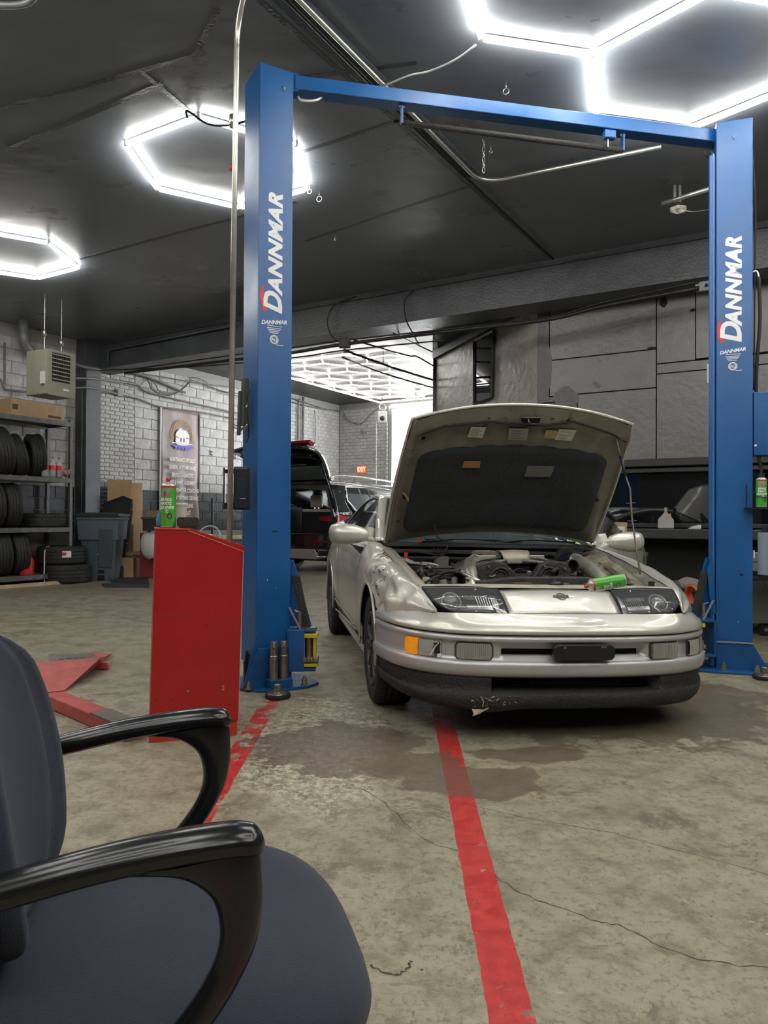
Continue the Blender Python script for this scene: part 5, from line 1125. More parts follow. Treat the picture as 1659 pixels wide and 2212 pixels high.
# crushed liner on the right side of the bay
random.seed(9)
lr = [[Vector((.50+.024*i+random.uniform(-.006, .006), -.40+.085*j+random.uniform(-.01, .01), .655+.024*j+.006*i+random.uniform(-.012, .012))) for i in range(7)] for j in range(8)]
E(MB().grid(lr), 'wing_liner', mat('dusty_beige', (.22, .19, .13), .75, var=.45, scale=9, bump=.5, wear=(.42, .34, .18), wscale=7, wamt=.62), smooth=True)
for k in range(5): E(MB().prism([(.52+.02*k, -.32+.07*k, .70+.018*k), (.60+.01*k, -.35+.07*k, .70+.018*k), (.62, -.28+.07*k, .715+.018*k), (.55, -.25+.07*k, .73+.018*k)], (0, 0, .003)), 'torn_liner', mat('torn_dark', (.06, .055, .045), .8))
# ---- bonnet, opened 48 degrees on its rear hinges
PH = math.radians(48); hd = Vector((0, -math.cos(PH), math.sin(PH))); hn = Vector((0, math.sin(PH), math.cos(PH))); H0 = Vector((0, .45, .905))
def halfw(t): return .725+(.665-.725)*t/1.0+.018*math.sin(PI*min(1, t/1.0))
def tfront(x): return 1.065-.095*(abs(x)/.65)**2.2
def trear(x): return .085*(1-(x/.73)**2)
def HB(x, t, n=0): return H0+Vector((x, 0, 0))+hd*t+hn*(n+.035*(1-(x/.72)**2)*(.4+.6*t))
def hoodgrid(n, inset=0, nu=24, nv=20, f=None):
    rows_ = []
    for j in range(nv+1):
        v = j/nv; r = []
        for i in range(nu+1):
            u = -1+2*i/nu; t0 = trear(u*.72)+inset; t1 = tfront(u*.65)-inset; t = t0+(t1-t0)*v; x = u*(halfw(t)-inset)
            r.append(HB(x, t, n+(f(u, v, x, t) if f else 0)))
        rows_.append(r)
    return rows_
fram = mat('bonnet_frame_paint', (.17, .16, .13), .42, .35, var=.2, scale=7, coat=.15, wear=(.09, .085, .07), wscale=6, wamt=.6)
bon = E(MB().grid(hoodgrid(.022)), 'bonnet', silver, smooth=True, thick=.004, label='opened bonnet')
def emb(u, v, x, t):      # pressed ribs of the inner frame
    e = 0
    if abs(u) > .86: e -= .010*math.sin((abs(u)-.86)/.14*PI)
    if v > .84: e -= .016*math.sin(min(1, (v-.84)/.14)*PI)
    if .70 < v < .84: e += .006*math.cos(x*34)
    if v < .16: e -= .006*math.sin(v/.16*PI)
    return e
E(MB().grid(hoodgrid(.004, .006, 48, 30, emb)), 'inner_frame', fram, bon, smooth=True)
rows_ = hoodgrid(.013, 0); edge = rows_[0]+[r[-1] for r in rows_[1:]]+list(reversed(rows_[-1]))[1:]+[r[0] for r in reversed(rows_[1:-1])]
E(MB().tube(edge, .0095, 6, closed=True), 'bonnet_edge', silver, bon, smooth=True)
E(MB().tube([p+hn*-.012+Vector((-.022 if p.x > 0 else .022, 0, 0)) for p in [r[-1] for r in rows_]], .006, 5).tube([p+hn*-.012+Vector((.022, 0, 0)) for p in [r[0] for r in rows_]], .006, 5), 'edge_fold', fram, bon, smooth=True)
# insulation pad
def padrow():
    rows_ = []; nv = 26; nu = 34
    for j in range(nv+1):
        v = j/nv; r = []
        for i in range(nu+1):
            u = -1+2*i/nu; t = .09+.70*v-.035*u*u*v+.05*(1-v)*(1-u*u)
            ww = .635-.035*v; cut = 0
            if v > .88: ww -= .10*((v-.88)/.12)**2
            if v < .1: ww -= .06*((.1-v)/.1)**2
            x = u*ww; q = -.012+.010*abs(math.sin(v*PI*2.5))*abs(math.sin((u+1)*PI*1.5))**.5*-1+.004*noise.noise(Vector((x*6, t*6, 1)))
            if i in (0, nu) or j in (0, nv): q = .004
            r.append(HB(x, t, q))
        rows_.append(r)
    return rows_
pad = E(MB().grid(padrow()), 'insulation_pad', mat('navy_felt', (.012, .015, .020), .95, var=.35, scale=4, bump=.5, bscale=90, sheen=.2), bon, smooth=True)
def onhood(u, v, n=-.006):
    c = CARI @ CAMP; d = CARI.to_3x3() @ ray(u, v); q = H0+hn*n
    best = None
    for it in range(3):
        s = (q-c).dot(hn)/d.dot(hn); p = c+d*s; x = p.x; t = (p-H0).dot(hd); q = HB(x, t, n)
    return p
def hoodlabel(pts, m, nm='hood_label', n=-.016, par=None, lines=0, lm=None):
    P4 = [onhood(u, v, n) for u, v in pts]; o = E(MB().prism(P4, -hn*.001), nm, m, par or bon)
    for k in range(lines):
        a = .2+.6*k/max(1, lines-1); l0 = P4[0].lerp(P4[3], a); l1 = P4[1].lerp(P4[2], a)
        E(MB().tube([l0.lerp(l1, .12)-hn*.0022, l0.lerp(l1, .82 if k % 2 else .6)-hn*.0022], .0011, 4), 'print_line', lm or mat('faded_print', (.12, .12, .10), .8), o)
    return o
lw = mat('aged_white_label', (.42, .40, .32), .7, var=.15, scale=30); ly = mat('aged_yellow_label', (.28, .23, .10), .7)
hoodlabel([(1018, 922), (1050, 923), (1042, 946), (1010, 944)], lw, lines=5); hoodlabel([(1100, 925), (1142, 926), (1138, 951), (1097, 950)], mat('faded_grey_label', (.20, .20, .17), .7), lines=4)
hoodlabel([(1180, 929), (1205, 930), (1200, 947), (1174, 946)], ly); hoodlabel([(1208, 927), (1246, 929), (1234, 952), (1198, 950)], lw, lines=3)
hoodlabel([(1003, 996), (1038, 996), (1036, 1011), (997, 1010)], mat('orange_label', (.30, .16, .05), .7), n=-.030); hoodlabel([(1140, 1006), (1198, 1007), (1189, 1030), (1132, 1029)], mat('grey_foil_label', (.13, .135, .13), .6), n=-.030, lines=3)
# latch pocket, rubber stops and holes
lk = hoodlabel([(1125, 903), (1168, 903), (1165, 916), (1128, 916)], voidm, 'latch_pocket', n=-.014)
P4 = [onhood(u, v, -.018) for u, v in ((1124, 902), (1168, 902), (1165, 916), (1127, 916))]; E(MB().tube(P4, .004, 6, closed=True), 'latch_rim', fram, bon, smooth=True)
E(MB().tube([onhood(1140, 904, -.02), onhood(1143, 912, -.045), onhood(1146, 915, -.02)], .004, 6), 'striker_loop', steelw, bon, smooth=True)
for u, v, r_ in ((1091, 905, .010), (1193, 907, .011), (1055, 905, .010), (1227, 909, .010), (914, 946, .011), (875, 1074, .014), (884, 1123, .022), (1246, 1130, .020), (1289, 1080, .012), (1196, 1123, .010), (935, 1118, .010), (908, 926, .010), (1334, 935, .016), (860, 1126, .006)):
    E(MB().lathe([(0, 0), (r_, 0), (r_*1.15, .002)], onhood(u, v, -.010), -hn, 16), 'frame_hole', voidm, bon)
E(MB().tube([onhood(*p, -.014) for p in ((900, 942), (960, 921), (1060, 911), (1120, 919), (1175, 920), (1240, 911), (1320, 937), (1352, 954))], .006, 6), 'front_seal', rubber, bon, smooth=True)
E(MB().prism([onhood(*p, -.016) for p in ((868, 1063), (876, 1066), (884, 1078), (882, 1084), (874, 1070))], -hn*.002), 'foam_crumb', mat('foam_yellow', (.38, .30, .10), .8), bon)
# prop rod
pr = [onhood(1332, 950, -.012), cpl(1340, 985, 1, -.10), cpl(1352, 1030, 1, -.14), cpl(1361, 1055, 1, -.17), cpl(1365, 1120, 1, -.22), cpl(1374, 1180, 1, -.30), cpl(1383, 1240, 1, -.40)]
rod = mat('dirty_rod', (.16, .13, .09), .6, .3, var=.4, scale=30); E(MB().tube(pr, .0055, 8), 'prop_rod', rod, smooth=True)
E(MB().tube([pr[1], pr[2]], .009, 8), 'rod_sleeve', blackm, smooth=True)
for a, q in ((.5, 3), (.1, 4)): p = Vector(pr[q]).lerp(Vector(pr[q+1]), a); E(MB().tube([p+Vector((-.03, 0, 0)), p+Vector((.03, 0, .004))], .002, 5), 'rod_clip', steel)
# ================================================================== spray can lying on the slam panel
cang = mat('can_green', (.06, .36, .03), .25, coat=.4); canw = mat('can_silver', (.52, .52, .50), .25, .6); canr = mat('can_red', (.50, .02, .02), .35)
canb = mat('can_black', (.015, .015, .02), .3)
def spraycan(t, h=.19, r_=.033, cap='nozzle'):
    """upright can along local z"""
    MB().lathe([(0, 0), (r_*.9, 0), (r_, .004), (r_, .008)], n=28).build('base_rim', canw, t, 'auto')
    b = MB().lathe([(r_, .008), (r_, h*.86)], n=28).build('can_body', cang, t, True)
    # silver wedge that runs down the front of the label
    pts = []
    for k in range(9):
        a = -PI/2-.75+1.3*k/8; zt = h*.84; zb_ = h*(.50+.30*(k/8)) ; pts.append((Vector((r_*1.004*math.cos(a), r_*1.004*math.sin(a), zb_)), Vector((r_*1.004*math.cos(a), r_*1.004*math.sin(a), zt))))
    MB().grid([[p[0] for p in pts], [p[1] for p in pts]]).build('silver_panel', canw, t, True)
    MB().lathe([(r_*1.003, h*.86), (r_*1.003, h*.895), (r_, h*.90)], n=28).build('red_band', canr, t, True)
    MB().lathe([(r_, h*.90), (r_*.98, h*.912), (r_*.75, h*.95), (r_*.5, h*.975), (r_*.42, h*.985), (0, h*.985)], n=28).build('can_dome', canw, t, 'auto')
    if cap == 'nozzle':
        MB().lathe([(r_*.22, h*.985), (r_*.22, h*1.02), (r_*.34, h*1.025), (r_*.30, h*1.07), (0, h*1.07)], n=12).build('nozzle', canr, t, 'auto')
    else:
        MB().lathe([(r_*.62, h*.97), (r_*.60, h*1.10), (r_*.55, h*1.11), (0, h*1.11)], n=20).build('cap', canb, t, 'auto')
    # round brake disc picture and oval badge
    def wrap(ang, z): return Vector((r_*1.012*math.cos(ang), r_*1.012*math.sin(ang), z))
    ov = [wrap(-PI/2-.25+.55*math.cos(a), h*.72+h*.035*math.sin(a)) for a in [2*PI*k/20 for k in range(20)]]
    MB().add(ov+[wrap(-PI/2-.25, h*.72)], [(k, (k+1) % 20, 20) for k in range(20)]).build('oval_badge', canr, t)
    for rr, m_, e in ((.32, canb, 1.0), (.20, canw, 1.003), (.09, canr, 1.006)):
        dv = [Vector((q.x*e, q.y*e, q.z)) for q in [wrap(-PI/2+.35+rr*math.cos(a), h*.25+h*.20*rr*1.0*math.sin(a)) for a in [2*PI*k/16 for k in range(16)]]]
        MB().add(dv+[Vector((wrap(-PI/2+.35, h*.25).x*e, wrap(-PI/2+.35, h*.25).y*e, h*.25))], [(k, (k+1) % 16, 16) for k in range(16)]).build('disc_picture', m_, t)
    for k, s_ in enumerate(('BRAKE', 'PARTS', 'CLEANER')):
        o = text(s_, h*.085, whitev, None, None, shear=.2, off=.0006, ext=.0003)
        me = o.data
        for v_ in me.vertices: a = -PI/2-.22+v_.co.x/r_; rr = r_*1.014+v_.co.z; v_.co = (rr*math.cos(a), rr*math.sin(a), h*(.60-.085*k)+v_.co.y)
        o.parent = t
    for k in range(4): MB().add([wrap(-PI/2-.3+.15*j, h*(.385-.02*k)+d) for d in (0, h*.008) for j in range(4)], [(j, j+1, 5+j, 4+j) for j in range(3)]).build('print_line', whitev, t)
wp0 = CARM @ cpl(1262, 1267, 2, .742); wp1 = CARM @ cpl(1348, 1253, 2, .772)
lying = thing('spray_can', 'green spray can lying on its side on the nose of the silver car', 'spray can', (0, 0, 0))
dz_ = (wp0-wp1).normalized(); yy = Vector((0, 1, .9)); zz_ = dz_
xx = yy.cross(zz_).normalized(); yy = zz_.cross(xx)
Ml = Matrix((xx, yy, zz_)).transposed().to_4x4(); Ml.translation = wp1; lying.matrix_world = Ml
spraycan(lying, (wp1-wp0).length*.92, .033)
# ================================================================== OFFICE CHAIR IN THE FOREGROUND
fab = mat('navy_office_fabric', (.011, .017, .033), .9, var=.12, scale=60, bump=.25, bscale=450, sheen=.12); plast = mat('glossy_black_plastic', (.008, .008, .009), .20, spec=.55)
CH = Matrix(((.961, -.277, 0, -.141), (.277, .961, 0, .836), (0, 0, 1, 0), (0, 0, 0, 1)))
chair = thing('office_chair', 'dark blue office chair with glossy black loop arms in the foreground', 'chair'); chair.matrix_world = CH
def superell(a, n): c, s = math.cos(a), math.sin(a); return (abs(c)**(2/n)*(1 if c > 0 else -1), abs(s)**(2/n)*(1 if s > 0 else -1))
def cushion(cx, cy, hx, hy, ztop, th_, n=3.2, droop=.03, N_=56):
    rows_ = []
    for k, (sc_, dz) in enumerate([(0.0, .004), (.3, .003), (.55, .0), (.75, -.002), (.88, -.007), (.95, -.016), (.985, -.028), (1.0, -.045), (.99, -.060), (.95, -th_)]):
        r = []
        for i in range(N_):
            x, y = superell(2*PI*i/N_, n); px, py = cx+hx*x*sc_, cy+hy*y*sc_
            fr_ = max(0, (px-cx)/hx); z = ztop+dz-droop*fr_**3+.012*(abs(py-cy)/hy)**2*(1 if sc_ < .8 else .5)
            r.append(Vector((px, py, z)))
        rows_.append(r)
    return MB().grid(rows_, True)
cushion(-.135, .268, .315, .285, .482, .075).build('seat', fab, chair, True)
cushion(-.15, .262, .285, .252, .418, .02, droop=.02).build('seat_shell', plast, chair, True)
# backrest: padded shell curved around the sitter
def backpt(u, v, d):
    z = .475+.45*v; hw = .225*(math.sin(PI*(.09+.81*v))**.6)*(1-.10*v); 
    s = -.365+.055*u*u-.075*(v-.3)-.03*math.sin(PI*v)*-1*.6; return Vector((s+d, .262+hw*u, z))
nu = 26; nv = 22; rows_ = []
def bgrid(off, bulge):
    out = []
    for j in range(nv+1):
        v = j/nv; r = []
        for i in range(nu+1):
            u = -1+2*i/nu; e = (1-u**8)*(1-(2*v-1)**8); seamd = -.010*math.exp(-((abs(u)-.62-.12*v)/.05)**2) if bulge > 0 else 0
            # rounded corners in v
            uu = u*(1-.55*max(0, (v-.80)/.20)**2.2)*(1-.60*max(0, (.24-v)/.24)**2)
            r.append(backpt(uu, v, off+bulge*e**.5+seamd*e))
        out.append(r)
    return out
f_ = bgrid(0, .055); b_ = bgrid(-.012, -.03)
bk = MB().grid(f_).build('backrest', fab, chair, True); 
rim = f_[0]+[r[-1] for r in f_[1:]]+list(reversed(f_[-1]))[1:]+[r[0] for r in reversed(f_[1:-1])]; MB().tube([p+Vector((-.005, 0, 0)) for p in rim], .012, 8, closed=True).build('piping', fab, bk, True)
MB().grid(b_).build('back_shell', plast, chair, True)
for l in (.0, .522):
    path = [(-.40, .655, .016, .020), (-.33, .664, .018, .022), (-.26, .677, .019, .025), (-.18, .691, .019, .027), (-.10, .700, .019, .028), (-.04, .703, .019, .028), (-.014, .701, .0185, .026), (-.004, .699, .016, .022), (.002, .696, .011, .015), (.005, .694, .005, .007)]
    P_ = cr(path, 8); rows_ = []
    for i, (s, z, h, w_) in enumerate(P_):
        r = []
        for k in range(32):
            a = 2*PI*k/32; cx = math.cos(a); sx_ = math.sin(a); g = 1-.10*math.exp(-((sx_+.15)/.10)**2)    # groove along the sides
            r.append(Vector((s, l+w_*cx*g, z+h*(sx_ if sx_ > 0 else sx_*.9))))
        rows_.append(r)
    mb = MB().grid(rows_, True); n0 = len(P_)
    mb.add(rows_[-1]+[Vector((.006, l, .694))], [(k, (k+1) % 32, 32) for k in range(32)])
    arm_ = mb.build('armrest', plast, chair, True)
    outer = [(.0, .694), (.003, .665), (.004, .625), (-.004, .582), (-.024, .540), (-.052, .500), (-.086, .462), (-.125, .428), (-.19, .402), (-.27, .395)]
    inner = [(-.17, .680), (-.100, .672), (-.060, .648), (-.046, .615), (-.047, .580), (-.062, .545), (-.090, .508), (-.124, .474), (-.17, .438), (-.26, .428)]
    Qo = cr(outer, 6); Qi = cr(inner, 6); rows_ = []
    for (s, z), (s2, z2) in zip(Qo, Qi):
        c = Vector(((s+s2)/2, l, (z+z2)/2)); h_ = Vector(((s-s2)/2, 0, (z-z2)/2))
        rows_.append([c+h_*math.cos(2*PI*k/20)+Vector((0, .019*math.sin(2*PI*k/20), 0)) for k in range(20)])
    MB().grid(rows_, True).build('arm_post', plast, arm_, True)
    MB().tube(cr([(-.40, l, .657), (-.42, l+(.03 if l < .1 else -.03), .60), (-.38, l+(.05 if l < .1 else -.05), .48), (-.26, l, .40)], 8), .018, 10).build('arm_rear', plast, arm_, True)
MB().cyl((-.15, .262, .12), (-.15, .262, .42), .028, 16).build('gas_column', blackm, chair, 'auto')
for k in range(5):
    a = 2*PI*k/5+.5; MB().tube([(-.15, .262, .13), (-.15+.15*math.cos(a), .262+.15*math.sin(a), .11), (-.15+.27*math.cos(a), .262+.27*math.sin(a), .07)], [.028, .022, .016], 8).build('star_leg', plast, chair, True)
    MB().cyl((-.15+.27*math.cos(a)-.02*math.sin(a), .262+.27*math.sin(a)+.02*math.cos(a), .028), (-.15+.27*math.cos(a)+.02*math.sin(a), .262+.27*math.sin(a)-.02*math.cos(a), .028), .028, 14).build('caster', plast, chair, 'auto')
MB().slab((-.34, .22, .42), (.06, 0, 0), (0, .084, 0), (-.06, 0, .26)).build('back_bar', plast, chair, bevel=.01)
# ================================================================== RED CABINET
redc = mat('red_enamel', (.36, .006, .006), .36, var=.10, scale=4, wear=(.10, .012, .010), wscale=42, wamt=.735, bump=.05, coat=.2); redd = mat('red_enamel_side', (.42, .03, .02), .45, var=.15, wear=(.25, .16, .12), wscale=14, wamt=.68)
cab = thing('red_console', 'red steel cabinet with sloping top standing left of the near blue post', 'cabinet', (-1.103, 3.42, 0), 0, rot=(0, .022, math.radians(18.4)))
zt = 1.012
prof = [(0, .17), (.412, .05+.12), (.412, .918), (.150, zt), (0, zt)]
prof = [(0, .085), (.412, .085), (.412, .912), (.150, zt), (0, zt)]
MB().prism([(x, 0, z) for x, z in prof], (0, .012, 0)).build('side_sheet', redc, cab, bevel=.002)
MB().prism([(x, .40, z) for x, z in prof], (0, .012, 0)).build('side_sheet', redc, cab, bevel=.002)
MB().b2((0, .012, .085), (.01, .40, zt)).build('front_sheet', redd, cab)
MB().b2((.402, .012, .085), (.412, .40, .912)).build('back_sheet', redd, cab)
MB().b2((-.004, -.004, zt), (.152, .416, zt+.008)).build('top_sheet', redd, cab, bevel=.002)
MB().hexa([(.15, .01, zt-.004), (.418, .01, .908), (.418, .41, .908), (.15, .41, zt-.004), (.15, .01, zt+.012), (.418, .01, .940), (.418, .41, .940), (.15, .41, zt+.012)]).build('sloping_lid', redc, cab, bevel=.002)
MB().tube([(.15, -.002, zt-.002), (.414, -.002, .913), (.414, -.002, .09)], .002, 5).build('pale_edge', mat('worn_red_edge', (.62, .25, .2), .5), cab)
MB().b2((.0, .01, .0), (.17, .40, .055)).b2((.34, .01, .0), (.41, .40, .10)).b2((.17, .05, .05), (.34, .40, .085)).build('base_frame', redd, cab, bevel=.003)
random.seed(5)
for k in range(16):
    x = random.uniform(.02, .39); z = random.uniform(.12, .5) if k % 3 else random.uniform(.5, .95); a = random.uniform(0, PI); l = random.uniform(.003, .010)
    if z > .9 and x > .2: continue
    MB().prism([(x+l*math.cos(a), -.0008, z+l*math.sin(a)), (x-.002, -.0008, z+.002), (x-l*math.cos(a), -.0008, z-l*math.sin(a)), (x+.002, -.0008, z-.002)], (0, .0006, 0)).build('paint_scratch', mat('dark_scratch', (.05, .01, .008), .6), cab)
for x, z in ((.165, .235), (.33, .250), (.33, .235)): MB().b2((x, -.0012, z), (x+.010, .0, z+.010)).build('bare_spot', mat('bare_spot', (.38, .18, .12), .6), cab)
for k in range(7): MB().b2((.05+.026*k, -.0009, .595), (.066+.026*k, 0, .618)).build('worn_print', mat('worn_print_red', (.33, .010, .009), .5), cab)
# things on the cabinet
cM = Matrix.Translation((-1.103, 3.42, 0)) @ Matrix.Rotation(math.radians(18.4), 4, 'Z') @ Matrix.Rotation(.022, 4, 'Y')
def oncab(x, y, z=zt+.009): return cM @ Vector((x, y, z))
p_ = oncab(.058, .10); can1 = thing('spray_can', 'green brake cleaner spray can standing upright on the red cabinet', 'spray can', p_, math.radians(8)); spraycan(can1, .228, .037)
MB().tube([(-.012, -.041, .03), (-.010, -.040, .18)], .0016, 6).build('straw', canr, can1)
p_ = oncab(.115, .24); cup = thing('plastic_tub', 'white plastic tub behind the spray can on the red cabinet', 'tub', p_)
MB().lathe([(0, 0), (.034, 0), (.040, .11), (.043, .112), (.043, .120), (.038, .120), (.034, .01)], n=24).build('bowl', mat('tub_white', (.50, .48, .42), .5), cup, 'auto'); MB().lathe([(0, .118), (.042, .118), (.042, .126), (0, .126)], n=24).build('lid', whitev, cup, 'auto')
p_ = oncab(.140, .09); blk_ = thing('foam_block', 'worn black rubber block lying on the red cabinet beside the spray can', 'block', p_+Vector((.012, 0, 0)), math.radians(20))
MB().prism([(a*1.0, -.03, b+.03) for a, b in rrect(.098, .048, .012, 4)], (0, .075, 0)).build('pad', padm, blk_, bevel=.003); MB().b2((-.04, -.028, -.004), (.03, .04, .006)).build('base_strip', blackm, blk_)
p_ = oncab(.018, .11); random.seed(8); mb = MB().sphere((0, 0, .035), .03, 12, (.55, .8, 1.3)); mb.v = [p*random.uniform(.85, 1.12) for p in mb.v]; mb.v = [Vector((p.x, p.y, max(0.0, p.z))) for p in mb.v]
cl_ = mb.build('blue_cloth', mat('blue_cloth', (.07, .20, .42), .9, var=.2, bump=.4), None, True); cl_.location = p_; tag(cl_, 'crumpled blue shop cloth at the left of the spray can', 'cloth')
# ================================================================== RED FLOOR EQUIPMENT ON THE LEFT
redf = mat('scuffed_pinkish_red', (.42, .07, .06), .5, var=.25, scale=10, wear=(.22, .14, .12), wscale=16, wamt=.60); greyf = mat('worn_ramp_top', (.16, .13, .12), .5, .2, var=.3)
tp = 0.105
A0 = atz(105, 1430, tp); A1 = atz(216, 1422, tp); T0 = atz(243, 1412, .012); B0 = atz(140, 1492, .004); B1 = atz(212, 1440, .004); K0 = atz(105, 1413, tp)
rp = thing('ramp', 'low red steel ramp on the floor beyond the chair back', 'ramp', (A1.x, A1.y, 0)); o_ = Vector((A1.x, A1.y, 0))
MB().prism([p-o_ for p in (K0, atz(200, 1413, tp), A1, A0)], (0, 0, -.01)).build('ramp_top', greyf, rp)
MB().add([p-o_ for p in (A0, A1, B1, B0, atz(60, 1500, .004), atz(60, 1431, tp))], [(0, 1, 2, 3), (5, 0, 3, 4)]).build('ramp_side', redf, rp, thick=.006)
MB().add([p-o_ for p in (A1, atz(200, 1413, tp), T0, B1)], [(0, 1, 2), (0, 2, 3)]).build('ramp_tip', redf, rp, thick=.006)
e_ = atz(222, 1437, .03); MB().box(e_-o_, (.09, .05, .05)).build('ramp_lug', redf, rp, bevel=.006)
for k in range(4): q = atz(130+16*k, 1425-1*k, tp); MB().box(q-o_+Vector((0, .015, 0)), (.035, .008, .004)).build('grip_slot', blackm, rp)
b0 = atz(95, 1500, .07); b1 = atz(268, 1572, .07); dd = (b1-b0); bar = thing('steel_bar', 'red square steel bar lying on the floor between chair and cabinet', 'bar', (b0.x, b0.y, 0), math.atan2(dd.y, dd.x)); L_ = dd.length
MB().b2((0, 0, .004), (L_, .11, .07)).build('beam', redf, bar, bevel=.004); MB().b2((.62*L_, -.002, .069), (L_+.01, .105, .078)).build('top_plate', greyf, bar, bevel=.002)
# ================================================================== LEFT SIDE: RACK, TYRES, HEATER, BIN, BOXES
rackm = mat('grey_rack_steel', (.13, .13, .125), .5, .4, var=.3, scale=10, wear=(.20, .15, .09), wscale=8, wamt=.66)
card = mat('cardboard', (.40, .26, .14), .8, var=.1); card2 = mat('pale_cardboard', (.55, .40, .24), .8, var=.12, scale=3)
rack = thing('tyre_rack', 'grey steel rack against the left wall loaded with tyres', 'shelf', W(-.9, .75, 0), PI/2-AL)   # local x: along the wall away, y: towards the wall
def R_l(x, y, z): return (x, y, z)
RL = 3.2; RD = .60; RM = Matrix.Translation(W(-.9, .75, 0)) @ Matrix.Rotation(PI/2-AL, 4, 'Z')
for x in (-.05, -RL): 
    for y in (0, RD): MB().b2((x, y, 0), (x+.05, y+.05, 2.66 if True else 0)).build('rack_upright', rackm, rack)
MB().b2((-1.62, 0.0, 0), (-1.58, .03, 2.6)).build('rack_upright', rackm, rack) if False else None
SZ = [.16, .90, 1.70, 2.62]
for z in SZ:
    MB().b2((-RL, -.01, z-.075), (.0, .03, z)).build('shelf_rail', rackm, rack, bevel=.003); MB().b2((-RL, RD+.01, z-.075), (.0, RD+.05, z)).build('shelf_rail', rackm, rack)
    MB().b2((-.045, 0, z-.06), (-.005, RD+.05, z-.01)).build('end_rail', rackm, rack); MB().b2((-RL, .03, z-.02), (-.02, RD+.01, z-.004)).build('shelf_board', mat('rack_board', (.16, .13, .10), .7, var=.3), rack)
tyre2 = mat('tyre_rubber_side', (.020, .020, .0205), .6, var=.25, scale=12, bump=.3, bscale=60)
def tyre_thing(label, M, R_=.345, wd=.225, n=52, group='used tyres on the rack', lug=True):
    t = thing('tyre', label, 'tyre', group=group); t.matrix_world = M
    MB().lathe([(.245, -wd*.36), (.25, -wd*.45), (R_*.88, -wd*.5), (R_*.955, -wd*.46), (R_-.004, -wd*.38)]+[(r, z) for g in range(4) for c in [-wd*.38+(g+.5)*wd*.19] for r, z in ((R_, c-wd*.085), (R_, c+wd*.06), (R_-.009, c+wd*.065), (R_-.009, c+wd*.08))]+[(R_, wd*.37), (R_-.004, wd*.40), (R_*.955, wd*.46), (R_*.88, wd*.5), (.25, wd*.45), (.245, wd*.36)], (0, 0, 0), (0, 0, 1), n).build('casing', tyre2, t, 'auto')
    if lug: lugs(R_, wd, 46, (0, 0, 1)).build('tread_blocks', tyre2, t)['kind'] = 'stuff'
    MB().lathe([(.245, -wd*.36), (.262, -wd*.30), (R_-.02, -wd*.32), (R_-.02, wd*.32), (.262, wd*.30), (.245, wd*.36)], (0, 0, 0), (0, 0, 1), 32).build('inner_liner', voidm, t, True)
    return t
def stand(x, y, z, yaw=0, lean=0, R_=.345):      # tyre on its tread in rack coordinates, axis along x
    return RM @ Matrix.Translation((x, y, z+R_)) @ Matrix.Rotation(yaw, 4, 'Z') @ Matrix.Rotation(lean, 4, 'Y') @ Matrix.Rotation(PI/2, 4, 'Y')
tyre_thing('leaning used tyre at the right of three on the upper rack shelf', stand(-.49, .28, 1.70, -.35, -.10))
tyre_thing('narrow used tyre in the middle of the upper rack shelf', stand(-.82, .28, 1.70, -.30, -.26, .33), R_=.33, wd=.2)
tyre_thing('big used tyre at the left end of the upper rack shelf', stand(-1.08, .30, 1.70, -.2, -.18, .37), R_=.37, wd=.25)
tyre_thing('used tyre standing on the middle rack shelf', stand(-.93, .28, .90, -.2, -.05))
tyre_thing('used tyre behind it at the left edge of the middle rack shelf', stand(-1.20, .28, .90, -.2, -.05))
tyre_thing('used tyre lying flat on the middle rack shelf', RM @ Matrix.Translation((-.30, .30, .90+.115)), R_=.345, wd=.225)
tyre_thing('right one of the two tyres on the bottom rack shelf', stand(-.80, .28, .16, -.2, -.06))
tyre_thing('left one of the two tyres on the bottom rack shelf', stand(-1.08, .28, .16, -.2, -.06))
# strapped pair on the floor
sp_ = atz(117, 1262, 0); sc_ = Vector((sp_.x, sp_.y+.34, 0))
tyre_thing('lower one of two new tyres strapped together on the floor', Matrix.Translation(sc_+Vector((.03, 0, .155))), R_=.385, wd=.30, n=60, group='new tyres strapped together on the floor')
tp_ = tyre_thing('upper one of two new tyres strapped together, with a white label', Matrix.Translation(sc_+Vector((-.03, 0, .455))), R_=.375, wd=.29, n=60, group='new tyres strapped together on the floor')
MB().grid([[Vector((.379*math.cos(a), .379*math.sin(a), z)) for a in [-1.15+.36*k/6 for k in range(7)]] for z in (-.03, .07)]).build('paper_label', whitev, tp_, True)
MB().grid([[Vector((.381*math.cos(a), .381*math.sin(a), z)) for a in [-1.15+.16*k/6 for k in range(7)]] for z in (-.0, .05)]).build('label_print', canr, tp_, True)
strap = []
a_ = -1.95
for x, z in ((.30, .60), (.36, .585), (.392, .50), (.394, .30), (.398, .15), (.39, .03), (.36, .012)): strap.append((sc_.x+x*math.cos(a_)-.0, sc_.y+x*math.sin(a_), z))
tag(MB().tube(cr(strap, 5), .013, 6, flat=(1, .5)).build('white_strap', whitev, None, True), 'white plastic strap around the two new tyres on the floor', 'strap')
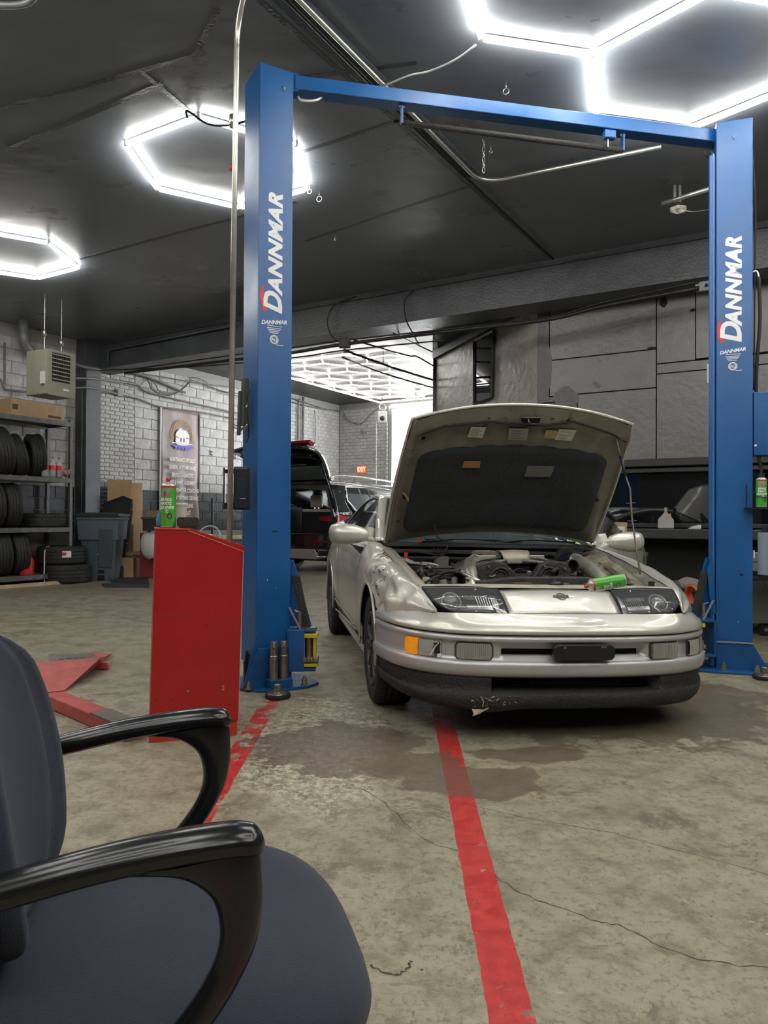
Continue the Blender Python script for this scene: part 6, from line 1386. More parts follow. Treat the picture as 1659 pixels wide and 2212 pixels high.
# boxes and drink bottles on the rack
lb = thing('long_box', 'long cardboard box on top of the tyre rack', 'box', RM @ Vector((-.42, .30, 2.62)), PI/2-AL+.10)
MB().b2((-.62, -.16, .004), (.36, .18, .26)).build('carton', card, lb, bevel=.004); MB().b2((.05, -.163, .05), (.30, -.160, .09)).b2((.35, -.10, .14), (.363, .12, .20)).b2((.35, -.10, .05), (.363, .12, .08)).build('carton_print', mat('dark_print', (.08, .05, .03), .8), lb); MB().b2((-.60, -.163, .10), (-.50, -.160, .18)).build('carton_print', mat('dark_print', (.08, .05, .03), .8), lb)
MB().slab((-.62, .0, .26), (.98, 0, 0), (0, .12, .05), (0, 0, .004)).build('box_flap', card2, lb)
cbx_ = thing('cardboard_box', 'cardboard box at the back of the middle rack shelf', 'box', RM @ Vector((-1.0, .66, .90)), PI/2-AL); MB().b2((-.45, -.03, .002), (.42, .07, .27)).build('carton', card, cbx_, bevel=.004)
cbx_ = thing('cardboard_box', 'worn cardboard box at the back of the bottom rack shelf', 'box', RM @ Vector((-.55, .66, .16)), PI/2-AL); MB().b2((-.5, -.03, .002), (.42, .07, .42)).build('carton', mat('brown_card', (.22, .15, .09), .8, var=.2), cbx_, bevel=.004)
MBj = thing('red_jug', 'red plastic jug behind the strapped tyres on the bottom shelf', 'jug', RM @ Vector((-.72, .12, .16)), 0); MB().lathe([(0, 0), (.10, 0), (.11, .02), (.11, .22), (.07, .28), (.03, .30), (.03, .33), (0, .33)], n=20).build('jug_body', mat('red_jug_plastic', (.5, .03, .03), .4), MBj, 'auto'); MB().cyl((0, 0, .33), (0, 0, .36), .035, 12).build('cap', blackm, MBj)
plb = mat('clear_plastic_bottle', (.75, .75, .73), .12, 0, alpha=.45, spec=.7); cola = mat('dark_drink', (.05, .02, .015), .2); redl = mat('bright_red_label', (.70, .02, .03), .4)
bp0 = RM @ Vector((-.26, .02, 1.70))
def bottle(label, x, y, rot=(0, 0, 0), grp='drink bottles in shrink wrap on the rack'):
    t = thing('drink_bottle', label, 'bottle', RM @ Vector((x, y, 1.704)), group=grp, rot=rot)
    MB().lathe([(0, 0), (.045, 0), (.052, .02), (.052, .17), (.045, .21), (.018, .27), (.014, .30)], n=16).build('bottle_body', plb, t, True); MB().lathe([(0, .01), (.047, .01), (.048, .13), (0, .13)], n=14).build('drink', cola if x < -.2 else plb, t, True)
    MB().lathe([(.053, .12), (.0535, .19)], n=16).build('bottle_label', redl, t, True); MB().cyl((0, 0, .30), (0, 0, .325), .017, 10).build('cap', redl, t); return t
bottle('drink bottle at the left end of the shrink wrapped pack', -.46, .06); bottle('second drink bottle from the left in the shrink wrapped pack', -.34, .04); bottle('drink bottle with red label in the middle of the pack', -.22, .04)
t = bottle('drink bottle lying in clear wrap at the right end of the shelf', -.10, .06, (PI/2*.9, 0, .6)); t.location.z += .06
# ---- unit heater
hm = mat('olive_grey_enamel', (.235, .235, .18), .42, var=.08, bump=.05)
hp = at(103, 800, 10.0); ht = thing('unit_heater', 'olive grey electric unit heater hanging over the tyre rack', 'heater', (hp.x, hp.y, hp.z-.33), math.radians(63))
hw_, hd_, hh_ = .46, .42, .64
MB().prism([(a+hw_/2, 0, b+hh_/2) for a, b in rrect(hw_, hh_, .03, 4)], (0, .03, 0)).build('front_panel', hm, ht)
MB().b2((-.0, .03, .01), (hw_, hd_+.03, hh_)).build('heater_casing', hm, ht, bevel=.012)
MB().b2((.07, -.004, .20), (.365, .002, .60)).build('louvre_opening', voidm, ht)
for k in range(7):
    z = .22+.057*k; MB().slab((.07, -.022, z), (.295, 0, 0), (0, .024, .018), (0, 0, .008)).build('louvre', hm, ht)
    for j in range(7): MB().b2((.09+.04*j, -.004, z+.02), (.096+.04*j, .0, z+.045)).build('heater_fin', steelw, ht)
MB().b2((.26, -.006, .09), (.35, 0, .115)).build('name_plate', whitev, ht)
for i, x in enumerate((.06, .34)):
    MB().cyl((x, .15, hh_), (x, .15, hh_+.95), .005, 6).build('hanger_rod', steel, ht); MB().lathe([(0, .0), (.02, .02), (.028, .06), (.02, .10), (0, .12)], (x, .15, hh_+.10 if i else hh_+.18), n=12).build('turnbuckle', steelw, ht, True)
MB().b2((-.03, .05, .15), (.0, .12, .32)).build('wiring_box', mat('ivory_plastic', (.55, .53, .45), .4), ht)
# ---- pipes on the left wall
pl_ = lambda u, v, b=.10: wb(u, v, b)
pipe('vent_duct', 'grey round duct with an elbow dropping from the ceiling by the heater', corner([wb(50, 668, .35), wb(52, 745, .35), wb(80, 775, .15)], .12), .085, greyp, sm=1, n=14)
pf = wb(50, 690, .35); tag(MB().cyl(pf+Vector((0, 0, .07)), pf+Vector((0, 0, .14)), .16, 18).build('duct_collar', greyp), 'round collar where the duct meets the ceiling', 'duct')
pipe('wall_conduit', 'thin grey pipe with elbows left of the heater', corner([wb(0, 818, .1), wb(10, 842, .1), wb(10, 740, .1)], .05), .018, greyp, sm=1)
pipe('wall_conduit', 'grey pipe along the wall under the heater', [wb(12, 842, .1), wb(50, 846, .1), wb(110, 848, .08)], .018, greyp, sm=1)
pipe('wall_conduit', 'upper grey conduit running from the heater past the column', [wb(160, 786, .32), wb(200, 796, .32), wb(300, 808, .10), wb(400, 848, .06)], .025, greyp)
pipe('wall_conduit', 'middle grey conduit over the brick wall', [wb(160, 817, .34), wb(200, 818, .32), wb(292, 830, .06), wb(330, 850, .06), wb(515, 893, .06)], .018, greyp)
pipe('wall_conduit', 'lower grey conduit over the brick wall and banner', [wb(160, 838, .32), wb(200, 838, .32), wb(250, 850, .06), wb(300, 862, .06), wb(345, 878, .05), wb(430, 890, .05), wb(515, 906, .05)], .016, greyp)
jx = thing('junction_box', 'square pale junction box on the brick wall', 'box', wb(258, 849, .04), PI/2-AL); MB().box((0, 0, 0), (.13, .07, .13)).build('box_body', mat('box_grey', (.30, .30, .28), .5), jx, bevel=.006); MB().box((0, -.037, 0), (.11, .006, .11)).build('box_cover', mat('box_grey', (.30, .30, .28), .5), jx)
for k, (pts, r) in enumerate(((((315, 812), (335, 830), (345, 845), (372, 850), (395, 838), (418, 816), (440, 822), (470, 842), (515, 850)), .012), (((318, 818), (332, 845), (370, 853), (400, 836), (416, 822), (450, 835), (515, 856)), .008), (((300, 836), (318, 822), (340, 848), (372, 856)), .007), (((280, 805), (340, 812), (420, 826), (515, 838)), .012))):
    pipe('wall_cable', ['thick sagging cable on the left block wall', 'thinner sagging cable below it on the block wall', 'short cable loop on the block wall', 'straight cable high on the block wall'][k], [wb(u, v, .07+.012*k) for u, v in pts], r, [greyp, wirem, greyp, greyp][k], 'cord')
pipe('wall_conduit', 'thin conduit down the dark column', [W(-.32, .20, 3.3), W(-.32, .20, 1.0)], .012, greyp, sm=1)
pipe('wall_conduit', 'conduit loop on the beam above the column', corner([W(-.07, .55, 3.72), W(-.07, .55, 4.0), W(-.09, 3.5, 4.05)], .08), .016, darkpaint, sm=1)
for i, (u, v) in enumerate(((428, 905), (508, 921), (455, 978), (505, 985))):
    o = MB().tube([wb(u-3, v-4, .01), wb(u+4, v-2, .03), wb(u-1, v+2, .03), wb(u+4, v+5, .01)], .012, 5).build('wall_stain_hook', wirem, None, True); tag(o, ['small black hook high on the wall right of the banner', 'black hook at the top right of the block wall', 'black hook halfway up the wall right of the banner', 'black hook near the post on the block wall'][i], 'hook')
# ---- banner
banm = mat('banner_vinyl', (.30, .245, .235), .38, var=.28, scale=2.5, bump=.35, bscale=3, stretch=(1, 1, .5)); ban = thing('wall_banner', 'tall brownish vinyl banner with a car logo hanging on the block wall', 'banner', W(1.608, .035, 0), PI/2-AL)
BW = 1.037; nu = 16; nv = 30
MB().grid([[Vector((BW*i/nu, -.012-.022*noise.noise(Vector((i*.35, j*.16, 2)))-.02*math.sin(i*.9+j*.12)*(.3+.7*abs(i/nu-.5)), .98+2.29*j/nv)) for i in range(nu+1)] for j in range(nv+1)]).build('banner_sheet', banm, ban, True, thick=.002)
MB().box((-.012, -.01, 2.12), (.03, .02, 2.30)).build('banner_hem', whitev, ban); MB().box((BW+.006, -.01, 2.12), (.03, .02, 2.30)).build('banner_hem', blackm, ban)
yb = -.062
def barc(R_, r_, m_, a0, a1, c=(.52, 2.75), ey=1.0, nm='logo_arc'): return MB().tube([(c[0]+R_*math.cos(a), yb, c[1]+R_*ey*math.sin(a)) for a in [a0+(a1-a0)*k/28 for k in range(29)]], r_, 5, flat=(1, 1)).build(nm, m_, ban, True)
orange = mat('print_orange', (.75, .40, .10), .5); prw = mat('print_white', (.85, .82, .80), .5); prb = mat('print_blue', (.12, .10, .60), .5)
barc(.27, .010, orange, -.35, PI+.35, ey=1.15); barc(.235, .004, orange, -.3, PI+.3, ey=1.15)
for k in range(11): a = .1+.295*k; MB().tube([(.52+.12*math.cos(a), yb, 2.75+.16*math.sin(a)), (.52+.25*math.cos(a), yb, 2.75+.28*math.sin(a))], .003, 4).build('logo_ray', orange, ban)
co = [(-.20, 0), (-.21, .10), (-.17, .18), (-.12, .22), (-.08, .27), (-.02, .28), (-.02, .24), (.10, .235), (.16, .18), (.20, .12), (.20, -.04), (.16, -.12), (.08, -.13), (0, -.15), (-.09, -.14), (-.17, -.12), (-.21, -.05)]
MB().prism([(.52+a*.92, yb-.004, 2.66+b*.85) for a, b in co], (0, .002, 0)).build('logo_car', prw, ban)
for x in (-.045, .035): MB().prism([(.52+x+a, yb-.006, 2.655+b) for a, b in rrect(.045, .085, .02, 4)], (0, .002, 0)).build('logo_grille', mat('print_brown', (.25, .19, .17), .5), ban)
for x in (-.14, .13): MB().prism([(.52+x-.05, yb-.006, 2.72), (.52+x+.05, yb-.006, 2.70), (.52+x+.04, yb-.006, 2.685), (.52+x-.04, yb-.006, 2.70)], (0, .002, 0)).build('logo_lamp', mat('print_brown', (.25, .19, .17), .5), ban)
MB().b2((.24, yb-.004, 2.575), (.80, yb-.002, 2.59)).build('logo_line', prw, ban); MB().b2((.27, yb-.004, 2.50), (.79, yb-.002, 2.545)).build('logo_line', prb, ban)
for k in range(5): MB().b2((.32+.09*k, yb-.004, 2.46-.02*(k % 2)), (.38+.09*k, yb-.002, 2.50)).build('logo_line', prb, ban)
for k, s_ in enumerate(('MAINTENANCE SPECIALIST', 'GENERAL AUTO MECHANIC', 'SERVICE DIAGNOSTIC', 'TIRES & WHEEL ALIGNMENT', 'WHEEL POWDER COATING', 'WINDOW TINTING CERAMIC', 'PAINT & DETAILING', 'SHIPPING OUT')):
    text(s_, .115, prw, ban, basis((.53, yb-.003, 2.24-.155*k), (1, 0, 0), (0, 0, 1)), off=.004, xs=[.53, .53, .55, .52, .66, .62, .60, .62][k]*.95)
for z in (3.24, 2.45, 1.55): MB().ring((BW-.03, yb+.02, z), (0, 1, 0), .012, .004, 10, 5).build('eyelet', steel, ban)
# ---- waste bin on wheels
binm = mat('slate_blue_plastic', (.085, .115, .135), .42, var=.12, scale=4, bump=.08); bp_0 = atz(207, 1256, 0)
bn = thing('wheeled_bin', 'slate blue wheeled waste bin beside the tyre rack', 'bin', (bp_0.x, bp_0.y+.02, 0), math.radians(6))
def ringr(w_, d_, z, y0=0, r=.05): return [Vector((a, b+y0, z)) for a, b in rrect(w_, d_, r, 3)]
MB().grid([ringr(.46, .44, .0, .36), ringr(.50, .50, .10, .36), ringr(.58, .60, .68, .36), ringr(.585, .605, .685, .36), ringr(.64, .68, .69, .36), ringr(.685, .74, 1.02, .36), ringr(.71, .78, 1.03, .36), ringr(.71, .78, 1.07, .36)], True).build('bin_body', binm, bn, 'auto')
MB().grid([ringr(.72, .80, 1.065, .36), ringr(.74, .82, 1.09, .36), ringr(.72, .78, 1.125, .38), ringr(.50, .60, 1.145, .40), ringr(.02, .02, 1.15, .40, .005)], True).build('bin_lid', mat('bin_lid_dark', (.03, .036, .042), .35), bn, 'auto')
for (x0, z0, x1, z1, d) in ((.02, .22, .24, .88, .02),): 
    MB().hexa([(.0, .075, .22), (.22, .075, .22), (.22, .14, .22), (.0, .14, .22), (.04, -.025, .88), (.26, -.025, .88), (.26, .05, .88), (.04, .05, .88)]).build('bin_recess', mat('bin_shadow', (.050, .068, .080), .5), bn, bevel=.01)
MB().b2((.0, .045, .435), (.20, .075, .455)).build('grab_bar', mat('pale_edge_plastic', (.35, .38, .40), .4), bn)
MB().hexa([(-.02, .125, 0), (.10, .125, 0), (.10, .2, 0), (-.02, .2, 0), (-.0, .100, .18), (.10, .100, .18), (.10, .2, .18), (-.0, .2, .18)]).build('foot_hollow', voidm, bn)
for x in (-.235, .215): MB().slab((x, .10, .02), (.02, 0, 0), (0, .04, 0), (.0, -.015, .22)).build('bin_rib', binm, bn)
MB().cyl((-.27, .62, .11), (-.22, .62, .11), .11, 18).build('bin_wheel', rubber, bn, 'auto'); MB().cyl((.22, .62, .11), (.27, .62, .11), .11, 18).build('bin_wheel', rubber, bn, 'auto')
# ---- black sheet, cartons and mats behind the bin
def cardbox(label, u, vb, vt, wpx, Y, dep, rz=0, m_=card, z0=None, nm='cardboard_box', flaps=False, tape=False):
    p = at(u, vb, Y); q = at(u, vt, Y); w_ = wpx*Y/1560; z = p.z if z0 is None else z0
    t = thing(nm, label, 'box', (p.x, p.y, z), rz); h = q.z-z
    MB().b2((-w_/2, 0, 0), (w_/2, dep, h)).build('carton', m_, t, bevel=.004)
    if flaps: MB().slab((-w_/2, 0, h), (w_, 0, 0), (0, -.12, -.10), (0, .003, .004)).build('box_flap', card2, t)
    if tape: MB().b2((-w_*.1, -.003, h*.5), (w_*.2, -.001, h*.62)).build('tape_strip', mat('blue_tape', (.25, .40, .55), .5), t)
    return t
cardbox('low open cardboard box on the floor right of the bin', 262, 1251, 1205, 50, 12.75, .35, .1, z0=0, tape=True)
cardbox('cardboard box of crumpled paper beside the cabinet', 298, 1250, 1206, 48, 13.0, .45, 0, z0=0)
cardbox('brown cardboard carton standing behind the black sheet', 258, 1130, 1036, 50, 13.15, .12, .3, m_=card, z0=.72, flaps=False)
cardbox('second carton low behind the black sheet', 258, 1215, 1132, 56, 13.1, .14, .3, m_=mat('brown_card', (.22, .15, .09), .8, var=.2), z0=0)
cardbox('tall flat pale carton leaning upright right of the black sheet', 290, 1206, 1043, 30, 13.5, .07, .2, m_=card2, z0=.30)
cardbox('side of the tall pale carton seen from its brown edge', 273, 1206, 1047, 12, 13.2, .3, .2, m_=card, z0=.30)
cardbox('flattened carton lying under the tall pale carton', 300, 1216, 1203, 60, 13.35, .3, .1, m_=mat('dark_brown_card', (.10, .07, .05), .8), z0=.22)
ppm = mat('brown_paper', (.38, .28, .17), .9, var=.3); random.seed(12)
for k in range(5):
    mb = MB().sphere((0, 0, 0), .13, 8, (1.2, .8, .5)); mb.v = [p*random.uniform(.6, 1.3) for p in mb.v]; o = mb.build('crumpled_paper', ppm); p = at(285+10*k, 1203+random.uniform(-8, 4), 13.1); o.location = p; tag(o, ['first wad of brown packing paper at the left in the box', 'second wad of brown packing paper from the left in the box', 'middle wad of brown packing paper in the box', 'fourth wad of brown packing paper from the left', 'wad of brown packing paper nearest the red cabinet'][k], 'paper', 'crumpled packing paper')
blm = mat('black_sheet_plastic', (.012, .012, .013), .45); BO = at(262, 1210, 12.86)
fs = [(-.30, .02), (-.02, .0), (.06, .12), (.13, .45), (.18, .85), (.19, 1.08), (.02, 1.15), (-.06, 1.12), (-.22, 1.06), (-.34, 1.0), (-.33, .6)]
bs = thing('bumper_liner', 'large black curved plastic sheet leaning between bin and cartons', 'car part', (BO.x, BO.y, BO.z)); MB().prism([(a, .03*math.sin(b*3), b) for a, b in fs], (.0, .05, 0)).build('sheet', blm, bs, bevel=.01)
for b in (.3, .9, .75): MB().cyl((.06+.12*b, -.01, b), (.06+.12*b, .06, b), .008, 8).build('clip_hole', steelw, bs)
for k, (lab, poly) in enumerate((('dark rubber mat on the floor beside the bin', [(232, 1250), (320, 1249), (322, 1262), (240, 1258)]), ('thin grey mat lying in front of the dark mat', [(220, 1263), (252, 1262), (322, 1264), (322, 1269), (226, 1269)]))):
    o = MB().prism([atz(u, v, .002) for u, v in poly], (0, 0, .02)).build('floor_mat', mat('mat_grey', (.035, .037, .042), .6), None, bevel=.003); tag(o, lab, 'mat')
wd_ = MB().b2((0, 0, 0), (3.4, .09, .05)).build('wood_strip', mat('pale_wood', (.50, .40, .26), .7, var=.2)); wd_.location = W(-4.4, .92, .002); wd_.rotation_euler = (0, 0, PI/2-AL); tag(wd_, 'pale timber batten on the floor under the tyre rack', 'timber')
# ---- bench and clutter seen between cabinet and near post
bt = at(470, 1160, 9.0)
wb_ = thing('work_table', 'low dark table with a wooden top behind the red cabinet', 'table', (bt.x, bt.y, 0), .1)
MB().b2((-.45, 0, .80), (.60, .6, .84)).build('table_top', mat('bench_wood', (.42, .31, .19), .6, var=.2), wb_, bevel=.004); MB().b2((-.45, .02, .55), (.60, .04, .80)).build('table_apron', mat('grey_metal_dark', (.07, .08, .085), .5), wb_)
for x in (-.42, .54):
    for y in (.03, .54): MB().b2((x, y, 0), (x+.05, y+.05, .80)).build('leg', blackm, wb_)
sw_ = thing('steering_wheel', 'grey steering wheel rim lying on the table behind the red cabinet', 'wheel', at(452, 1158, 8.9)); 
MB().ring((0, 0, .0), (0, -1, .35), .13, .012, 24, 8).build('rim', mat('rim_grey', (.30, .31, .32), .4), sw_, True); MB().tube([(-.12, 0, 0), (0, -.02, .02), (.12, 0, 0)], .008, 6).tube([(0, 0, 0), (0, -.03, -.1)], .008, 6).build('spoke', steel, sw_, True)
rd_ = MB().cyl((0, 0, 0), (0, 0, .46), .014, 10).build('black_rod', blackm); rd_.location = at(458, 1155, 9.1); tag(rd_, 'thin black rod standing up behind the red cabinet', 'rod')
E2 = thing('black_crate', 'black plastic crate of parts left of the blue cloth beyond the cabinet', 'crate', at(328, 1145, 12.2)); MB().b2((-.16, 0, 0), (.18, .3, .20)).build('crate_body', blackm, E2, bevel=.01); MB().b2((-.18, -.02, .18), (.20, .32, .22)).build('crate_rim', mat('dash_grey', (.035, .037, .04), .6), E2)
MB().b2((-.10, .02, .22), (.14, .25, .33)).build('crate_parcel', mat('brown_card', (.22, .15, .09), .8, var=.2), E2)
E3 = thing('white_bag', 'white sack standing under the black crate beside the cabinet', 'bag', (at(322, 1195, 12.4).x, at(322, 1195, 12.4).y, .35)); mb = MB().sphere((0, 0, .25), .25, 14, (.6, .6, 1)); mb.build('sack', mat('sack_white', (.5, .49, .47), .8, bump=.5), E3, True)
E4 = thing('red_toolbox', 'dark red tool chest under the crate beyond the cabinet', 'tool chest', (at(330, 1150, 12.5).x, at(330, 1150, 12.5).y+.1, 0)); MB().b2((-.3, .12, .0), (.5, .6, .80)).build('chest', mat('dark_red_paint', (.20, .015, .02), .5), E4, bevel=.01); MB().b2((-.28, .10, .55), (.48, .13, .72)).build('drawer', mat('dark_red_paint', (.20, .015, .02), .5), E4, bevel=.006)
# ================================================================== BLACK SUV WITH RAISED TAILGATE
gb = mat('gloss_black_car_paint', (.006, .007, .008), .10, 0, coat=1, spec=.7); chrome = mat('bright_chrome', (.75, .75, .74), .12, 1.0); taill = mat('red_tail_lamp', (.25, .004, .008), .12, 0, coat=1); beigei = mat('beige_leather', (.55, .50, .42), .6)
cor = at(730, 1200, 13.7)
suv = thing('suv', 'black SUV with its tailgate raised in the far bay', 'car', (cor.x, cor.y, 0), -AL)    # local x to the right, y forward
Wd = 1.98; SM = Matrix.Translation((cor.x, cor.y, 0)) @ Matrix.Rotation(-AL, 4, 'Z'); SI = SM.inverted()
def spl(u, v, ax, val):
    c = SI @ CAMP; d = SI.to_3x3() @ ray(u, v); s = (val-c[ax])/d[ax]; return c+d*s
# right flank as a section grid: x = 0 outer face
def flank(y, s=1):
    cx = -Wd/2; rr = .10*max(0, 1-y/.35)**2
    pr = [(.02, .35), (.0, .45), (-.005, .62), (.01, .80), (.0, 1.0), (-.04, 1.14)]
    top = [(-.10, 1.22), (-.17, 1.55), (-.22, 1.74), (-.34, 1.80)]
    return [Vector((cx+s*(x-rr-cx), y, z)) for x, z in cr(pr, 3)], [Vector((cx+s*(x-rr*.5-cx), y, z)) for x, z in cr([(-.04, 1.14)]+top, 3)]
for s in (1, -1):
    r1 = []; 
    for y in (0, .06, .15, .3, .5, .8, 1.2, 2.0, 3.0, 4.0, 4.7): r1.append(flank(y, s)[0])
    MB().grid(r1).build('body_side', gb, suv, True)
    r2 = []
    for y in (.10, .2, .35, .6, 1.0, 1.6, 2.4, 3.0): r2.append(flank(y, s)[1])
    MB().grid(r2).build('upper_side', gb, suv, True)
xs = [k/8 for k in range(9)]
MB().grid([[Vector((-.34-(Wd-.68)*x, y, 1.80+.045*math.sin(PI*x)-(.02 if y < .3 else 0)-.03*max(0, y-2))) for x in xs] for y in (.10, .4, 1, 2, 3, 3.6)]).build('roof', gb, suv, True, thick=.02)
MB().b2((-Wd+.1, 3.0, .5), (-.1, 4.7, 1.12)).build('bonnet_block', gb, suv, bevel=.1, seg=3)
# side windows with chrome surround, on the flank's upper face
def onfl(y, z): return Vector((-.10-(z-1.22)*.28+.016, y, z)) if z > 1.2 else Vector((-.05, y, z))
wl_ = [onfl(.55, 1.70), onfl(.50, 1.42), onfl(.72, 1.20), onfl(3.2, 1.20), onfl(2.9, 1.66), onfl(1.4, 1.73)]
MB().prism([p for p in wl_], (-.01, 0, 0)).build('side_glass', mat('suv_glass', (.10, .12, .13), .06, .3, spec=.9), suv)
MB().tube([p+Vector((.012, 0, 0)) for p in wl_], .022, 6, closed=True).build('chrome_trim', chrome, suv, True)
for y0, y1 in ((1.12, 1.18), (1.42, 1.55)): MB().prism([onfl(y0, 1.21)+Vector((.012, 0, 0)), onfl(y0+.05, 1.21)+Vector((.012, 0, 0)), onfl(y1-.15, 1.71)+Vector((.012, 0, 0)), onfl(y1-.20, 1.71)+Vector((.012, 0, 0))], (.004, 0, 0)).build('window_post', chrome if y0 < 1.3 else gb, suv)
MB().tube(cr([Vector((-.26, .12, 1.80)), Vector((-.25, .30, 1.885)), Vector((-.25, 1.2, 1.91)), Vector((-.26, 2.4, 1.88)), Vector((-.27, 2.7, 1.80))], 6), .022, 8).build('roof_rail', chrome, suv, True); MB().tube([Vector((-.25, .9, 1.80)), Vector((-.25, .9, 1.90))], .02, 6).build('rail_foot', chrome, suv)
# rear: bumper, lamps, sill, opening with cargo space
def rear(x, z, y=0): return (x, y, z)
MB().grid([[Vector((-Wd*k/12, -.06*math.sin(PI*k/12)**.4+.05, z)) if z_i not in (0,) else Vector((-Wd*k/12, .10, z)) for k in range(13)] for z_i, z in enumerate((.26, .36, .52, .66, .74))]).build('rear_bumper', gb, suv, True)
MB().b2((-Wd+.1, .05, .66), (-.1, .30, .78)).build('loading_sill', gb, suv, bevel=.02)
MB().prism([(-.10, -.03, .34), (-.42, -.045, .34), (-.52, -.05, .47), (-1.5, -.05, .47), (-1.6, -.045, .34), (-1.5, -.04, .28), (-.5, -.04, .28)], (0, .03, 0)).build('skid_plate', mat('satin_silver_trim', (.42, .42, .40), .3, .6), suv, bevel=.006)
MB().tube([(-.12, -.02, .46), (-.40, -.045, .46), (-.46, -.05, .33), (-.16, -.03, .33)], .014, 6, closed=True).build('exhaust_trim', chrome, suv, True); MB().prism([(-.13, -.028, .45), (-.39, -.05, .45), (-.44, -.055, .34), (-.17, -.04, .34)], (0, .01, 0)).build('exhaust_mouth', voidm, suv)
MB().b2((-.55, -.028, .60), (-.06, .0, .635)).build('bumper_reflector', mat('dark_red_reflector', (.14, .004, .01), .2), suv)
MB().hexa([(-.40, -.045, 1.03), (.006, -.015, .99), (.006, .03, .99), (-.40, .0, 1.03), (-.40, -.045, 1.10), (.006, -.015, 1.13), (.006, .03, 1.13), (-.40, .0, 1.10)]).hexa([(.0, .0, .99), (.016, .0, .99), (.016, .36, 1.08), (.0, .36, 1.08), (.0, .0, 1.13), (.016, .0, 1.13), (.016, .36, 1.10), (.0, .36, 1.10)]).build('tail_lamp', taill, suv, bevel=.006)
for s in (0, 1): x = -.07 if s == 0 else -Wd+.07; MB().tube(cr([(x-(.03 if s == 0 else -.03), .03, .76), (x-(.02 if s == 0 else -.02), .02, 1.14), (x-(.14 if s == 0 else -.14), .08, 1.45), (x-(.26 if s == 0 else -.26), .12, 1.74)], 6), .075, 8).build('rear_pillar', gb, suv, True)
MB().b2((-Wd+.3, .06, 1.72), (-.3, .18, 1.80)).build('roof_header', gb, suv, bevel=.02)
# cargo bay
MB().b2((-Wd+.15, .2, .72), (-.15, 1.3, .74)).b2((-Wd+.12, .2, .72), (-Wd+.14, 1.3, 1.3)).b2((-.14, .2, .72), (-.12, 1.3, 1.3)).build('cargo_lining', voidm, suv)
MB().b2((-Wd+.18, 1.25, .72), (-.18, 1.40, 1.22)).build('rear_seat_back', mat('black_seat_back', (.016, .016, .018), .6), suv, bevel=.03)
MB().b2((-Wd+.2, 1.22, 1.20), (-.2, 1.34, 1.27)).build('seat_top', beigei, suv, bevel=.02)
for x in (-.50, -1.0, -1.45): MB().b2((x-.15, 1.26, 1.30), (x+.15, 1.36, 1.56)).build('headrest', beigei, suv, bevel=.04, seg=3); MB().cyl((x-.05, 1.31, 1.2), (x-.05, 1.31, 1.32), .01, 6).cyl((x+.05, 1.31, 1.2), (x+.05, 1.31, 1.32), .01, 6).build('headrest_rod', chrome, suv)
MB().b2((-Wd+.25, .3, 1.70), (-.3, 2.8, 1.73)).b2((-.22, .3, 1.3), (-.18, 2.6, 1.6)).build('headliner', mat('headliner_grey', (.30, .29, .27), .8), suv)
for x in (-.5, -1.45): MB().b2((x-.13, 2.3, 1.30), (x+.13, 2.4, 1.55)).build('front_headrest', mat('teal_dark_leather', (.05, .08, .09), .6), suv, bevel=.04)
# raised tailgate
TM = Matrix.Translation((0, .14, 1.80)) @ Matrix.Rotation(-math.radians(20), 4, 'X')
o = MB().grid(patch([[(-.28, 0, .0), (-.7, 0, .03), (-1.3, 0, .03), (-1.70, 0, .0)], [(-.16, -.40, .02), (-.7, -.42, .06), (-1.3, -.42, .06), (-1.82, -.40, .02)], [(-.06, -.80, -.04), (-.7, -.85, .02), (-1.3, -.85, .02), (-1.92, -.80, -.04)], [(-.10, -1.15, -.20), (-.7, -1.20, -.14), (-1.3, -1.20, -.14), (-1.88, -1.15, -.20)]])).xf(TM @ Matrix.Rotation(-math.radians(18), 4, 'X')).build('tailgate', gb, suv, True, thick=.06)
TM2 = TM @ Matrix.Rotation(-math.radians(18), 4, 'X')
MB().prism([(-.30, -.12, -.075), (-.22, -.50, -.075), (-1.76, -.50, -.075), (-1.68, -.12, -.075)], (0, 0, .01)).xf(TM2).build('tailgate_glass', mat('suv_glass', (.10, .12, .13), .06, .3, spec=.9), o)
MB().slab((-.10, -.98, -.03), (-.50, 0, 0), (0, -.16, -.05), (0, 0, .07)).xf(TM2).build('tailgate_lamp', taill, o, bevel=.01)
MB().tube([TM2 @ Vector((-.5, -.55, -.07)), TM2 @ Vector((-1.4, -.55, -.07))], .012, 6).build('tailgate_handle', chrome, o)
for s in (0, 1): x = -.16 if s == 0 else -Wd+.16; MB().tube([Vector((x, .10, 1.35)), TM2 @ Vector((x, -.55, -.05))], .012, 6).build('gas_strut', blackm, suv)
for x in (-.16, -Wd+.16):
    for y in (.95, 3.9):
        t_ = tyre(.36, .26, .25, (1, 0, 0), (x, y, .36)).build('tyre', tyrem, suv, 'auto'); MB().lathe([(0, .03), (.06, .03), (.24, .08), (.25, .12)], (x, y, .36), (1 if x > -1 else -1, 0, 0), 24).build('wheel_rim', steelw, t_, 'auto')
MB().b2((-Wd+.05, .35, .22), (-.05, 4.5, .40)).build('underbody', voidm, suv)
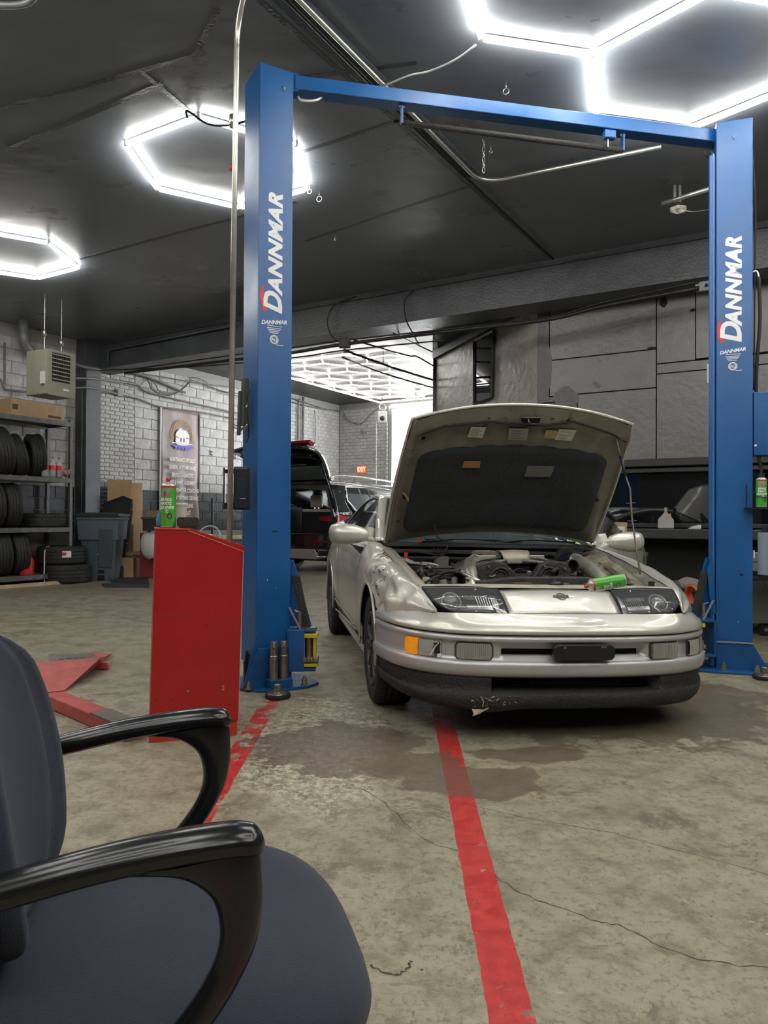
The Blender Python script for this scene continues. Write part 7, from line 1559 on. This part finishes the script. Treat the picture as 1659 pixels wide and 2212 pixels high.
# ---- small things in the far bay
ex = thing('exit_sign', 'red and white EXIT sign on the far brick wall', 'sign', W(7.955, .755, 2.39), -AL); MB().box((0, 0, 0), (.285, .02, .19)).build('sign_board', mat('exit_red', (.70, .10, .04), .5, emit=((.9, .15, .05), .25)), ex)
text('EXIT', .165, mat('exit_letters', (.85, .80, .62), .5, emit=((1, .9, .6), .3)), ex, basis((0, -.0115, -.002), (1, 0, 0), (0, 0, 1)), off=.006, xs=.75)
wbd = MB().slab(W(5.5, .03, 1.2), AX*1.45, BX*.02, (0, 0, .95)).build('white_board', mat('board_white', (.75, .75, .73), .5)); tag(wbd, 'white board on the left wall of the far bay behind the SUV', 'board')
hz = wa(826, 905, 7.2); ch_ = thing('chain_hoist', 'pale chain hoist hanging by the far roller door', 'hoist', hz)
MB().box((0, 0, .05), (.24, .12, .30)).build('hoist_body', mat('hoist_white', (.6, .6, .58), .5), ch_, bevel=.03); MB().ring((0, 0, .30), (0, 1, 0), .08, .02, 14, 6).build('top_hook', steel, ch_, True); MB().lathe([(0, 0), (.05, .02), (.06, .06), (.0, .09)], (0, -.06, .0), (0, -1, 0), 14).build('hoist_wheel', wirem, ch_, True)
for dx in (-.15, .12):
    c_ = MB(); k = 0; z = -.08
    while z > -2.35: c_.tube([(dx+(.012 if k % 2 else 0)*math.cos(a), (0 if k % 2 else .012)*math.cos(a), z+.035*math.sin(a)) for a in [PI*j/3 for j in range(6)]], .007, 4, closed=True); z -= .055; k += 1
    c_.build('hoist_chain', steel, ch_, True)
pipe('hoist_line', 'cord from the ceiling down to the chain hoist', [hz+Vector((0, 0, .42)), hz+Vector((-.05, 0, 1.1))], .012, greyp, sm=1)
for k, pts in enumerate(([(645, 862), (644, 955), (640, 975), (650, 1000), (655, 1040)], [(655, 858), (654, 1000), (660, 1040)], [(680, 885), (681, 940), (672, 1040)])):
    pipe('wall_conduit', ['conduit with an offset bend on the far left wall', 'straight conduit on the far left wall', 'thin cable down the far left wall'][k], [wb(u, v, .05) for u, v in pts], .028 if k < 2 else .012, greyp, sm=1 if k == 1 else 5)
for k, pts in enumerate(([(632, 868), (680, 880), (720, 886), (742, 893)], [(632, 860), (700, 882), (742, 888)])): pipe('wall_cable', ['tangled cable along the top of the far left wall', 'second cable along the top of the far left wall'][k], [wb(u, v, .05) for u, v in pts], .014, greyp, 'cord')
pipe('wall_cable', 'cable drooping along the top of the far brick wall', [wa(742, 892, 7.95), wa(755, 910, 7.95), wa(780, 915, 7.95), wa(800, 895, 7.95), wa(820, 880, 7.95)], .014, greyp, 'cord')
vp = wa(785, 932, 7.93); o = MB().sphere((0, 0, 0), .06, 8, (1.4, .8, 1)).build('wall_vent', greyp); o.location = vp; tag(o, 'small dark vent cap on the far brick wall', 'vent')
al_ = MB().cyl((0, 0, -.06), (0, 0, .06), .07, 12).build('ceiling_sensor', mat('sensor_beige', (.4, .38, .3), .5)); al_.location = at(903, 850, 17.5); tag(al_, 'round smoke sensor on the far bay ceiling', 'sensor')
# ================================================================== RIGHT SIDE
cab_d = mat('bench_black', (.015, .015, .016), .5, var=.3); benchtop = mat('bench_top_black', (.035, .035, .034), .4, var=.2)
wbn = thing('workbench', 'long black workbench under the office window', 'workbench', W(.40, 9.05, 0), -AL)
MB().b2((0, -.42, .86), (6, .0, .97)).build('bench_top', benchtop, wbn, bevel=.01)
MB().b2((0, -.38, .0), (.08, -.02, .86)).b2((2.6, -.38, 0), (2.68, -.02, .86)).b2((5.8, -.38, 0), (5.88, -.02, .86)).build('bench_leg', cab_d, wbn); MB().b2((0, -.1, .2), (6, -.04, .86)).build('bench_void_sheet', voidm, wbn)  # deep black sheet added to stand for the dark void below the top
jg = wa(1438, 1138, .28); jt = thing('oil_jug', 'translucent plastic oil jug standing on the workbench', 'jug', (jg.x, jg.y, .972), -.3); jm = mat('jug_plastic', (.40, .38, .33), .4, var=.1)
jh = [(-.085, 0), (.085, 0), (.085, .10), (.03, .16), (.012, .19), (.012, .215), (-.012, .215), (-.012, .19), (-.085, .10)]
MB().prism([(a, -.05, b) for a, b in jh], (0, .09, 0)).build('jug_body', jm, jt, bevel=.008); MB().cyl((0, -.005, .212), (0, -.005, .24), .017, 12).build('cap', jm, jt); MB().tube([(.02, -.005, .16), (.05, -.005, .165), (.055, -.005, .12)], .008, 6).build('handle', yel, jt, True)
wp_ = wa(1505, 1128, .3); o = MB().prism([(-.08, 0, 0), (.05, 0, 0), (.05, 0, .045), (-.02, 0, .03)], (0, .06, 0)).build('paper_wedge', whitev); o.location = (wp_.x, wp_.y, .972); tag(o, 'small white folded paper on the workbench near the right post', 'paper')
# low trolley with rags and an orange coil behind the car's right wing
tr = at(1490, 1310, 5.9); tl = thing('tool_trolley', 'low black trolley behind the right wing of the silver car', 'trolley', (tr.x, tr.y, 0), -.2)
MB().b2((-.30, 0, .30), (.22, .45, .42)).build('tray', cab_d, tl, bevel=.01)
for x in (-.27, .18):
    for y in (.03, .40): MB().b2((x, y, .03), (x+.03, y+.03, .30)).build('leg', cab_d, tl)
random.seed(17)
for k in range(3):
    mb = MB().sphere((0, 0, 0), .10, 12, (1.3, 1, .6)); mb.v = [p*(1+.35*noise.noise(p*14+Vector((k, 0, 0)))) for p in mb.v]; o = mb.build('rag', mat('rag_grey', (.07, .068, .06), .9, bump=.5) if k < 2 else mat('rag_pale', (.22, .20, .18), .9, bump=.4), None, True); o.location = (tr.x-.22+.13*k, tr.y+.12, .49+.02*k); tag(o, ['dark rag heaped at the left on the low trolley', 'dark rag heaped in the middle of the low trolley', 'paler rag beside the orange coil'][k], 'rag')
oc = thing('coil_hose', 'orange coiled air hose on the low trolley by the right post', 'hose', at(1500, 1305, 5.75)); om_ = mat('orange_hose', (.80, .12, .02), .4)
for k in range(5): MB().ring((-.02+.016*k, .02*k, .075), (1, .35, .1), .07-.003*k, .008, 22, 6).build('hose_coil', om_, oc, True)
# spray can in a holder on the right post
hc = at(1645, 1096, 5.05); cn = thing('spray_can', 'green spray can with black cap in the holder on the right post', 'spray can', hc, math.radians(-10)); spraycan(cn, .215, .036, cap='cap')
hd2 = thing('can_holder', 'black wire holder fixed to the right post under the power unit', 'holder', hc); MB().b2((-.10, -.045, -.012), (.10, .05, -.003)).build('holder_tray', blackm, hd2); MB().ring((0, 0, .07), (.1, 0, 1), .045, .003, 20, 5).build('holder_ring', blackm, hd2, True); MB().tube([(-.095, .02, .0), (-.095, .02, .16)], .005, 6).build('holder_stem', blackm, hd2)
# grey cabinet on castors with a roll and boxes on top
gp = atz(1650, 1373, 0); gc = thing('parts_cabinet', 'grey cabinet on castors with faded pink marks at the right edge', 'cabinet', (gp.x-.16, gp.y-.05, 0), -.1)
gcm = mat('grey_cabinet_paint', (.17, .17, .165), .5, var=.15, wear=(.30, .16, .16), wscale=5, wamt=.66)
MB().b2((-.02, 0, .12), (1.0, .6, .60)).build('cabinet_body', gcm, gc, bevel=.01); MB().b2((-.04, -.02, .58), (1.0, .6, .62)).build('cabinet_top', blackm, gc, bevel=.006)
MB().tube([(.06+.05*math.cos(a), -.003, .46+.06*math.sin(a)) for a in [-.8+.25*k for k in range(9)]], .006, 5).build('pink_mark', mat('pink_mark', (.42, .20, .20), .7), gc)
for x in (.16, .8): MB().lathe([(0, -.02), (.05, -.02), (.06, -.012), (.06, .012), (.05, .02), (0, .02)], (x, .06, .06), (0, 1, 0), 22).build('castor', rubber, gc, 'auto'); MB().cyl((x, .035, .06), (x, .03, .06), .018, 10).build('castor_hub', steelw, gc); MB().b2((x-.03, .05, .08), (x+.03, .07, .13)).build('castor_fork', blackm, gc)
rl = at(1652, 1241, 6.2); t = thing('paper_roll', 'pale blue paper roll standing at the right edge', 'roll', rl); MB().lathe([(.018, 0), (.055, 0), (.055, .36), (.018, .36)], n=26).build('roll_body', mat('pale_blue_paper', (.25, .31, .36), .8), t, 'auto'); MB().cyl((0, 0, .36), (0, 0, .41), .022, 12).build('core_knob', blackm, t)
wx = at(1632, 1234, 6.35); t = thing('white_box', 'two stacked pale drawer boxes behind the paper roll', 'box', wx); MB().b2((-.03, 0, 0), (.12, .2, .075)).build('drawer', mat('drawer_pale', (.36, .36, .34), .6), t, bevel=.004); MB().b2((-.03, 0, .082), (.12, .2, .16)).build('drawer', mat('drawer_pale', (.36, .36, .34), .6), t, bevel=.004)
pc_ = at(1628, 1197, 5.1); o = MB().box((0, 0, 0), (.006, .02, .055)).build('paper_tag', whitev); o.location = pc_; tag(o, 'small white paper tag on the edge of the right post', 'tag')
dk = thing('shelf_stand', 'dark shelf stand at the right edge behind the post', 'shelf', (at(1650, 1240, 6.15).x-.08, 6.12, .0)); MB().b2((-.08, 0, .555), (.6, .5, .585)).build('stand_top', blackm, dk)
